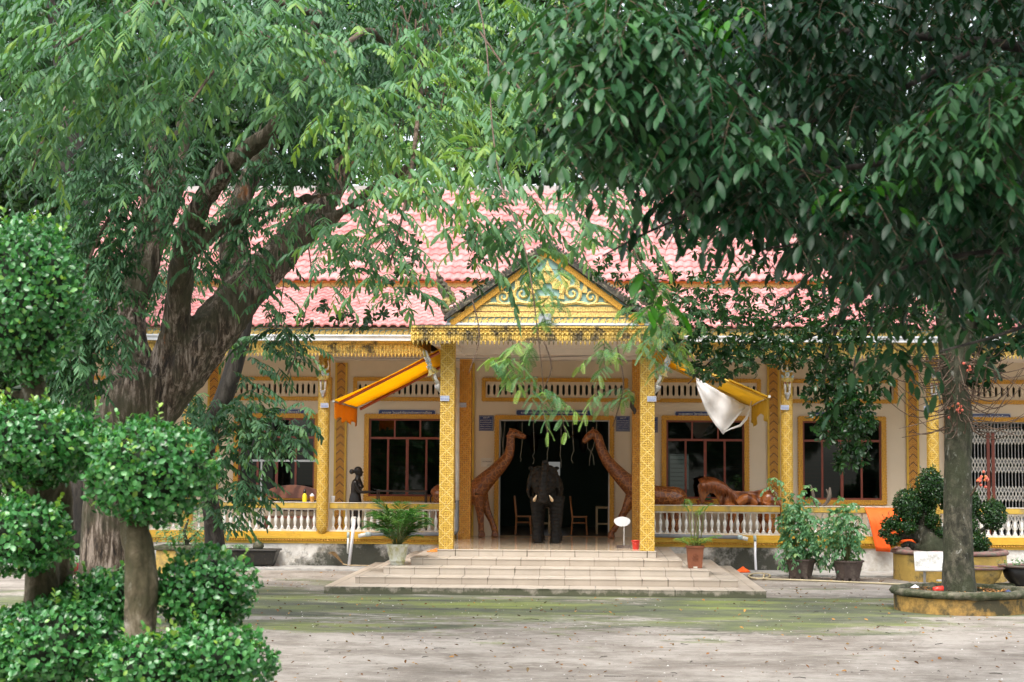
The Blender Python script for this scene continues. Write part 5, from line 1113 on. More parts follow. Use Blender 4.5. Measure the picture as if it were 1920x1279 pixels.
def small_plaque(px, py, Y, label, w_=.19):
    c = P(px, py, Y); s = thing('column_plaque', label, 'sign', (c.x, Y, c.z - .05), 'small white plaques on the columns')
    mb = MB(); mb.box((c.x - w_/2, Y - .008, c.z - .055), (c.x + w_/2, Y, c.z + .055)); mb.build('plate', M['plaque'], s)
    for k, tx in enumerate(('ឧបាសក សឺន សុខ', 'ឧបាសិកា ថាច់ ២០០', 'ប្រគេនសសរមួយ')): text_mesh(tx, w_ * .86, .026, M['letter_blue'], 'lettering', s, (0, -.0105, .05 + .034 - .034 * k))
for px, py, Y, lb in ((608.5, 760, 37.93, 'small white and blue plaque on the round column left of the yellow awning end'), (349, 757.5, 37.93, 'small white and blue plaque on the round column behind the tamarind trunk'),
    (834, 747, 33.61, 'small white and blue plaque high on the left front pillar'), (1222, 748, 33.61, 'small white and blue plaque high on the right front pillar'), (867, 759.5, 38.18, 'small plaque on the inner ochre pillar beside the downpipe'),
    (1471.5, 764, 37.93, 'small white and blue plaque on the round column right of the torn awning'), (1740, 766, 37.93, 'small white and blue plaque on the round column by the cannonball tree')): small_plaque(px, py, Y, lb)
c = P(913, 867, 39.98); s = thing('paper_notice', 'faded paper notice taped to the wall left of the doorway', 'notice', (c.x, 39.999, c.z)); mb = MB(); mb.box((c.x - .15, 39.992, c.z - .11), (c.x + .15, 39.998, c.z + .11)); mb.build('sheet', M['paper'], s)
text_mesh('បន្ទប់តាំងរូបចម្លាក់', .24, .045, M['bronze'], 'lettering', s, (0, -.009, .02)); text_mesh('សូមអរគុណ', .09, .03, M['bronze'], 'lettering', s, (.06, -.009, -.07))
c = P(166, 795, 39.98); s = thing('framed_poster', 'red bordered poster on the wall left of the tamarind trunk', 'poster', (c.x, 39.999, c.z)); mb = MB(); mb.box((c.x - .14, 39.97, c.z - .24), (c.x + .14, 39.998, c.z + .24)); mb.build('border', simple('red poster border', (.5, .08, .05)), s)
mb = MB(); mb.box((c.x - .11, 39.962, c.z - .21), (c.x + .11, 39.9695, c.z + .21)); mb.build('picture', simple('ochre poster', (.55, .40, .2), .5, .3, 9), s)
c = P(1022, 598, 33.2); fl = thing('floodlight', 'square grey floodlight fixed under the gable', 'lamp', (c.x, 33.3, c.z - .12)); mb = MB(); mb.box((c.x - .135, 33.16, c.z - .11), (c.x + .135, 33.24, c.z + .11)); mb.build('housing', M['steel'], fl, bevel=.01)
mb = MB(); mb.box((c.x - .115, 33.152, c.z - .09), (c.x + .115, 33.1595, c.z + .09)); mb.build('lens', simple('dull lens', (.34, .36, .38), .2), fl)
mb = MB(); mb.box((c.x - .02, 33.24, c.z - .13), (c.x + .02, 33.33, c.z + .02)); mb.build('bracket', M['steel'], fl)
# ------------------------------------------------------------------ awnings either side of the porch
def sheet(mb, grid, th=.012):                           # grid[i][j] of points -> thin cloth with two faces
    ni, nj = len(grid), len(grid[0]); vs = [p for r in grid for p in r]; n = len(vs)
    nv = [Vector(p) - Vector((0, 0, th)) if True else p for p in vs]; fs = []
    for i in range(ni - 1):
        for j in range(nj - 1):
            a = i * nj + j; fs += [(a, a + 1, a + 1 + nj, a + nj), (a + n, a + nj + n, a + 1 + nj + n, a + 1 + n)]
    for i in range(ni - 1): a = i * nj; fs.append((a, a + nj, a + nj + n, a + n)); a += nj - 1; fs.append((a + nj, a, a + n, a + nj + n))
    for j in range(nj - 1): fs.append((j + 1, j, j + n, j + 1 + n)); a = (ni - 1) * nj + j; fs.append((a, a + 1, a + 1 + n, a + n))
    mb.add(vs + nv, fs)
def vsheet(mb, grid, th=.008): sheet_y(mb, grid, th)
def sheet_y(mb, grid, th):
    ni, nj = len(grid), len(grid[0]); vs = [Vector(p) for r in grid for p in r]; n = len(vs); nv = [p + Vector((0, th, 0)) for p in vs]; fs = []
    for i in range(ni - 1):
        for j in range(nj - 1):
            a = i * nj + j; fs += [(a, a + 1, a + 1 + nj, a + nj), (a + n, a + nj + n, a + 1 + nj + n, a + 1 + n)]
    for i in range(ni - 1): a = i * nj; fs.append((a, a + nj, a + nj + n, a + n)); a += nj - 1; fs.append((a + nj, a, a + n, a + nj + n))
    for j in range(nj - 1): fs.append((j + 1, j, j + n, j + 1 + n)); a = (ni - 1) * nj + j; fs.append((a, a + 1, a + 1 + n, a + n))
    mb.add(vs + nv, fs)
A0n, A0f = Vector((-5.48, 34.5, 3.84)), Vector((-5.48, 38.0, 3.82)); A1n, A1f = Vector((-3.2, 34.5, 4.96)), Vector((-3.2, 38.0, 4.98))
aw = thing('awning', 'sound yellow sloping awning with red brown bars left of the porch', 'awning', (-4.3, 36.2, 3.5))
gr = [[A0n.lerp(A0f, j / 12).lerp(A1n.lerp(A1f, j / 12), i / 16) + Vector((0, 0, -.05 * math.sin(math.pi * i / 16) + .012 * math.sin(j * 1.6))) for j in range(13)] for i in range(17)]
mb = MB(); sheet(mb, gr); mb.build('canopy', M['awning'], aw, smooth=True)
for f in (.0, .97):
    mb = MB(); a, b = A0n.lerp(A0f, f), A1n.lerp(A1f, f); a = a + Vector((.1, .12 if f == 0 else 0, -.06)); b = b + Vector((0, .12 if f == 0 else 0, -.06)); mb.tube([a, b], .035, 4); mb.build('bar', M['awn_bar'], aw)
mb = MB(); mb.tube([A0n + Vector((0, 0, -.02)), A0f + Vector((0, 0, -.02))], .03, 8); mb.build('roller', M['steel'], aw)
gr = [[A0n.lerp(A0f, j / 24) + Vector((.03 * math.sin(j * 1.3) * i / 5 + .02, 0, -.045 - i / 5 * (.33 + .05 * math.sin(j * .9) + .05 * (j / 24)))) for j in range(25)] for i in range(6)]
mb = MB(); sheet(mb, gr, .006); o = mb.build('valance', M['awning_orange'], aw, smooth=True)
B0n, B0f = Vector((3.92, 34.5, 3.97)), Vector((3.92, 38.0, 3.90)); B1n, B1f = Vector((1.55, 34.5, 5.0)), Vector((1.55, 38.0, 5.0))
aw = thing('awning', 'ragged yellow awning right of the porch with torn white lining hanging down', 'awning', (2.8, 36.2, 3.3))
def B(f, g): return B0n.lerp(B0f, g).lerp(B1n.lerp(B1f, g), f)
mb = MB(); sheet(mb, [[B(i / 8 * .36, j / 12) + Vector((0, 0, -.06 * math.sin(i * .8) * math.sin(j * .6))) for j in range(13)] for i in range(9)]); mb.build('canopy', M['awning_old'], aw, smooth=True)
mb = MB(); sheet(mb, [[B(1 - i / 8 * (.30 + .05 * math.sin(j * 1.7)), j / 12) for j in range(13)] for i in range(9)]); mb.build('canopy', M['awning'], aw, smooth=True)
M['awn_bar2'] = simple('ochre awning bar', (.5, .3, .03))
for q in ([B(0, .02) + Vector((0, .1, -.05)), B(1, .02) + Vector((0, .1, -.05))], [B(0, .97), B(1, .97)]): mb = MB(); mb.tube(q, .032, 4); mb.build('bar', M['awn_bar2'], aw)
mb = MB(); mb.tube([B(0, 0), B(0, 1)], .03, 8); mb.build('roller', M['pvc_w'], aw)
mb = MB(); sheet(mb, [[B(0, .02 + .96 * j / 24) + Vector((-.03 + .03 * math.sin(j * 1.2) * i / 5, 0, -.03 - i / 5 * (.36 + .13 * math.sin(j * .35 + 1)))) for j in range(25)] for i in range(6)], .006); mb.build('valance', M['awning_old'], aw, smooth=True)
# the torn lining: a triangle of white cloth with a trailing rope edge
yl = 36.0; top = [P(1305, 708, yl), P(1330, 722, yl), P(1352, 735, yl), P(1375, 748, yl), P(1398, 760, yl)]; bot = [P(1307, 726, yl), P(1322, 768, yl), P(1342, 798, yl), P(1356, 815, yl), P(1396, 766, yl)]
gr = []
for i in range(9):
    row = []
    for j in range(17):
        f = j / 16 * 4; k = min(3, int(f)); a = top[k].lerp(top[k+1], f - k); b = bot[k].lerp(bot[k+1], f - k); q = a.lerp(b, i / 8); row.append(q + Vector((0, .035 * math.sin(j * .9 + i * .3) + .02 * math.sin(i * 1.3), rnd.uniform(-.008, .008))))
    gr.append(row)
mb = MB(); sheet_y(mb, gr, .006); 
edge = [P(1355, 812, yl), P(1370, 804, yl), P(1388, 798, yl), P(1399, 785, yl), P(1406, 768, yl), P(1409, 752, yl)]; mb.tube(edge, [.01, .018, .03, .035, .02, .012], 5)
mb.build('torn_lining', M['awning_white'], aw, smooth=True)
# ------------------------------------------------------------------ pipes
def pipe(label, pts, r, m, ends=()):
    p0 = Vector(pts[0]); o = thing('drain_pipe', label, 'pipe', tuple(Vector(pts[-1])))
    mb = MB(); mb.tube(pts, r, 12); mb.build('pipe', m, o, smooth=True)
    for a, b, rr, mm, nm in ends: mb = MB(); mb.tube([a, b], rr, 12); mb.build(nm, mm, o, smooth=True)
    return o
yp = 37.92
Lh = [P(690, 1001.5, yp), P(847, 1001.5, yp), P(853, 1000, 38.0), P(857, 995, 38.03), P(857.5, 940, 38.03), P(858, 690, 38.05)]
pipe('grey drainpipe down the left inner pillar and along the balustrade foot, left of the porch', Lh, .045, M['pvc'], [(P(672, 1005.5, yp), P(689, 1001.5, yp), .048, M['pvc_w'], 'end_cap'), (P(686, 1002, yp), P(696, 1001.5, yp), .055, M['pvc_b'], 'socket'), (P(857.5, 938, 38.03), P(858, 690, 38.05), .047, M['pvc_w'], 'upper_pipe')])
Rh = [P(1222, 1004, yp), P(1384, 1007.5, yp)]
pipe('grey drainpipe along the balustrade foot right of the porch', Rh, .045, M['pvc'], [(P(1390, 1008, yp), P(1402, 1011, yp), .048, M['pvc_w'], 'end_cap'), (P(1383, 1007, yp), P(1391, 1008, yp), .055, M['pvc_b'], 'socket')])
pipe('short upright waste pipe with blue socket left of the leaning white tube', [P(653, 1006, 37.9), P(652.5, 1030, 37.88), G(652, 1057, 0.05)], .028, M['pvc_w'], [(P(653, 998, 37.9), P(653, 1008, 37.9), .034, M['pvc_b'], 'socket')])
pipe('white upright waste pipe with blue socket right of the steps', [P(1416, 1013, 37.9), P(1416, 1040, 37.88), P(1417.5, 1069, 37.6)], .028, M['tube_w'], [(P(1415, 1004, 37.9), P(1416, 1015, 37.9), .036, M['pvc_b'], 'socket')])
a, b = P(665, 972, 37.6), G(654, 1062, .05); o = thing('plastic_tube', 'long white plastic tube leaning on the balustrade left of the steps', 'tube', tuple(b)); mb = MB(); mb.tube([b, a], .037, 12); mb.build('tube', M['tube_w'], o, smooth=True); mb = MB(); mb.tube([a, a + (a - b).normalized() * .03], .040, 12); mb.build('rim', M['pvc_w'], o)
# hose on the ground
mb = MB(); pts = [G(1404 + 20 + 20 * math.cos(t), 1080 + 5.0 * math.sin(t), .03 + .012 * t / 6) for t in np.linspace(0, 11.5, 44)] + [G(x, y, .025) for x, y in ((1430, 1086), (1480, 1087), (1560, 1090), (1650, 1094), (1720, 1097), (1800, 1099), (1990, 1103))]
o = mb.tube(pts, .020, 7).build('garden_hose', M['hose'], smooth=True); tag(o, 'yellowish hose coiled beside the steps and trailing right across the yard', 'hose')
# broom and saffron heap
c = G(634, 1062, .05); o = thing('straw_broom', 'brown straw broom lying against the mouldy plinth', 'broom', tuple(c)); mb = MB()
for k in range(60): a = rnd.gauss(0, .45); mb.tube([c + Vector((.12, .1, .04)), c + Vector((-.05 - .06 * math.cos(a) + rnd.uniform(-.05, .05), .1 + rnd.uniform(-.05, .05), .14 + .1 * math.cos(a) + .05)), c + Vector((-.16 + .12 * math.sin(a) + rnd.gauss(0, .03), .12 + rnd.uniform(-.1, .1), .2 + .14 * math.cos(a)))], [.008, .006, .002], 3)
mb.build('bristles', M['straw'], o); mb = MB(); mb.tube([c + Vector((.1, .1, .05)), c + Vector((.25, 0, .03)), c + Vector((.9, -.1, .03))], .012, 6); mb.build('handle', M['pale_wood'], o)
def heap(name, label, cat, c, r, h, m):
    mb = MB(); n = 22; vs = []; 
    for i in range(6):
        f = i / 5
        for k in range(n): a = 2 * math.pi * k / n; rr = r * (1 - f) * (1 + .22 * math.sin(a * 5 + i) + .1 * math.sin(a * 9)) + .002; vs.append((c[0] + rr * math.cos(a), c[1] + rr * .8 * math.sin(a), c[2] + h * (f ** .7) * (1 + .15 * math.sin(a * 3))))
    fs = [(i*n+k, i*n+(k+1) % n, (i+1)*n+(k+1) % n, (i+1)*n+k) for i in range(5) for k in range(n)] + [tuple(range(n))]; mb.add(vs, fs); o = mb.build(name, m, smooth=True); return tag(o, label, cat)
heap('cloth_heap', 'small crumpled heap of orange cloth on the ground right of the steps', 'cloth', G(1393, 1073, .05), .15, .12, M['orange_cloth'])
# ------------------------------------------------------------------ saffron robe over the balustrade
yl = 38.02; TL, TR = P(1624, 955.5, yl), P(1692, 957, yl); BL, BR = P(1641, 1034, yl), P(1722, 1022, yl); gr = []
BM = [P(1641, 1033, yl), P(1668, 1035, yl), P(1672, 1015, yl), P(1700, 1020, yl), P(1720, 1020, yl)]
gr.append([TL.lerp(TR, j / 20) + Vector((0, .42, .02)) for j in range(21)]); gr.append([TL.lerp(TR, j / 20) + Vector((0, .19, .035)) for j in range(21)])
for i in range(9):
    row = []
    for j in range(21):
        f = j / 20 * 4; k = min(3, int(f)); b = BM[k].lerp(BM[k+1], f - k); q = TL.lerp(TR, j / 20).lerp(b, i / 8); row.append(q + Vector((0, .10 - .16 * min(1, i / 2) - .05 * abs(math.sin(j * 1.1 + i * .2)) * min(1, i / 3), 0)))
    gr.append(row)
mb = MB(); sheet_y(mb, gr, .008); o = mb.build('robe_cloth', M['orange_cloth'], smooth=True); tag(o, 'bright saffron robe draped over the balustrade behind the bonsai', 'cloth')
# ------------------------------------------------------------------ carved animals and figures
def px_tube(mb, pts, n=10): limb(mb, pts, n)
el = G(1024, 1019, .70); ex, ey = el.x, el.y
e = thing('elephant_statue', 'black carved wooden elephant with raised trunk facing out in front of the doorway', 'statue', (ex, ey, .70))
mb = MB(); Z = .70
def E(x, y, z): return (ex + x, ey + y, Z + z)
mb.ell(E(.02, .75, 1.22), (.36, .75, .42), 16, 12); mb.ell(E(.0, .25, 1.22), (.34, .35, .42), 14, 10)
for x, y in ((-.20, .12), (.21, .12), (-.19, 1.25), (.22, 1.25)):
    mb.tube([E(x, y, 0), E(x, y, .05), E(x, y, .3), E(x * 1.02, y + .02, .62), E(x, y + .05, 1.05)], [.135, .13, .11, .135, .19], 14)
    for q in (-.07, 0, .07): mb.ell(E(x + q, y - .11, .035), (.035, .035, .035), 8, 6)
mb.ell(E(-.06, -.12, 1.38), (.29, .28, .34), 14, 10); mb.ell(E(-.19, -.10, 1.60), (.14, .15, .16), 10, 8); mb.ell(E(.08, -.10, 1.62), (.15, .15, .15), 10, 8); mb.ell(E(-.06, -.2, 1.08), (.20, .2, .2), 10, 8)
for s in (-1, 1):
    mb.ell(E(-.06 + s * .31, .02, 1.38), (.07, .16, .30), 10, 8, Matrix.Rotation(s * -.18, 3, 'Y')); mb.ell(E(-.06 + s * .33, .06, 1.18), (.05, .12, .16), 8, 6); mb.ell(E(-.06 + s * .29, -.02, 1.70), (.06, .08, .05), 8, 6)
tk = [(-.06, -.28, 1.36), (-.06, -.40, 1.18), (-.06, -.50, 1.00), (-.06, -.60, .98), (-.06, -.64, 1.15), (-.055, -.60, 1.38), (-.04, -.54, 1.58), (-.02, -.48, 1.72), (-.02, -.40, 1.80)]
mb.tube([E(*q) for q in tk], [.15, .13, .115, .11, .105, .095, .08, .075, .085], 14); mb.ell(E(-.02, -.42, 1.82), (.085, .07, .07), 10, 8)
mb.tube([E(.05, 1.48, 1.3), E(.05, 1.56, 1.0), E(.05, 1.54, .6)], [.03, .022, .03], 6)
b = mb.build('body', M['elephant'], e); fuse(b, .016, 3)
me = b.data; nv = len(me.vertices); co = np.empty(nv * 3, np.float32); no = co.copy(); me.vertices.foreach_get('co', co); me.vertices.foreach_get('normal', no); co = co.reshape(-1, 3); no = no.reshape(-1, 3)
fz = np.array([math.sin(q[2] * 75 + 3 * noise.noise(Vector(q) * 2)) * .005 + noise.noise(Vector(q) * 14) * .009 for q in co.tolist()]); me.vertices.foreach_set('co', (co + no * fz[:, None]).astype(np.float32).ravel()); me.update()
for s in (-1, 1): mb = MB(); mb.tube([E(-.06 + s * .17, -.34, 1.03), E(-.06 + s * .20, -.46, .98), E(-.06 + s * .19, -.56, 1.02), E(-.06 + s * .14, -.62, 1.10)], [.032, .034, .028, .008], 10); mb.build('tusk', M['ivory'], e, smooth=True)
for s in (-1, 1): mb = MB(); mb.ell(E(-.06 + s * .17, -.355, 1.42), (.02, .02, .02)); mb.build('eye', M['bronze'], e, smooth=True)
def giraffe(flip, label, base_px):
    Yg = 39.3; c = P(base_px, 1004, Yg); o = thing('giraffe_statue', label, 'statue', (c.x, Yg, .70), 'pair of carved giraffes flanking the doorway')
    LPT = [((986, 820, 8), (975, 816, 13), (962, 812, 17), (958, 820, 15), (957, 838, 17), (952, 856, 20), (940, 872, 24), (922, 890, 29), (904, 908, 36), (892, 922, 44)), ((892, 925, 46), (870, 925, 44), (845, 926, 42), (825, 928, 40), (816, 934, 28))]
    RPT = [((1094, 830, 9), (1102, 820, 14), (1113, 814, 18), (1121, 821, 17), (1127, 840, 18), (1136, 860, 21), (1150, 878, 25), (1167, 896, 30), (1184, 912, 36), (1198, 926, 44)), ((1198, 928, 46), (1220, 930, 42), (1245, 932, 40), (1268, 934, 42), (1280, 942, 28))]
    mb = MB(); T = LPT if flip > 0 else RPT
    for k, q in enumerate(T): limb(mb, [(x, y, Yg, w_) for x, y, w_ in q], 14)
    if flip > 0:
        legs = [[(898, 928, 30), (900, 960, 15), (902, 985, 11), (902, 996, 12)], [(902, 925, 28), (912, 955, 15), (922, 978, 11), (927, 993, 12)], [(828, 930, 34), (822, 958, 16), (826, 980, 11), (822, 996, 12)], [(836, 930, 30), (842, 958, 15), (838, 980, 11), (842, 996, 12)]]; yo = (-.12, .05, -.12, .12)
        hoof = [(903, 1000), (928, 998), (821, 1000), (843, 1000)]
        mb.tube([P(948, 818, Yg - .02), P(955, 817, Yg)], [.02, .045], 6); mb.tube([P(957, 812, Yg - .04), P(957, 803, Yg - .04)], [.03, .035], 8); mb.tube([P(960, 812, Yg + .05), P(961, 804, Yg + .05)], [.03, .035], 8); tail = [(812, 924), (807, 935), (809, 950)]
    else:
        legs = [[(1186, 932, 30), (1172, 958, 15), (1158, 982, 11), (1150, 996, 12)], [(1196, 932, 30), (1200, 960, 15), (1197, 982, 11), (1198, 996, 12)], [(1266, 936, 36), (1272, 960, 16), (1268, 982, 11), (1271, 996, 12)], [(1254, 936, 30), (1250, 960, 15), (1255, 982, 11), (1251, 996, 12)]]; yo = (-.12, .12, -.12, .12)
        hoof = [(1146, 1000), (1199, 1000), (1272, 1000), (1250, 1000)]
        mb.tube([P(1130, 818, Yg), P(1122, 818, Yg)], [.02, .045], 6); mb.tube([P(1113, 812, Yg - .03), P(1111, 801, Yg - .03)], [.032, .03], 8); mb.tube([P(1117, 812, Yg + .06), P(1117, 804, Yg + .06)], [.03, .03], 8); tail = [(1281, 921), (1284, 935), (1282, 951)]
    for q, dy in zip(legs, yo): limb(mb, [(x, y, Yg + dy, w_) for x, y, w_ in q], 10)
    for (hx, hy), dy in zip(hoof, yo): cc = P(hx, hy, Yg + dy); mb.tube([(cc.x, Yg + dy, .702), (cc.x, Yg + dy, .80), (cc.x - flip * .02, Yg + dy, .87)], [.10, .085, .06], 8)
    b = mb.build('body', M['giraffe'], o); fuse(b, .016, 2)
    mb = MB(); limb(mb, [(x, y, Yg, 3) for x, y in tail], 6); mb.build('tail', M['dark_wood'], o, smooth=True)
    hx, hy = (967, 812) if flip > 0 else (1108, 814)
    mb = MB(); mb.ell(P(hx, hy, Yg - .105), (.022, .015, .018)); mb.build('eye', M['dark_wood'], o, smooth=True)
giraffe(1, 'carved red brown giraffe left of the doorway with its head turned right', 880); giraffe(-1, 'carved red brown giraffe right of the doorway with its head turned left', 1215)
Yh = 39.2; c = P(1390, 1004, Yh); h_ = thing('horse_statue', 'glossy red brown carved horse with bowed maned neck behind the right balustrade', 'statue', (c.x, Yh, .70)); mb = MB()
HO = [(596,238),(590,205),(608,172),(650,152),(700,148),(750,165),(790,200),(830,228),(880,243),(950,247),(1010,243),(1060,232),(1110,222),(1150,228),(1185,250),(1200,300),(1198,390),(1120,395),(1060,372),(1000,380),(900,385),(800,395),(772,380),(752,330),(735,290),(712,262),(684,258),(660,280),(648,310),(640,335),(618,338),(606,300),(600,265)]
hp = [P(1160 + zx / 4, 860 + zy / 4, Yh) for zx, zy in HO]; mb.prism([(q.x, q.z) for q in hp], Yh - .085, Yh + .085)
for hx, hy, ra, rb, rc_ in ((1440, 938, .24, .25, .25), (1405, 940, .36, .20, .20), (1368, 938, .22, .22, .25), (1352, 918, .20, .15, .19), (1334, 908, .17, .12, .13), (1318, 914, .11, .09, .15)): mb.ell(P(hx, hy, Yh), (ra, rb, rc_), 14, 10)
mb.tube([P(1324, 900, Yh - .07), P(1320, 891, Yh - .08)], [.035, .01], 8); mb.tube([P(1324, 900, Yh + .07), P(1321, 892, Yh + .08)], [.035, .01], 8)
limb(mb, [(1384, 944, Yh - .17, 22), (1402, 934, Yh - .22, 19), (1416, 946, Yh - .22, 13), (1404, 953, Yh - .22, 10)], 10)
for q, dy in (([(1370, 945, 28), (1372, 968, 16), (1368, 985, 10), (1366, 1000, 12)], -.12), ([(1378, 945, 28), (1392, 962, 15), (1384, 982, 10), (1388, 1000, 12)], .12), ([(1440, 945, 32), (1436, 966, 17), (1446, 984, 10), (1440, 1000, 12)], -.12), ([(1432, 945, 28), (1424, 966, 15), (1432, 984, 10), (1428, 1000, 12)], .12)): limb(mb, [(x, y, Yh + dy, w_) for x, y, w_ in q], 10)
b = mb.build('body', M['wood_red'], h_); fuse(b, .016, 5)
mb = MB()
for k in range(64):
    f = k / 63; px = 1310 + 62 * f; py = 899 + 22 * f * f - 7 * math.sin(math.pi * f); mb.tube([P(px, py, Yh - .02 + rnd.uniform(-.1, .05)), P(px + 6 + 5 * f, py + 9, Yh - .22), P(px + 3 + 8 * f + rnd.uniform(-4, 4), py + 20 + rnd.uniform(0, 10) * (1 + f * .5), Yh - .27)], [.020, .024, .004], 5)
mb.build('mane', M['wood_mane'], h_, smooth=True); mb = MB(); limb(mb, [(1458, 935, Yh, 9), (1464, 955, Yh, 12), (1462, 985, Yh, 6)], 8); mb.build('tail', M['wood_red'], h_, smooth=True)
# the dark wooden woman
Yw = 39.2; c = P(668, 1004, Yw); wo_ = thing('woman_statue', 'black wooden statue of a woman with hair in a bun holding her arms out', 'statue', (c.x, Yw, .70)); mb = MB()
limb(mb, [(667, 1001, Yw, 24), (667, 975, Yw, 22), (667, 950, Yw, 25), (666, 938, Yw, 24), (667, 925, Yw, 19), (669, 912, Yw, 22), (670, 904, Yw, 20), (671, 897, Yw, 11), (671.5, 890, Yw, 8.5), (672, 884, Yw, 8)], 16)
hc = P(672, 884.5, Yw); mb.ell(hc, (.095, .085, .12), 14, 12); mb.ell(hc + Vector((.03, 0, -.055)), (.062, .06, .06), 10, 8); mb.ell(hc + Vector((-.01, 0, .03)), (.105, .095, .10), 12, 9)
mb.tube([hc + Vector((.088, 0, .02)), hc + Vector((.118, 0, -.022)), hc + Vector((.09, 0, -.035))], [.012, .018, .014], 6); mb.ell(hc + Vector((.092, 0, -.062)), (.016, .028, .012)); mb.ell(hc + Vector((.07, 0, -.095)), (.03, .035, .025)); mb.ell(hc + Vector((-.165, 0, .0)), (.062, .06, .065), 10, 8); mb.tube([hc + Vector((-.09, 0, 0)), hc + Vector((-.14, 0, 0))], .035, 8)
for s in (-1, 1): mb.ell(hc + Vector((-.005, s * .085, -.01)), (.02, .012, .03))
for s in (-1, 1):
    yy = Yw + s * .19; mb.ell(P(672, 912, Yw) + Vector((.06, s * .07, 0)), (.07, .06, .06), 8, 6)
    limb(mb, [(668, 902, yy - s * .04, 8), (666, 906, yy, 9), (671, 918, yy, 7.5), (677, 922.5, yy, 6.5), (690, 922.5, yy - s * .03, 5.2), (698, 922, yy - s * .05, 4)], 10)
    pc = P(699, 922.5, yy - s * .05); mb.ell(pc + Vector((.03, 0, 0)), (.045, .036, .014), 10, 6)
    for k in range(4): mb.tube([pc + Vector((.06, (-.026 + .017 * k), .0)), pc + Vector((.095 + (.012 if k in (1, 2) else 0), (-.028 + .018 * k), -.003)), pc + Vector((.125 + (.016 if k in (1, 2) else 0), (-.028 + .018 * k), -.014))], [.009, .008, .006], 6)
    mb.tube([pc + Vector((.01, -s * .03, .0)), pc + Vector((.05, -s * .055, .006)), pc + Vector((.08, -s * .06, 0))], [.011, .009, .007], 6)
b = mb.build('body', M['bronze'], wo_); fuse(b, .0085, 1)
# ------------------------------------------------------------------ things on the porch and in the corridor
def four_legs(o, x0, x1, y0, y1, z0, z1, t_, m, name='leg'):
    for x in (x0, x1 - t_):
        for y in (y0, y1 - t_): mb = MB(); mb.box((x, y, z0), (x + t_, y + t_, z1)); mb.build(name, m, o)
c = P(547, 950, 39.3); bn = thing('wooden_bench', 'worn reddish bench with arched back behind the left balustrade', 'bench', (c.x, 39.3, .70)); x0, x1 = P(499, 943, 39.4).x, P(595, 943, 39.4).x
pts = [(x0, 1.78)] + [(x0 + (x1 - x0) * k / 14, 1.78 + .15 * math.sin(math.pi * k / 14) ** .6) for k in range(1, 14)] + [(x1, 1.78)] + [(x1, 1.60), (x0, 1.60)]
mb = MB(); mb.prism(pts, 39.5, 39.56); mb.build('backrest', M['bench'], bn, bevel=.008); mb = MB(); mb.box((x0, 39.1, 1.12), (x1, 39.5, 1.17)); mb.build('seat', M['bench'], bn)
mb = MB()
for z in (1.28, 1.36, 1.44, 1.52): mb.box((x0 + .03, 39.505, z), (x1 - .03, 39.54, z + .04))
mb.build('back_slats', M['dark_wood'], bn); four_legs(bn, x0, x1, 39.1, 39.5, .70, 1.12, .06, M['bench'])
c = P(755, 950, 39.5); tb = thing('side_table', 'thin black table under the window right of the woman statue', 'table', (c.x, 39.5, .70)); x0, x1 = P(708, 922, 39.5).x, P(800, 922, 39.5).x
mb = MB(); mb.box((x0, 39.3, 1.78), (x1, 39.7, 1.82)); mb.build('top', M['dark_wood'], tb); four_legs(tb, x0, x1, 39.3, 39.7, .70, 1.78, .03, M['dark_wood'])
c = P(1322, 950, 39.5); tb = thing('red_stool', 'low red stool with a green lid on it between giraffe and horse', 'stool', (c.x, 39.5, .70)); mb = MB(); mb.box((c.x - .2, 39.35, 1.60), (c.x + .2, 39.7, 1.64)); mb.build('seat', M['awn_bar'], tb); four_legs(tb, c.x - .18, c.x + .18, 39.38, 39.68, .70, 1.60, .035, M['awn_bar'])
mb = MB(); mb.lathe([(.12, 1.641), (.17, 1.66), (.165, 1.68), (.02, 1.69)], (c.x, 39.52, 0), 20); tag(mb.build('tray_lid', simple('green plastic', (.02, .25, .14), .4), smooth=True), 'green lid lying on the red stool', 'lid')
st = thing('steel_stand', 'thin grey steel frame with a long top bar before the left window', 'stand', (P(490, 900, 38.7).x, 38.7, .70)); x0 = P(490, 900, 38.7).x; x1 = P(597, 862, 38.7).x; zt = P(540, 863.5, 38.7).z
mb = MB(); mb.box((x0 - .02, 38.68, .70), (x0 + .02, 38.72, zt - .03)); mb.build('post', M['steel'], st); mb = MB(); mb.box((x0 - .3, 38.675, zt - .03), (x1, 38.725, zt + .02)); mb.build('top_bar', M['steel'], st)
def jar(name, label, cat, px, py, prof, m, cap=None, Yj=38.33, zj=1.542):
    c = P(px, py, Yj); o = thing(name, label, cat, (c.x, Yj, zj)); mb = MB(); mb.lathe(prof, (c.x, Yj, zj), 16); mb.build('body', m, o, smooth=True)
    if cap: mb = MB(); mb.lathe(cap[0], (c.x, Yj, zj), 12); mb.build('cap', cap[1], o)
jar('yellow_flask', 'bright yellow flask with black cap on the balustrade rail', 'flask', 571, 944, [(.05, .0), (.056, .01), (.056, .15), (.035, .19), (.03, .21)], M['yellow_pl'], ([(.034, .211), (.036, .26), (.022, .29), (.018, .31)], M['bronze']))
jar('drink_cup', 'clear cup of orange drink beside the yellow flask', 'cup', 585, 944, [(.042, 0), (.055, .12), (.056, .14)], M['tea'], ([(.058, .141), (.05, .17), (.02, .2), (.012, .21)], M['clear_cup']))
jar('plastic_cup', 'empty milky cup on the rail just right of the round column', 'cup', 624, 944, [(.038, 0), (.052, .12), (.054, .14), (.054, .15)], M['clear_cup'])
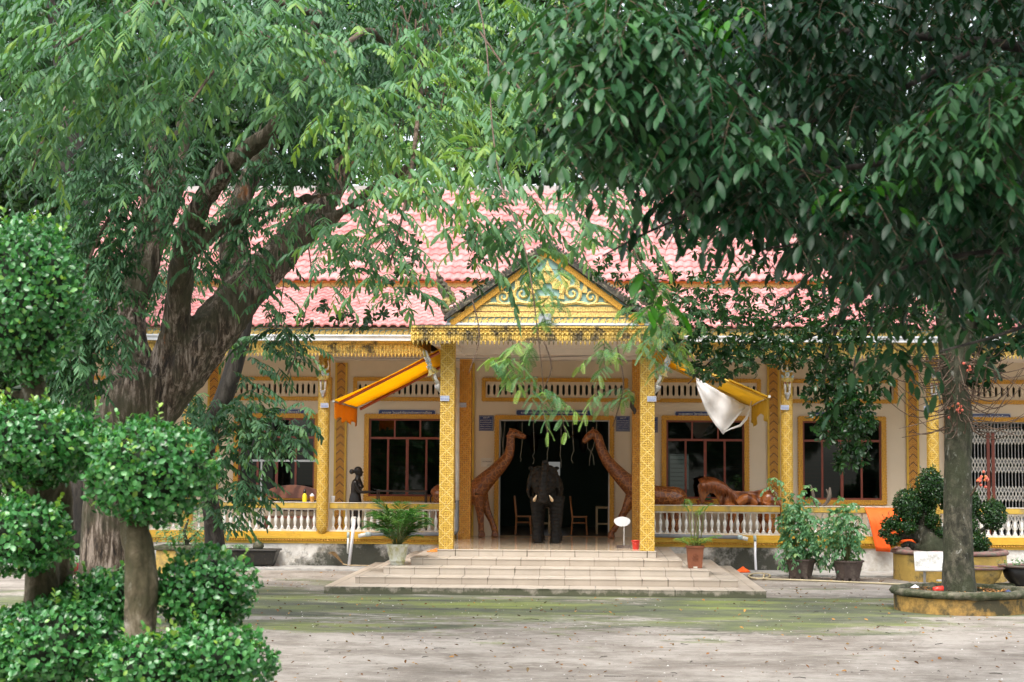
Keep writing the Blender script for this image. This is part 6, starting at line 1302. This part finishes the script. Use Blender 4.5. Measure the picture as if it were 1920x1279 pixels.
for px in (140, 155): 
    c = P(px, 944, 38.35); o = thing('small_pot', 'small white pot with sprouts on the far left rail, ' + ('nearer the dark trunks' if px == 140 else 'nearer the tamarind'), 'pot', (c.x, 38.35, 1.542)); mb = MB(); mb.lathe([(.06, 0), (.085, .12), (.09, .16), (.075, .165)], (c.x, 38.35, 1.542), 14); mb.build('pot', M['baluster'], o, smooth=True)
    cr = Crown(); cc = np.repeat(np.array([[c.x, 38.35, 1.70]]), 16, 0); res, info = sprays(cc, np.stack([rng.normal(0, .6, 16), rng.normal(0, .4, 16), np.ones(16)], 1), rng.uniform(.06, .12, 16), .3, 4, oval_tmpl(.05, .01)); cr.add(res); cr.build('leaves', M['leaf_shrub'], o)
c = P(1535, 955, 38.35); an = thing('antler_trophy', 'grey brown pair of antlers standing on the rail behind the potted shrubs', 'antlers', (c.x, 38.35, 1.542)); mb = MB(); mb.ell((c.x, 38.35, 1.59), (.07, .08, .05)); mb.build('skull', M['antler'], an, smooth=True)
mb = MB(); limb(mb, [(1535, 952, 38.35, 5), (1527, 940, 38.3, 7), (1524, 925, 38.3, 6), (1520, 909, 38.3, 2)], 7); mb.build('antler', M['antler'], an, smooth=True)
mb = MB(); limb(mb, [(1535, 952, 38.35, 5), (1549, 944, 38.3, 6), (1555, 930, 38.3, 9), (1556, 914, 38.3, 3)], 7); limb(mb, [(1555, 930, 38.3, 6), (1549, 917, 38.3, 2)], 6); mb.build('antler', M['antler'], an, smooth=True)
c = P(1184, 745, 38.15); ho = thing('horn_trophy', 'long curved buffalo horn mounted on the right inner pillar', 'horn', (c.x, 38.2, c.z)); mb = MB(); limb(mb, [(1158, 744, 37.95, 3), (1165, 742, 37.95, 6), (1177, 738, 38.0, 8), (1188, 738, 38.1, 9)], 8); limb(mb, [(1228, 746, 38.1, 7), (1236, 748, 38.0, 5), (1239, 740, 38.0, 2)], 7); mb.build('horn', M['pale_wood'], ho, smooth=True)
mb = MB(); limb(mb, [(1183, 742, 38.1, 6), (1186, 752, 38.0, 9), (1185, 762, 38.0, 8), (1190, 770, 38.0, 8), (1189, 777, 38.0, 3)], 7); mb.build('carved_pendant', M['horn'], ho, smooth=True)
c = G(1170, 1028, .70); rs = thing('round_sign', 'white oval board on a thin post standing on the porch floor', 'sign stand', (c.x, c.y, .70)); y_ = c.y; mb = MB(); mb.box((c.x - .16, y_ - .06, .702), (c.x + .16, y_ + .08, .76)); mb.build('foot', M['pot_dark'], rs)
mb = MB(); mb.tube([(c.x, y_, .76), (c.x, y_, 1.20)], .015, 8); mb.build('post', M['cement'], rs); mb = MB(); pts = [(c.x - .04 + .175 * math.cos(t) * (1 + .05 * math.sin(3 * t)), 1.27 + .105 * math.sin(t)) for t in np.linspace(0, 2 * math.pi, 28)[:-1]]; mb.prism(pts, y_ - .03, y_ - .016); mb.build('board', M['white_band'], rs)
c = G(1192, 1030, .70); bk = thing('bucket', 'small red plastic bucket at the foot of the right front pillar', 'bucket', (c.x - .0, c.y, .70)); mb = MB(); mb.lathe([(.062, .002), (.085, .17), (.095, .175), (.095, .19), (.084, .188), (.06, .02)], (c.x, c.y, .70), 20, False); mb.lathe([(.001, .012), (.06, .014)], (c.x, c.y, .70), 20, False); mb.build('pail', M['red_plastic'], bk, smooth=True)
mb = MB(); mb.tube([(c.x - .09 * math.cos(t), c.y - .02 - .06 * math.sin(t), .88 - .05 * math.sin(t)) for t in np.linspace(0, math.pi, 9)], .005, 5); mb.build('handle', M['red_plastic'], bk)
def sandal(label, px, py, z, rot, m, L_=.25, grp=None):
    c = G(px, py, z); o = thing('flip_flop', label, 'sandal', (c.x, c.y, z), grp); Rm = Matrix.Rotation(rot, 3, 'Z'); o_ = []
    for t in np.linspace(0, 2 * math.pi, 19)[:-1]: x = L_ / 2 * math.cos(t); w_ = .045 * math.sin(t) * (1 + .25 * math.cos(t)); o_.append(Vector((x, w_, 0)))
    n = len(o_); mb = MB(); mb.add([c + Rm @ q + Vector((0, 0, .003)) for q in o_] + [c + Rm @ q + Vector((0, 0, .024)) for q in o_], [tuple(range(n - 1, -1, -1)), tuple(range(n, 2 * n))] + [(i, (i + 1) % n, (i + 1) % n + n, i + n) for i in range(n)]); mb.build('sole', m, o)
    mb = MB(); mb.tube([c + Rm @ Vector((-.02, -.045, .024)), c + Rm @ Vector((.03, -.035, .06)), c + Rm @ Vector((.075, 0, .03)), c + Rm @ Vector((.03, .035, .06)), c + Rm @ Vector((-.02, .045, .024))], .007, 6); mb.build('strap', m, o)
sandal('black flip flop on the top stair tread', 995, 1043, .562, R(5), M['sandal_k']); sandal('orange flip flop on the top stair tread right of the black one', 1028, 1043, .562, R(20), M['sandal_o'], .2); sandal('second orange flip flop lying by the first', 1042, 1043.5, .562, R(-25), M['sandal_o'], .2)
sandal('orange flip flop left of the left front pillar', 811, 1035, .562, R(10), M['sandal_o']); sandal('orange flip flop close against the left front pillar', 816, 1033, .562, R(-15), M['sandal_o'])
sandal('blue flip flop on the ledge next to the right front pillar', 1240, 1000.5, .85, R(5), M['sandal_b'], .24); sandal('blue flip flop on the ledge further from the right front pillar', 1262, 1001, .85, R(-8), M['sandal_b'], .24)
# strings in the doorway
SN = -1
for q in ([(938, 789), (941, 820), (944, 850), (941, 890)], [(947, 789), (945, 812), (943, 845), (942, 870)], [(979, 789), (979, 830), (977, 848), (975, 858), (978, 861), (975, 865)], [(1000, 789), (1001, 820), (1002, 850), (998, 855), (1002, 862), (999, 871)], [(1026, 789), (1028, 815), (1028, 840), (1026, 850), (1026, 873)],
          [(1052, 789), (1052, 815), (1051, 845), (1050, 852), (1052, 862), (1052, 877)], [(1073, 789), (1074, 815), (1076, 845), (1072, 855), (1071, 862), (1075, 869)], [(1099, 789), (1100, 815), (1102, 840), (1108, 847), (1112, 855), (1114, 872)], [(1119, 789), (1117, 815), (1113, 838), (1108, 848), (1106, 860), (1105, 873)]):
    mb = MB(); k = q[0][0]; mb.tube([P(x, y, 39.92) for x, y in q], .0055, 5); o = mb.build('hanging_string', M['string']); SN += 1; tag(o, ('outermost left string in the doorway, against the frame', 'string in the doorway just left of the left giraffe head', 'pale string falling across the muzzle of the left giraffe', 'kinked string hanging left above the shoulder of the elephant', 'string hanging straight down to the raised trunk of the elephant', 'string hanging just right of the raised trunk of the elephant', 'curly tipped string midway between elephant trunk and right giraffe head', 'left one of the two crossed strings by the right giraffe head', 'right one of the two crossed strings by the right giraffe head')[SN], 'string', 'strings hanging in the doorway')
# inside the hall
def chair(px, py, label, flip=1):
    c = P(px, py, 41.0); x, y, z = c.x, 41.0, .705; o = thing('wooden_chair', label, 'chair', (x, y, z), 'slatted chairs inside the doorway'); m = M['chair_wood']
    mb = MB(); mb.box((x - .2, y - .2, z + .44), (x + .2, y + .2, z + .47)); mb.build('seat', m, o)
    for sx in (-1, 1):
        mb = MB(); mb.tube([(x - .18 * flip, y + sx * .18, z + .47), (x - .23 * flip, y + sx * .18, z + .97)], .022, 6); mb.build('back_post', m, o)
        for sy in (-1, 1): mb = MB(); mb.tube([(x + sx * .2, y + sy * .18, z), (x + sx * .17, y + sy * .18, z + .44)], .02, 6); mb.build('leg', m, o)
        mb = MB(); mb.tube([(x - .18, y + sx * .18, z + .30), (x + .18, y + sx * .18, z + .30)], .014, 5); mb.build('stretcher', m, o)
    mb = MB()
    for z_ in (.66, .80, .92): mb.box((x - (.215 + (z_ - .66) * .08) * flip - .012, y - .16, z + z_), (x - (.215 + (z_ - .66) * .08) * flip + .012, y + .16, z + z_ + .05))
    mb.build('back_rails', m, o)
chair(981, 1002, 'brown chair inside the doorway left of the elephant'); chair(1086, 1002, 'brown chair inside the doorway right of the elephant')
def table(px, w_, label):
    c = P(px, 1000, 41.6); o = thing('pale_table', label, 'table', (c.x, 41.6, .705)); mb = MB(); mb.box((c.x - w_/2, 41.35, 1.36), (c.x + w_/2, 41.9, 1.41)); mb.build('top', M['pale_wood'], o); four_legs(o, c.x - w_/2, c.x + w_/2, 41.35, 41.9, .705, 1.36, .05, M['pale_wood']); mb = MB(); mb.box((c.x - w_/2 + .05, 41.37, .95), (c.x + w_/2 - .05, 41.40, .99)); mb.build('stretcher', M['pale_wood'], o)
table(1130, .36, 'pale wooden table inside at the right edge of the doorway'); table(1024, .22, 'pale wooden stand seen between the legs of the elephant')
for px, lb in ((1001, 'dark buffalo horns on the back wall left of the turtle shells'), (1094, 'dark buffalo horns on the back wall right of the turtle shells')):
    c = P(px, 830, 46.1); o = thing('horn_trophy', lb, 'horns', (c.x, 46.18, c.z)); mb = MB(); mb.ell((c.x, 46.08, c.z), (.13, .1, .3), 10, 8); mb.build('skull', M['dark_wood'], o, smooth=True)
    for s in (-1, 1): mb = MB(); mb.tube([(c.x + s * .08, 46.05, c.z + .15), (c.x + s * .35, 46.0, c.z + .18), (c.x + s * .52, 46.0, c.z + .45), (c.x + s * .40, 46.0, c.z + .72)], [.06, .05, .035, .01], 8); mb.build('horn', M['horn'], o, smooth=True)
for px, lb in ((1034, 'dark turtle shell on the back wall, left one of two'), (1061, 'dark turtle shell on the back wall, right one of two')):
    c = P(px, 815, 46.1); o = thing('turtle_shell', lb, 'shell', (c.x, 46.18, c.z)); mb = MB(); mb.ell((c.x, 46.14, c.z), (.13, .05, .16), 12, 8); mb.build('shell', M['dark_wood'], o, smooth=True); mb = MB(); mb.ell((c.x, 46.13, c.z + .19), (.03, .03, .05)); mb.build('head', M['dark_wood'], o, smooth=True)
# ------------------------------------------------------------------ pots
M['leaf_stem'] = simple('green brown stems', (.12, .13, .04), .6, .3, 12)
def palm(o, base, n, ln, hs, m, spread, tint, name='fronds', lo=.05):
    cr_ = Crown(); mbs = MB(); base = Vector(base)
    for k in range(n):
        a = 2 * math.pi * k / n * 2.4 + rnd.uniform(-.4, .4); tl = rnd.uniform(0, 1) ** .7 * spread; d0 = Vector((math.cos(a) * tl, math.sin(a) * tl, 1)).normalized()
        b0 = base + Vector((math.cos(a), math.sin(a), 0)) * .08 * rnd.random(); b1 = b0 + d0 * hs * (lo + (1 - lo) * rnd.random()); l = ln * rnd.uniform(.7, 1.1); out = Vector((math.cos(a), math.sin(a), 0)); h = (d0 + out * .35).normalized(); dr = rnd.uniform(.5, 1.0)
        mbs.tube([b0, b1], [.013, .009], 5); nl = 20; F_ = np.linspace(.06, 1, nl)
        pt = lambda q: b1 + h * l * q + Vector((0, 0, -dr * .5 * l * q * q)); mbs.tube([pt(q) for q in np.linspace(0, 1, 6)], [.005, .005, .004, .004, .003, .002], 4)
        pos = np.array([list(pt(q)) for q in F_]); td = unit(np.array([list(h + Vector((0, 0, -dr * q))) for q in F_])); sd_ = unit(np.cross(td, [0, 0, 1.0]) + 1e-6); t0 = rnd.uniform(.05, .6) if tint is None else tint + rnd.uniform(-.15, .15)
        for s in (-1, 1): cr_.add(place(oval_tmpl(.20, .011, .35, .5, .1), pos, td * .7 + sd_ * s * .75 + np.array([0, 0, .12]) + rng.normal(0, .1, td.shape), rand_up(nl, .25), (1.05 - .8 * np.abs(F_ - .4)) * l / .55, np.clip(t0 + rng.normal(0, .05, nl), 0, 1)))
    mbs.build('stems', M['leaf_stem'], o, smooth=True); cr_.build(name, m, o)
c = G(745, 1059, .42); x, y = c.x, c.y; o = thing('potted_palm', 'green areca palm in a mossy white relief pot on the left stair corner', 'potted plant', (x, y, .422)); mb = MB()
mb.lathe([(.135, .0), (.15, .03), (.145, .06), (.165, .065), (.165, .10), (.16, .11), (.21, .36), (.225, .37), (.228, .42), (.205, .42), (.20, .36)], (x, y, .422), 28, False); mb.lathe([(.001, .36), (.203, .37)], (x, y, .422), 20, False); mb.build('pot', M['pot_white'], o, smooth=True)
mb = MB()
for k in range(14): a = 2 * math.pi * k / 14; mb.tube([(x + .168 * math.cos(a), y + .168 * math.sin(a), .57), (x + .20 * math.cos(a + .18), y + .20 * math.sin(a + .18), .68), (x + .205 * math.cos(a), y + .205 * math.sin(a), .76)], .006, 5)
mb.build('relief', M['pot_white'], o); palm(o, (x, y, .79), 40, .78, .50, M['leaf_palm'], .6, None)
c = G(1303, 1065, .42); x, y = c.x, c.y; o = thing('potted_palm', 'straggly yellowing palm in a square brown pot on the right stair corner', 'potted plant', (x, y, .422)); mb = MB()
def sqpot(mb, x, y, z, prof, n=4): mb.lathe([(r * 1.414, h) for r, h in prof], (x, y, z), 4, False)
sqpot(mb, x, y, .422, [(.001, .0), (.135, .001), (.165, .40), (.185, .41), (.185, .45), (.16, .45), (.155, .40), (.001, .39)]); mb.build('pot', M['pot_brown'], o)
mb = MB(); mb.box((x - .04, y - .142, .425), (x + .04, y - .130, .455)); mb.build('label_patch', M['paper'], o)
mb = MB()
for k in range(8):
    a = k * math.pi / 4; mb.tube([(x + .01 * math.cos(a), y - .158, .64 + .01 * math.sin(a)), (x + .07 * math.cos(a), y - .160, .64 + .07 * math.sin(a))], [.004, .009], 4)
mb.build('relief', M['pot_brown'], o)
palm(o, (x + .02, y, .80), 6, .42, .80, M['leaf_palm'], .16, .62, 'fronds', .75); palm(o, (x - .03, y, .80), 10, .48, .12, M['leaf_palm'], .8, .75, 'lower_fronds', .2)
def shrub_pot(px, py, w_, h_, clumps, label):
    c = G(px, py, 0); y = c.y + w_ * .4; x = P(px, py, y).x; o = thing('potted_shrub', label, 'potted plant', (x, y, 0), 'twin shrub pots by the balustrade'); mb = MB()
    mb.lathe([(.001, .06), (w_ * .34, .05), (w_ * .36, .08), (w_ * .47, h_ - .04), (w_ * .52, h_ - .035), (w_ * .52, h_), (w_ * .46, h_), (w_ * .43, h_ - .05), (.001, h_ - .06)], (x, y, 0), 8, False)
    for k in range(8): a = 2 * math.pi * (k + .5) / 8; mb.cbox((x + math.cos(a) * w_ * .31, y + math.sin(a) * w_ * .31, .04), (.09, .09, .078))
    mb.build('pot', M['pot_dark'], o); mb = MB()
    for k in range(16): a = rnd.uniform(0, 6.28); r = rnd.uniform(.02, .28); hh = rnd.uniform(.5, 1.05); mb.tube([(x + r * .3 * math.cos(a), y + r * .3 * math.sin(a), h_ - .06), (x + r * .7 * math.cos(a), y + r * .7 * math.sin(a), h_ + hh * .5), (x + r * 1.4 * math.cos(a), y + r * 1.4 * math.sin(a), h_ + hh)], [.016, .010, .004], 5)
    mb.build('stems', M['leaf_stem'], o); cr_ = Crown()
    for cx, cy, rx, ry, n in clumps:
        cc, d = blob_pts(cx, cy, y, rx, ry, rx * .011, n); res, info = sprays(cc, d * .8 + rng.normal(0, .5, d.shape) + np.array([0, 0, .1]), rng.uniform(.12, .24, n), .6, 8, oval_tmpl(.085, .024, .3, .3), .7, 1.25, 1, .5, tint=np.clip(rng.normal(.4, .2, n) + (cy < 950) * .15, 0, 1), hang=.35); cr_.add(res); cr_.twigs(info, .003, 2)
    cr_.build('foliage', M['leaf_shrub'], o)
shrub_pot(1501, 1088, .70, .45, [(1500, 985, 38, 42, 120), (1485, 950, 20, 26, 34), (1520, 1030, 42, 34, 80), (1480, 1035, 26, 20, 24), (1516, 925, 10, 14, 8), (1452, 905, 10, 18, 7), (1500, 1010, 34, 45, 70)], 'pale leafed shrub in an eight sided dark pot, nearer the steps, taller one')
shrub_pot(1590, 1091, .70, .45, [(1583, 985, 34, 36, 100), (1583, 1025, 28, 34, 74), (1565, 1000, 22, 40, 40), (1585, 945, 16, 14, 12)], 'pale leafed shrub in an eight sided dark pot, beside the saffron robe')
# bonsai in the big drum planter
c = G(1780, 1094, 0); Yb = c.y + 1.22; X = P(1780.5, 1060, Yb).x; o = thing('round_planter', 'large round ochre planter with crusted pink rim behind the white board', 'planter', (X, Yb, 0)); mb = MB(); mb.lathe([(.001, 0), (1.22, 0), (1.22, .56), (1.10, .56), (.001, .55)], (X, Yb, 0), 48, False); mb.build('drum', M['planter'], o, smooth=False)
mb = MB(); mb.lathe([(1.18, .562), (1.25, .57), (1.28, .61), (1.25, .66), (1.20, .68), (1.12, .67), (1.10, .562)], (X, Yb, 0), 64, False); q = mb.build('rim', M['rim_pink'], o, smooth=True); roughen(q, .02, 7, 1)
mb = MB(); mb.lathe([(.002, .64), (.6, .63), (1.11, .60)], (X, Yb, 0), 32, False); mb.build('soil', M['soil'], o, smooth=True)
bo = thing('bonsai_tree', 'cloud pruned bonsai with swollen root trunk growing in the large round planter', 'bonsai', (P(1735, 1025, Yb).x, Yb, .64)); mb = MB(); Yk = Yb
limb(mb, [(1750, 1036, Yk, 70), (1745, 1015, Yk, 62), (1735, 1000, Yk, 40), (1730, 980, Yk, 26), (1734, 960, Yk, 20), (1742, 935, Yk, 14)], 14); limb(mb, [(1735, 1010, Yk, 40), (1712, 1003, Yk, 18), (1692, 1006, Yk, 13), (1678, 1013, Yk, 8)], 10); limb(mb, [(1720, 1030, Yk - .1, 18), (1705, 1020, Yk - .1, 12), (1690, 1024, Yk, 8)], 8)
limb(mb, [(1750, 1015, Yk, 34), (1775, 1010, Yk, 16), (1800, 1010, Yk, 12), (1830, 1000, Yk, 9), (1850, 988, Yk, 7), (1860, 975, Yk, 5)], 10); limb(mb, [(1760, 1028, Yk, 36), (1790, 1024, Yk, 22), (1815, 1022, Yk, 10), (1832, 1020, Yk, 6)], 10); limb(mb, [(1730, 985, Yk, 12), (1715, 975, Yk, 8), (1704, 960, Yk, 6)], 8); limb(mb, [(1700, 1005, Yk, 8), (1680, 995, Yk, 5), (1672, 985, Yk, 4)], 6); limb(mb, [(1735, 990, Yk, 10), (1748, 980, Yk, 6)], 6)
b = mb.build('trunk', M['bark_grey'], bo); fuse(b, .02, 2)
mb = MB(); mb = None
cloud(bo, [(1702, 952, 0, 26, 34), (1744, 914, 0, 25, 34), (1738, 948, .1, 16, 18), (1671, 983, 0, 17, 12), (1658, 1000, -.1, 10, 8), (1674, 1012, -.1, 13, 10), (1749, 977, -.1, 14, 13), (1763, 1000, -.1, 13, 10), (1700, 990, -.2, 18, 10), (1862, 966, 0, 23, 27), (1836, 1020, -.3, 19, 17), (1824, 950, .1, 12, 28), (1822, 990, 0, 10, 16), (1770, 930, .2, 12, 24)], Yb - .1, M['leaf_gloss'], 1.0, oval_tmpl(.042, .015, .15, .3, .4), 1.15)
c = G(1732, 1096, 0); o = thing('notice_board', 'stained white slanted board on a short grey post before the round planter', 'board', (c.x, c.y, 0)); z0, z1 = P(1740, 1070, c.y - .1).z, P(1740, 1034, c.y).z; x0, x1 = P(1713.5, 1050, c.y).x, P(1781, 1050, c.y).x
mb = MB(); mb.tube([(c.x + .02, c.y, 0), (c.x + .02, c.y, z0 + .1)], .03, 6); mb.build('post', M['cement'], o)
mb = MB(); mb.add([(x0, c.y - .12, z0), (x1, c.y - .12, z0), (x1, c.y, z1), (x0, c.y, z1), (x0, c.y - .09, z0 - .02), (x1, c.y - .09, z0 - .02), (x1, c.y + .03, z1 - .02), (x0, c.y + .03, z1 - .02)], [(0, 1, 2, 3), (4, 7, 6, 5), (0, 4, 5, 1), (1, 5, 6, 2), (2, 6, 7, 3), (3, 7, 4, 0)]); mb.build('panel', simple('stained white board', (.80, .80, .78), .5, .05, 4, (.34, .30, .22), .44, 4.5), o, bevel=.006)
c = G(1764, 1098, 0); o = thing('tin_can', 'small coloured food tin on the ground by the trunk of the cannonball tree', 'tin', (c.x, c.y, 0)); mb = MB(); mb.lathe([(.085, .004), (.085, .09)], (c.x, c.y, 0), 18); mb.build('body', simple('printed tin', (.55, .42, .05), .35, .4, 20, (.5, .06, .05), .45, 14), o); mb = MB(); mb.lathe([(.09, .091), (.09, .115), (.08, .12)], (c.x, c.y, 0), 18); mb.build('lid', M['pvc_w'], o)
def bowl(px, py, r, h, m, label, rim=M['rim_pink']):
    c = G(px, py, 0); y = c.y + .3; o = thing('bowl_planter', label, 'planter', (c.x, y, 0)); mb = MB(); mb.lathe([(.001, 0), (r * .58, 0), (r * .55, .06), (r * .8, h * .45), (r * .93, h - .04), (r * .85, h - .04), (.001, h - .06)], (c.x, y, 0), 32, False); mb.build('bowl', m, o, smooth=True)
    mb = MB(); mb.lathe([(r * .94, h - .045), (r * 1.04, h - .03), (r * 1.05, h), (r * .9, h + .005), (r * .86, h - .03)], (c.x, y, 0), 40, False); mb.build('rim', rim, o, smooth=True)
    return c.x, y
bowl(1842, 1103, .52, .42, M['planter'], 'shallow ochre bowl planter with pink rim just right of the grey trunk'); bx, by = bowl(1930, 1104, .52, .47, M['pot_black'], 'black bowl planter with pink rim at the right edge')
cr = Crown(); n = 30; cc = np.stack([bx + rng.normal(0, .25, n), by + rng.normal(0, .2, n), np.full(n, .46)], 1); res, info = sprays(cc, rng.normal(0, .5, (n, 3)) + np.array([0, 0, 1]), rng.uniform(.1, .25, n), .3, 6, oval_tmpl(.05, .015)); cr.add(res); o = thing('seedlings', 'pale seedlings growing in the black bowl at the right edge', 'plant', (bx, by, .44)); cr.build('leaves', M['leaf_shrub'], o)
c = G(1884, 1103, 0); mb = MB(); mb.cbox((c.x, c.y + .1, .05), (.42, .25, .09)); tag(mb.build('stone_block', M['ring_top'], bevel=.02), 'rough stone block on the ground between the two bowl planters', 'stone')
# things lying in the tree ring
c = P(1760, 1108, rc[1] - .35); o = thing('red_cup', 'crushed red paper cup lying in the round tree planter', 'cup', (c.x, c.y, .32)); z = .37; mb = MB(); mb.tube([(c.x - .09, c.y, z), (c.x - .02, c.y + .01, z + .01), (c.x + .08, c.y + .02, z + .012)], [.045, .052, .062], 16); mb.build('cup', M['red_plastic'], o, smooth=True)
mb = MB(); mb.tube([(c.x + .081, c.y + .02, z + .012), (c.x + .09, c.y + .02, z + .012)], [.065, .064], 16); mb.build('rim', M['sandal_k'], o)
mb = MB(); limb(mb, [(1688, 1104, rc[1] - .2, 7), (1705, 1106, rc[1] - .25, 8), (1729, 1111, rc[1] - .35, 6)], 8); tag(mb.build('branch_log', M['bark_grey'], smooth=True), 'short grey log resting in the left of the tree planter', 'log')
mb = MB(); limb(mb, [(1800, 1115, rc[1] - .8, 4), (1830, 1116, rc[1] - .8, 4), (1870, 1117, rc[1] - .8, 3)], 6); tag(mb.build('dark_stick', M['bark_dark'], smooth=True), 'thin dark stick in front of the grey trunk inside the planter', 'stick')
heap('crumpled_paper', 'crumpled whitish paper in the left of the tree planter', 'litter', P(1716, 1102, rc[1] + .1) * 1.0, .07, .05, M['clear_cup']); heap('blue_bag', 'crumpled blue bag in the right of the tree planter', 'bag', Vector((P(1885, 1113, rc[1]).x, rc[1] - .2, .30)), .11, .07, simple('blue plastic', (.03, .05, .16), .4))
# ------------------------------------------------------------------ pots on the left, partly behind the cloud pruned trees
c = G(478, 1066, 0); X, Y_ = c.x, c.y + .22; o = thing('bonsai_tray', 'long black footed bonsai tray against the plinth left of the steps', 'tray pot', (X - .3, Y_, 0)); x0, x1 = P(400, 1040, Y_).x, P(523, 1040, Y_).x
mb = MB(); mb.add([(x0 + .12, Y_ - .18, .08), (x1 - .12, Y_ - .18, .08), (x1 - .12, Y_ + .2, .08), (x0 + .12, Y_ + .2, .08), (x0 + .02, Y_ - .28, .40), (x1 - .02, Y_ - .28, .40), (x1 - .02, Y_ + .28, .40), (x0 + .02, Y_ + .28, .40)], [(0, 3, 2, 1), (4, 5, 6, 7), (0, 1, 5, 4), (1, 2, 6, 5), (2, 3, 7, 6), (3, 0, 4, 7)]); mb.box((x0 - .02, Y_ - .32, .401), (x1 + .02, Y_ + .3, .45)); mb.build('tray', M['pot_black'], o, bevel=.02)
for x in (x0 + .14, x1 - .28): mb = MB(); mb.box((x, Y_ - .2, 0), (x + .14, Y_ + .2, .079)); mb.build('foot', M['pot_black'], o)
mb = MB(); mb.ell((x1 - .5, Y_, .50), (.14, .1, .13), 8, 6); mb.tube([(x1 - .52, Y_, .55), (x1 - .56, Y_, .75)], [.05, .03], 6); q = mb.build('mossy_rock', M['ring_top'], None, smooth=True); roughen(q, .03, 8, 1); tag(q, 'jagged mossy rock standing in the black bonsai tray', 'rock')
cr = Crown(); n = 26; cc = np.stack([x1 - .95 + rng.normal(0, .12, n), Y_ + rng.normal(0, .08, n), np.full(n, .47)], 1); res, info = sprays(cc, rng.normal(0, .6, (n, 3)) + np.array([0, 0, .9]), rng.uniform(.15, .3, n), .8, 5, oval_tmpl(.10, .008, .3)); cr.add(res); o = thing('spider_plant', 'pale striped spider plant in the left half of the black tray', 'plant', (x1 - .95, Y_, .45)); cr.build('leaves', M['leaf_shrub'], o)
c = G(352, 1070, 0); X, Y_ = c.x, 35.8; X = P(352, 1040, Y_).x; o = thing('stone_planter', 'carved ochre planter behind the flat topped cloud tree', 'planter', (X, Y_, 0)); mb = MB(); mb.box((X - .62, Y_ - .4, 0), (X + .62, Y_ + .4, .52)); mb.build('body', M['planter'], o, bevel=.02); mb = MB(); mb.box((X - .68, Y_ - .46, .521), (X + .68, Y_ + .46, .62)); mb.build('rim', M['ring_top'], o, bevel=.03)
o2 = thing('planter_shrub', 'small leaved grey green shrub growing in the ochre planter', 'shrub', (X, Y_, .6)); mb = MB(); mb.tube([(X, Y_, .6), (X - .1, Y_, .9), (X, Y_, 1.2)], [.05, .04, .02], 7); mb.tube([(X, Y_, .7), (X + .3, Y_, 1.0)], [.04, .01], 6); mb.build('stem', M['bark_grey'], o2); cr = Crown()
for cx, cy, rx, ry, n in ((350, 985, 55, 34, 150), (395, 985, 36, 30, 80), (320, 1000, 30, 24, 50)): cc, d = blob_pts(cx, cy, Y_ - .1, rx, ry, .4, n); res, info = sprays(cc, d + rng.normal(0, .5, d.shape), rng.uniform(.08, .2, n), .4, 8, oval_tmpl(.045, .014), .7, 1.2, 1, .5); cr.add(res); cr.twigs(info, .003, 2)
cr.build('foliage', M['leaf_shrub'], o2)
c = G(146, 1076, 0); o = thing('red_pot', 'dark red pot with grassy leaves at far left between the trunks', 'potted plant', (c.x, c.y, 0)); mb = MB(); mb.lathe([(.001, 0), (.10, 0), (.14, .2), (.15, .24), (.13, .24), (.001, .21)], (c.x, c.y, 0), 18, False); mb.build('pot', simple('dark red glaze', (.25, .02, .03), .35), o, smooth=True)
cr = Crown(); n = 34; cc = np.repeat(np.array([[c.x, c.y, .22]]), n, 0); res, info = sprays(cc, rng.normal(0, .5, (n, 3)) + np.array([.3, 0, 1]), rng.uniform(.3, .55, n), .5, 6, oval_tmpl(.13, .012)); cr.add(res); cr.build('leaves', M['leaf_shrub'], o)
# a power wire under the eave
mb = MB(); mb.tube([P(x, y, 37.0) for x, y in ((880, 672), (980, 671), (1080, 668), (1180, 662), (1270, 655))], .006, 4); mb.tube([P(x, y, 37.0) for x, y in ((620, 671), (760, 672), (880, 672))], .006, 4); tag(mb.build('overhead_wire', M['sandal_k']), 'thin dark wire strung along under the porch eave', 'wire')
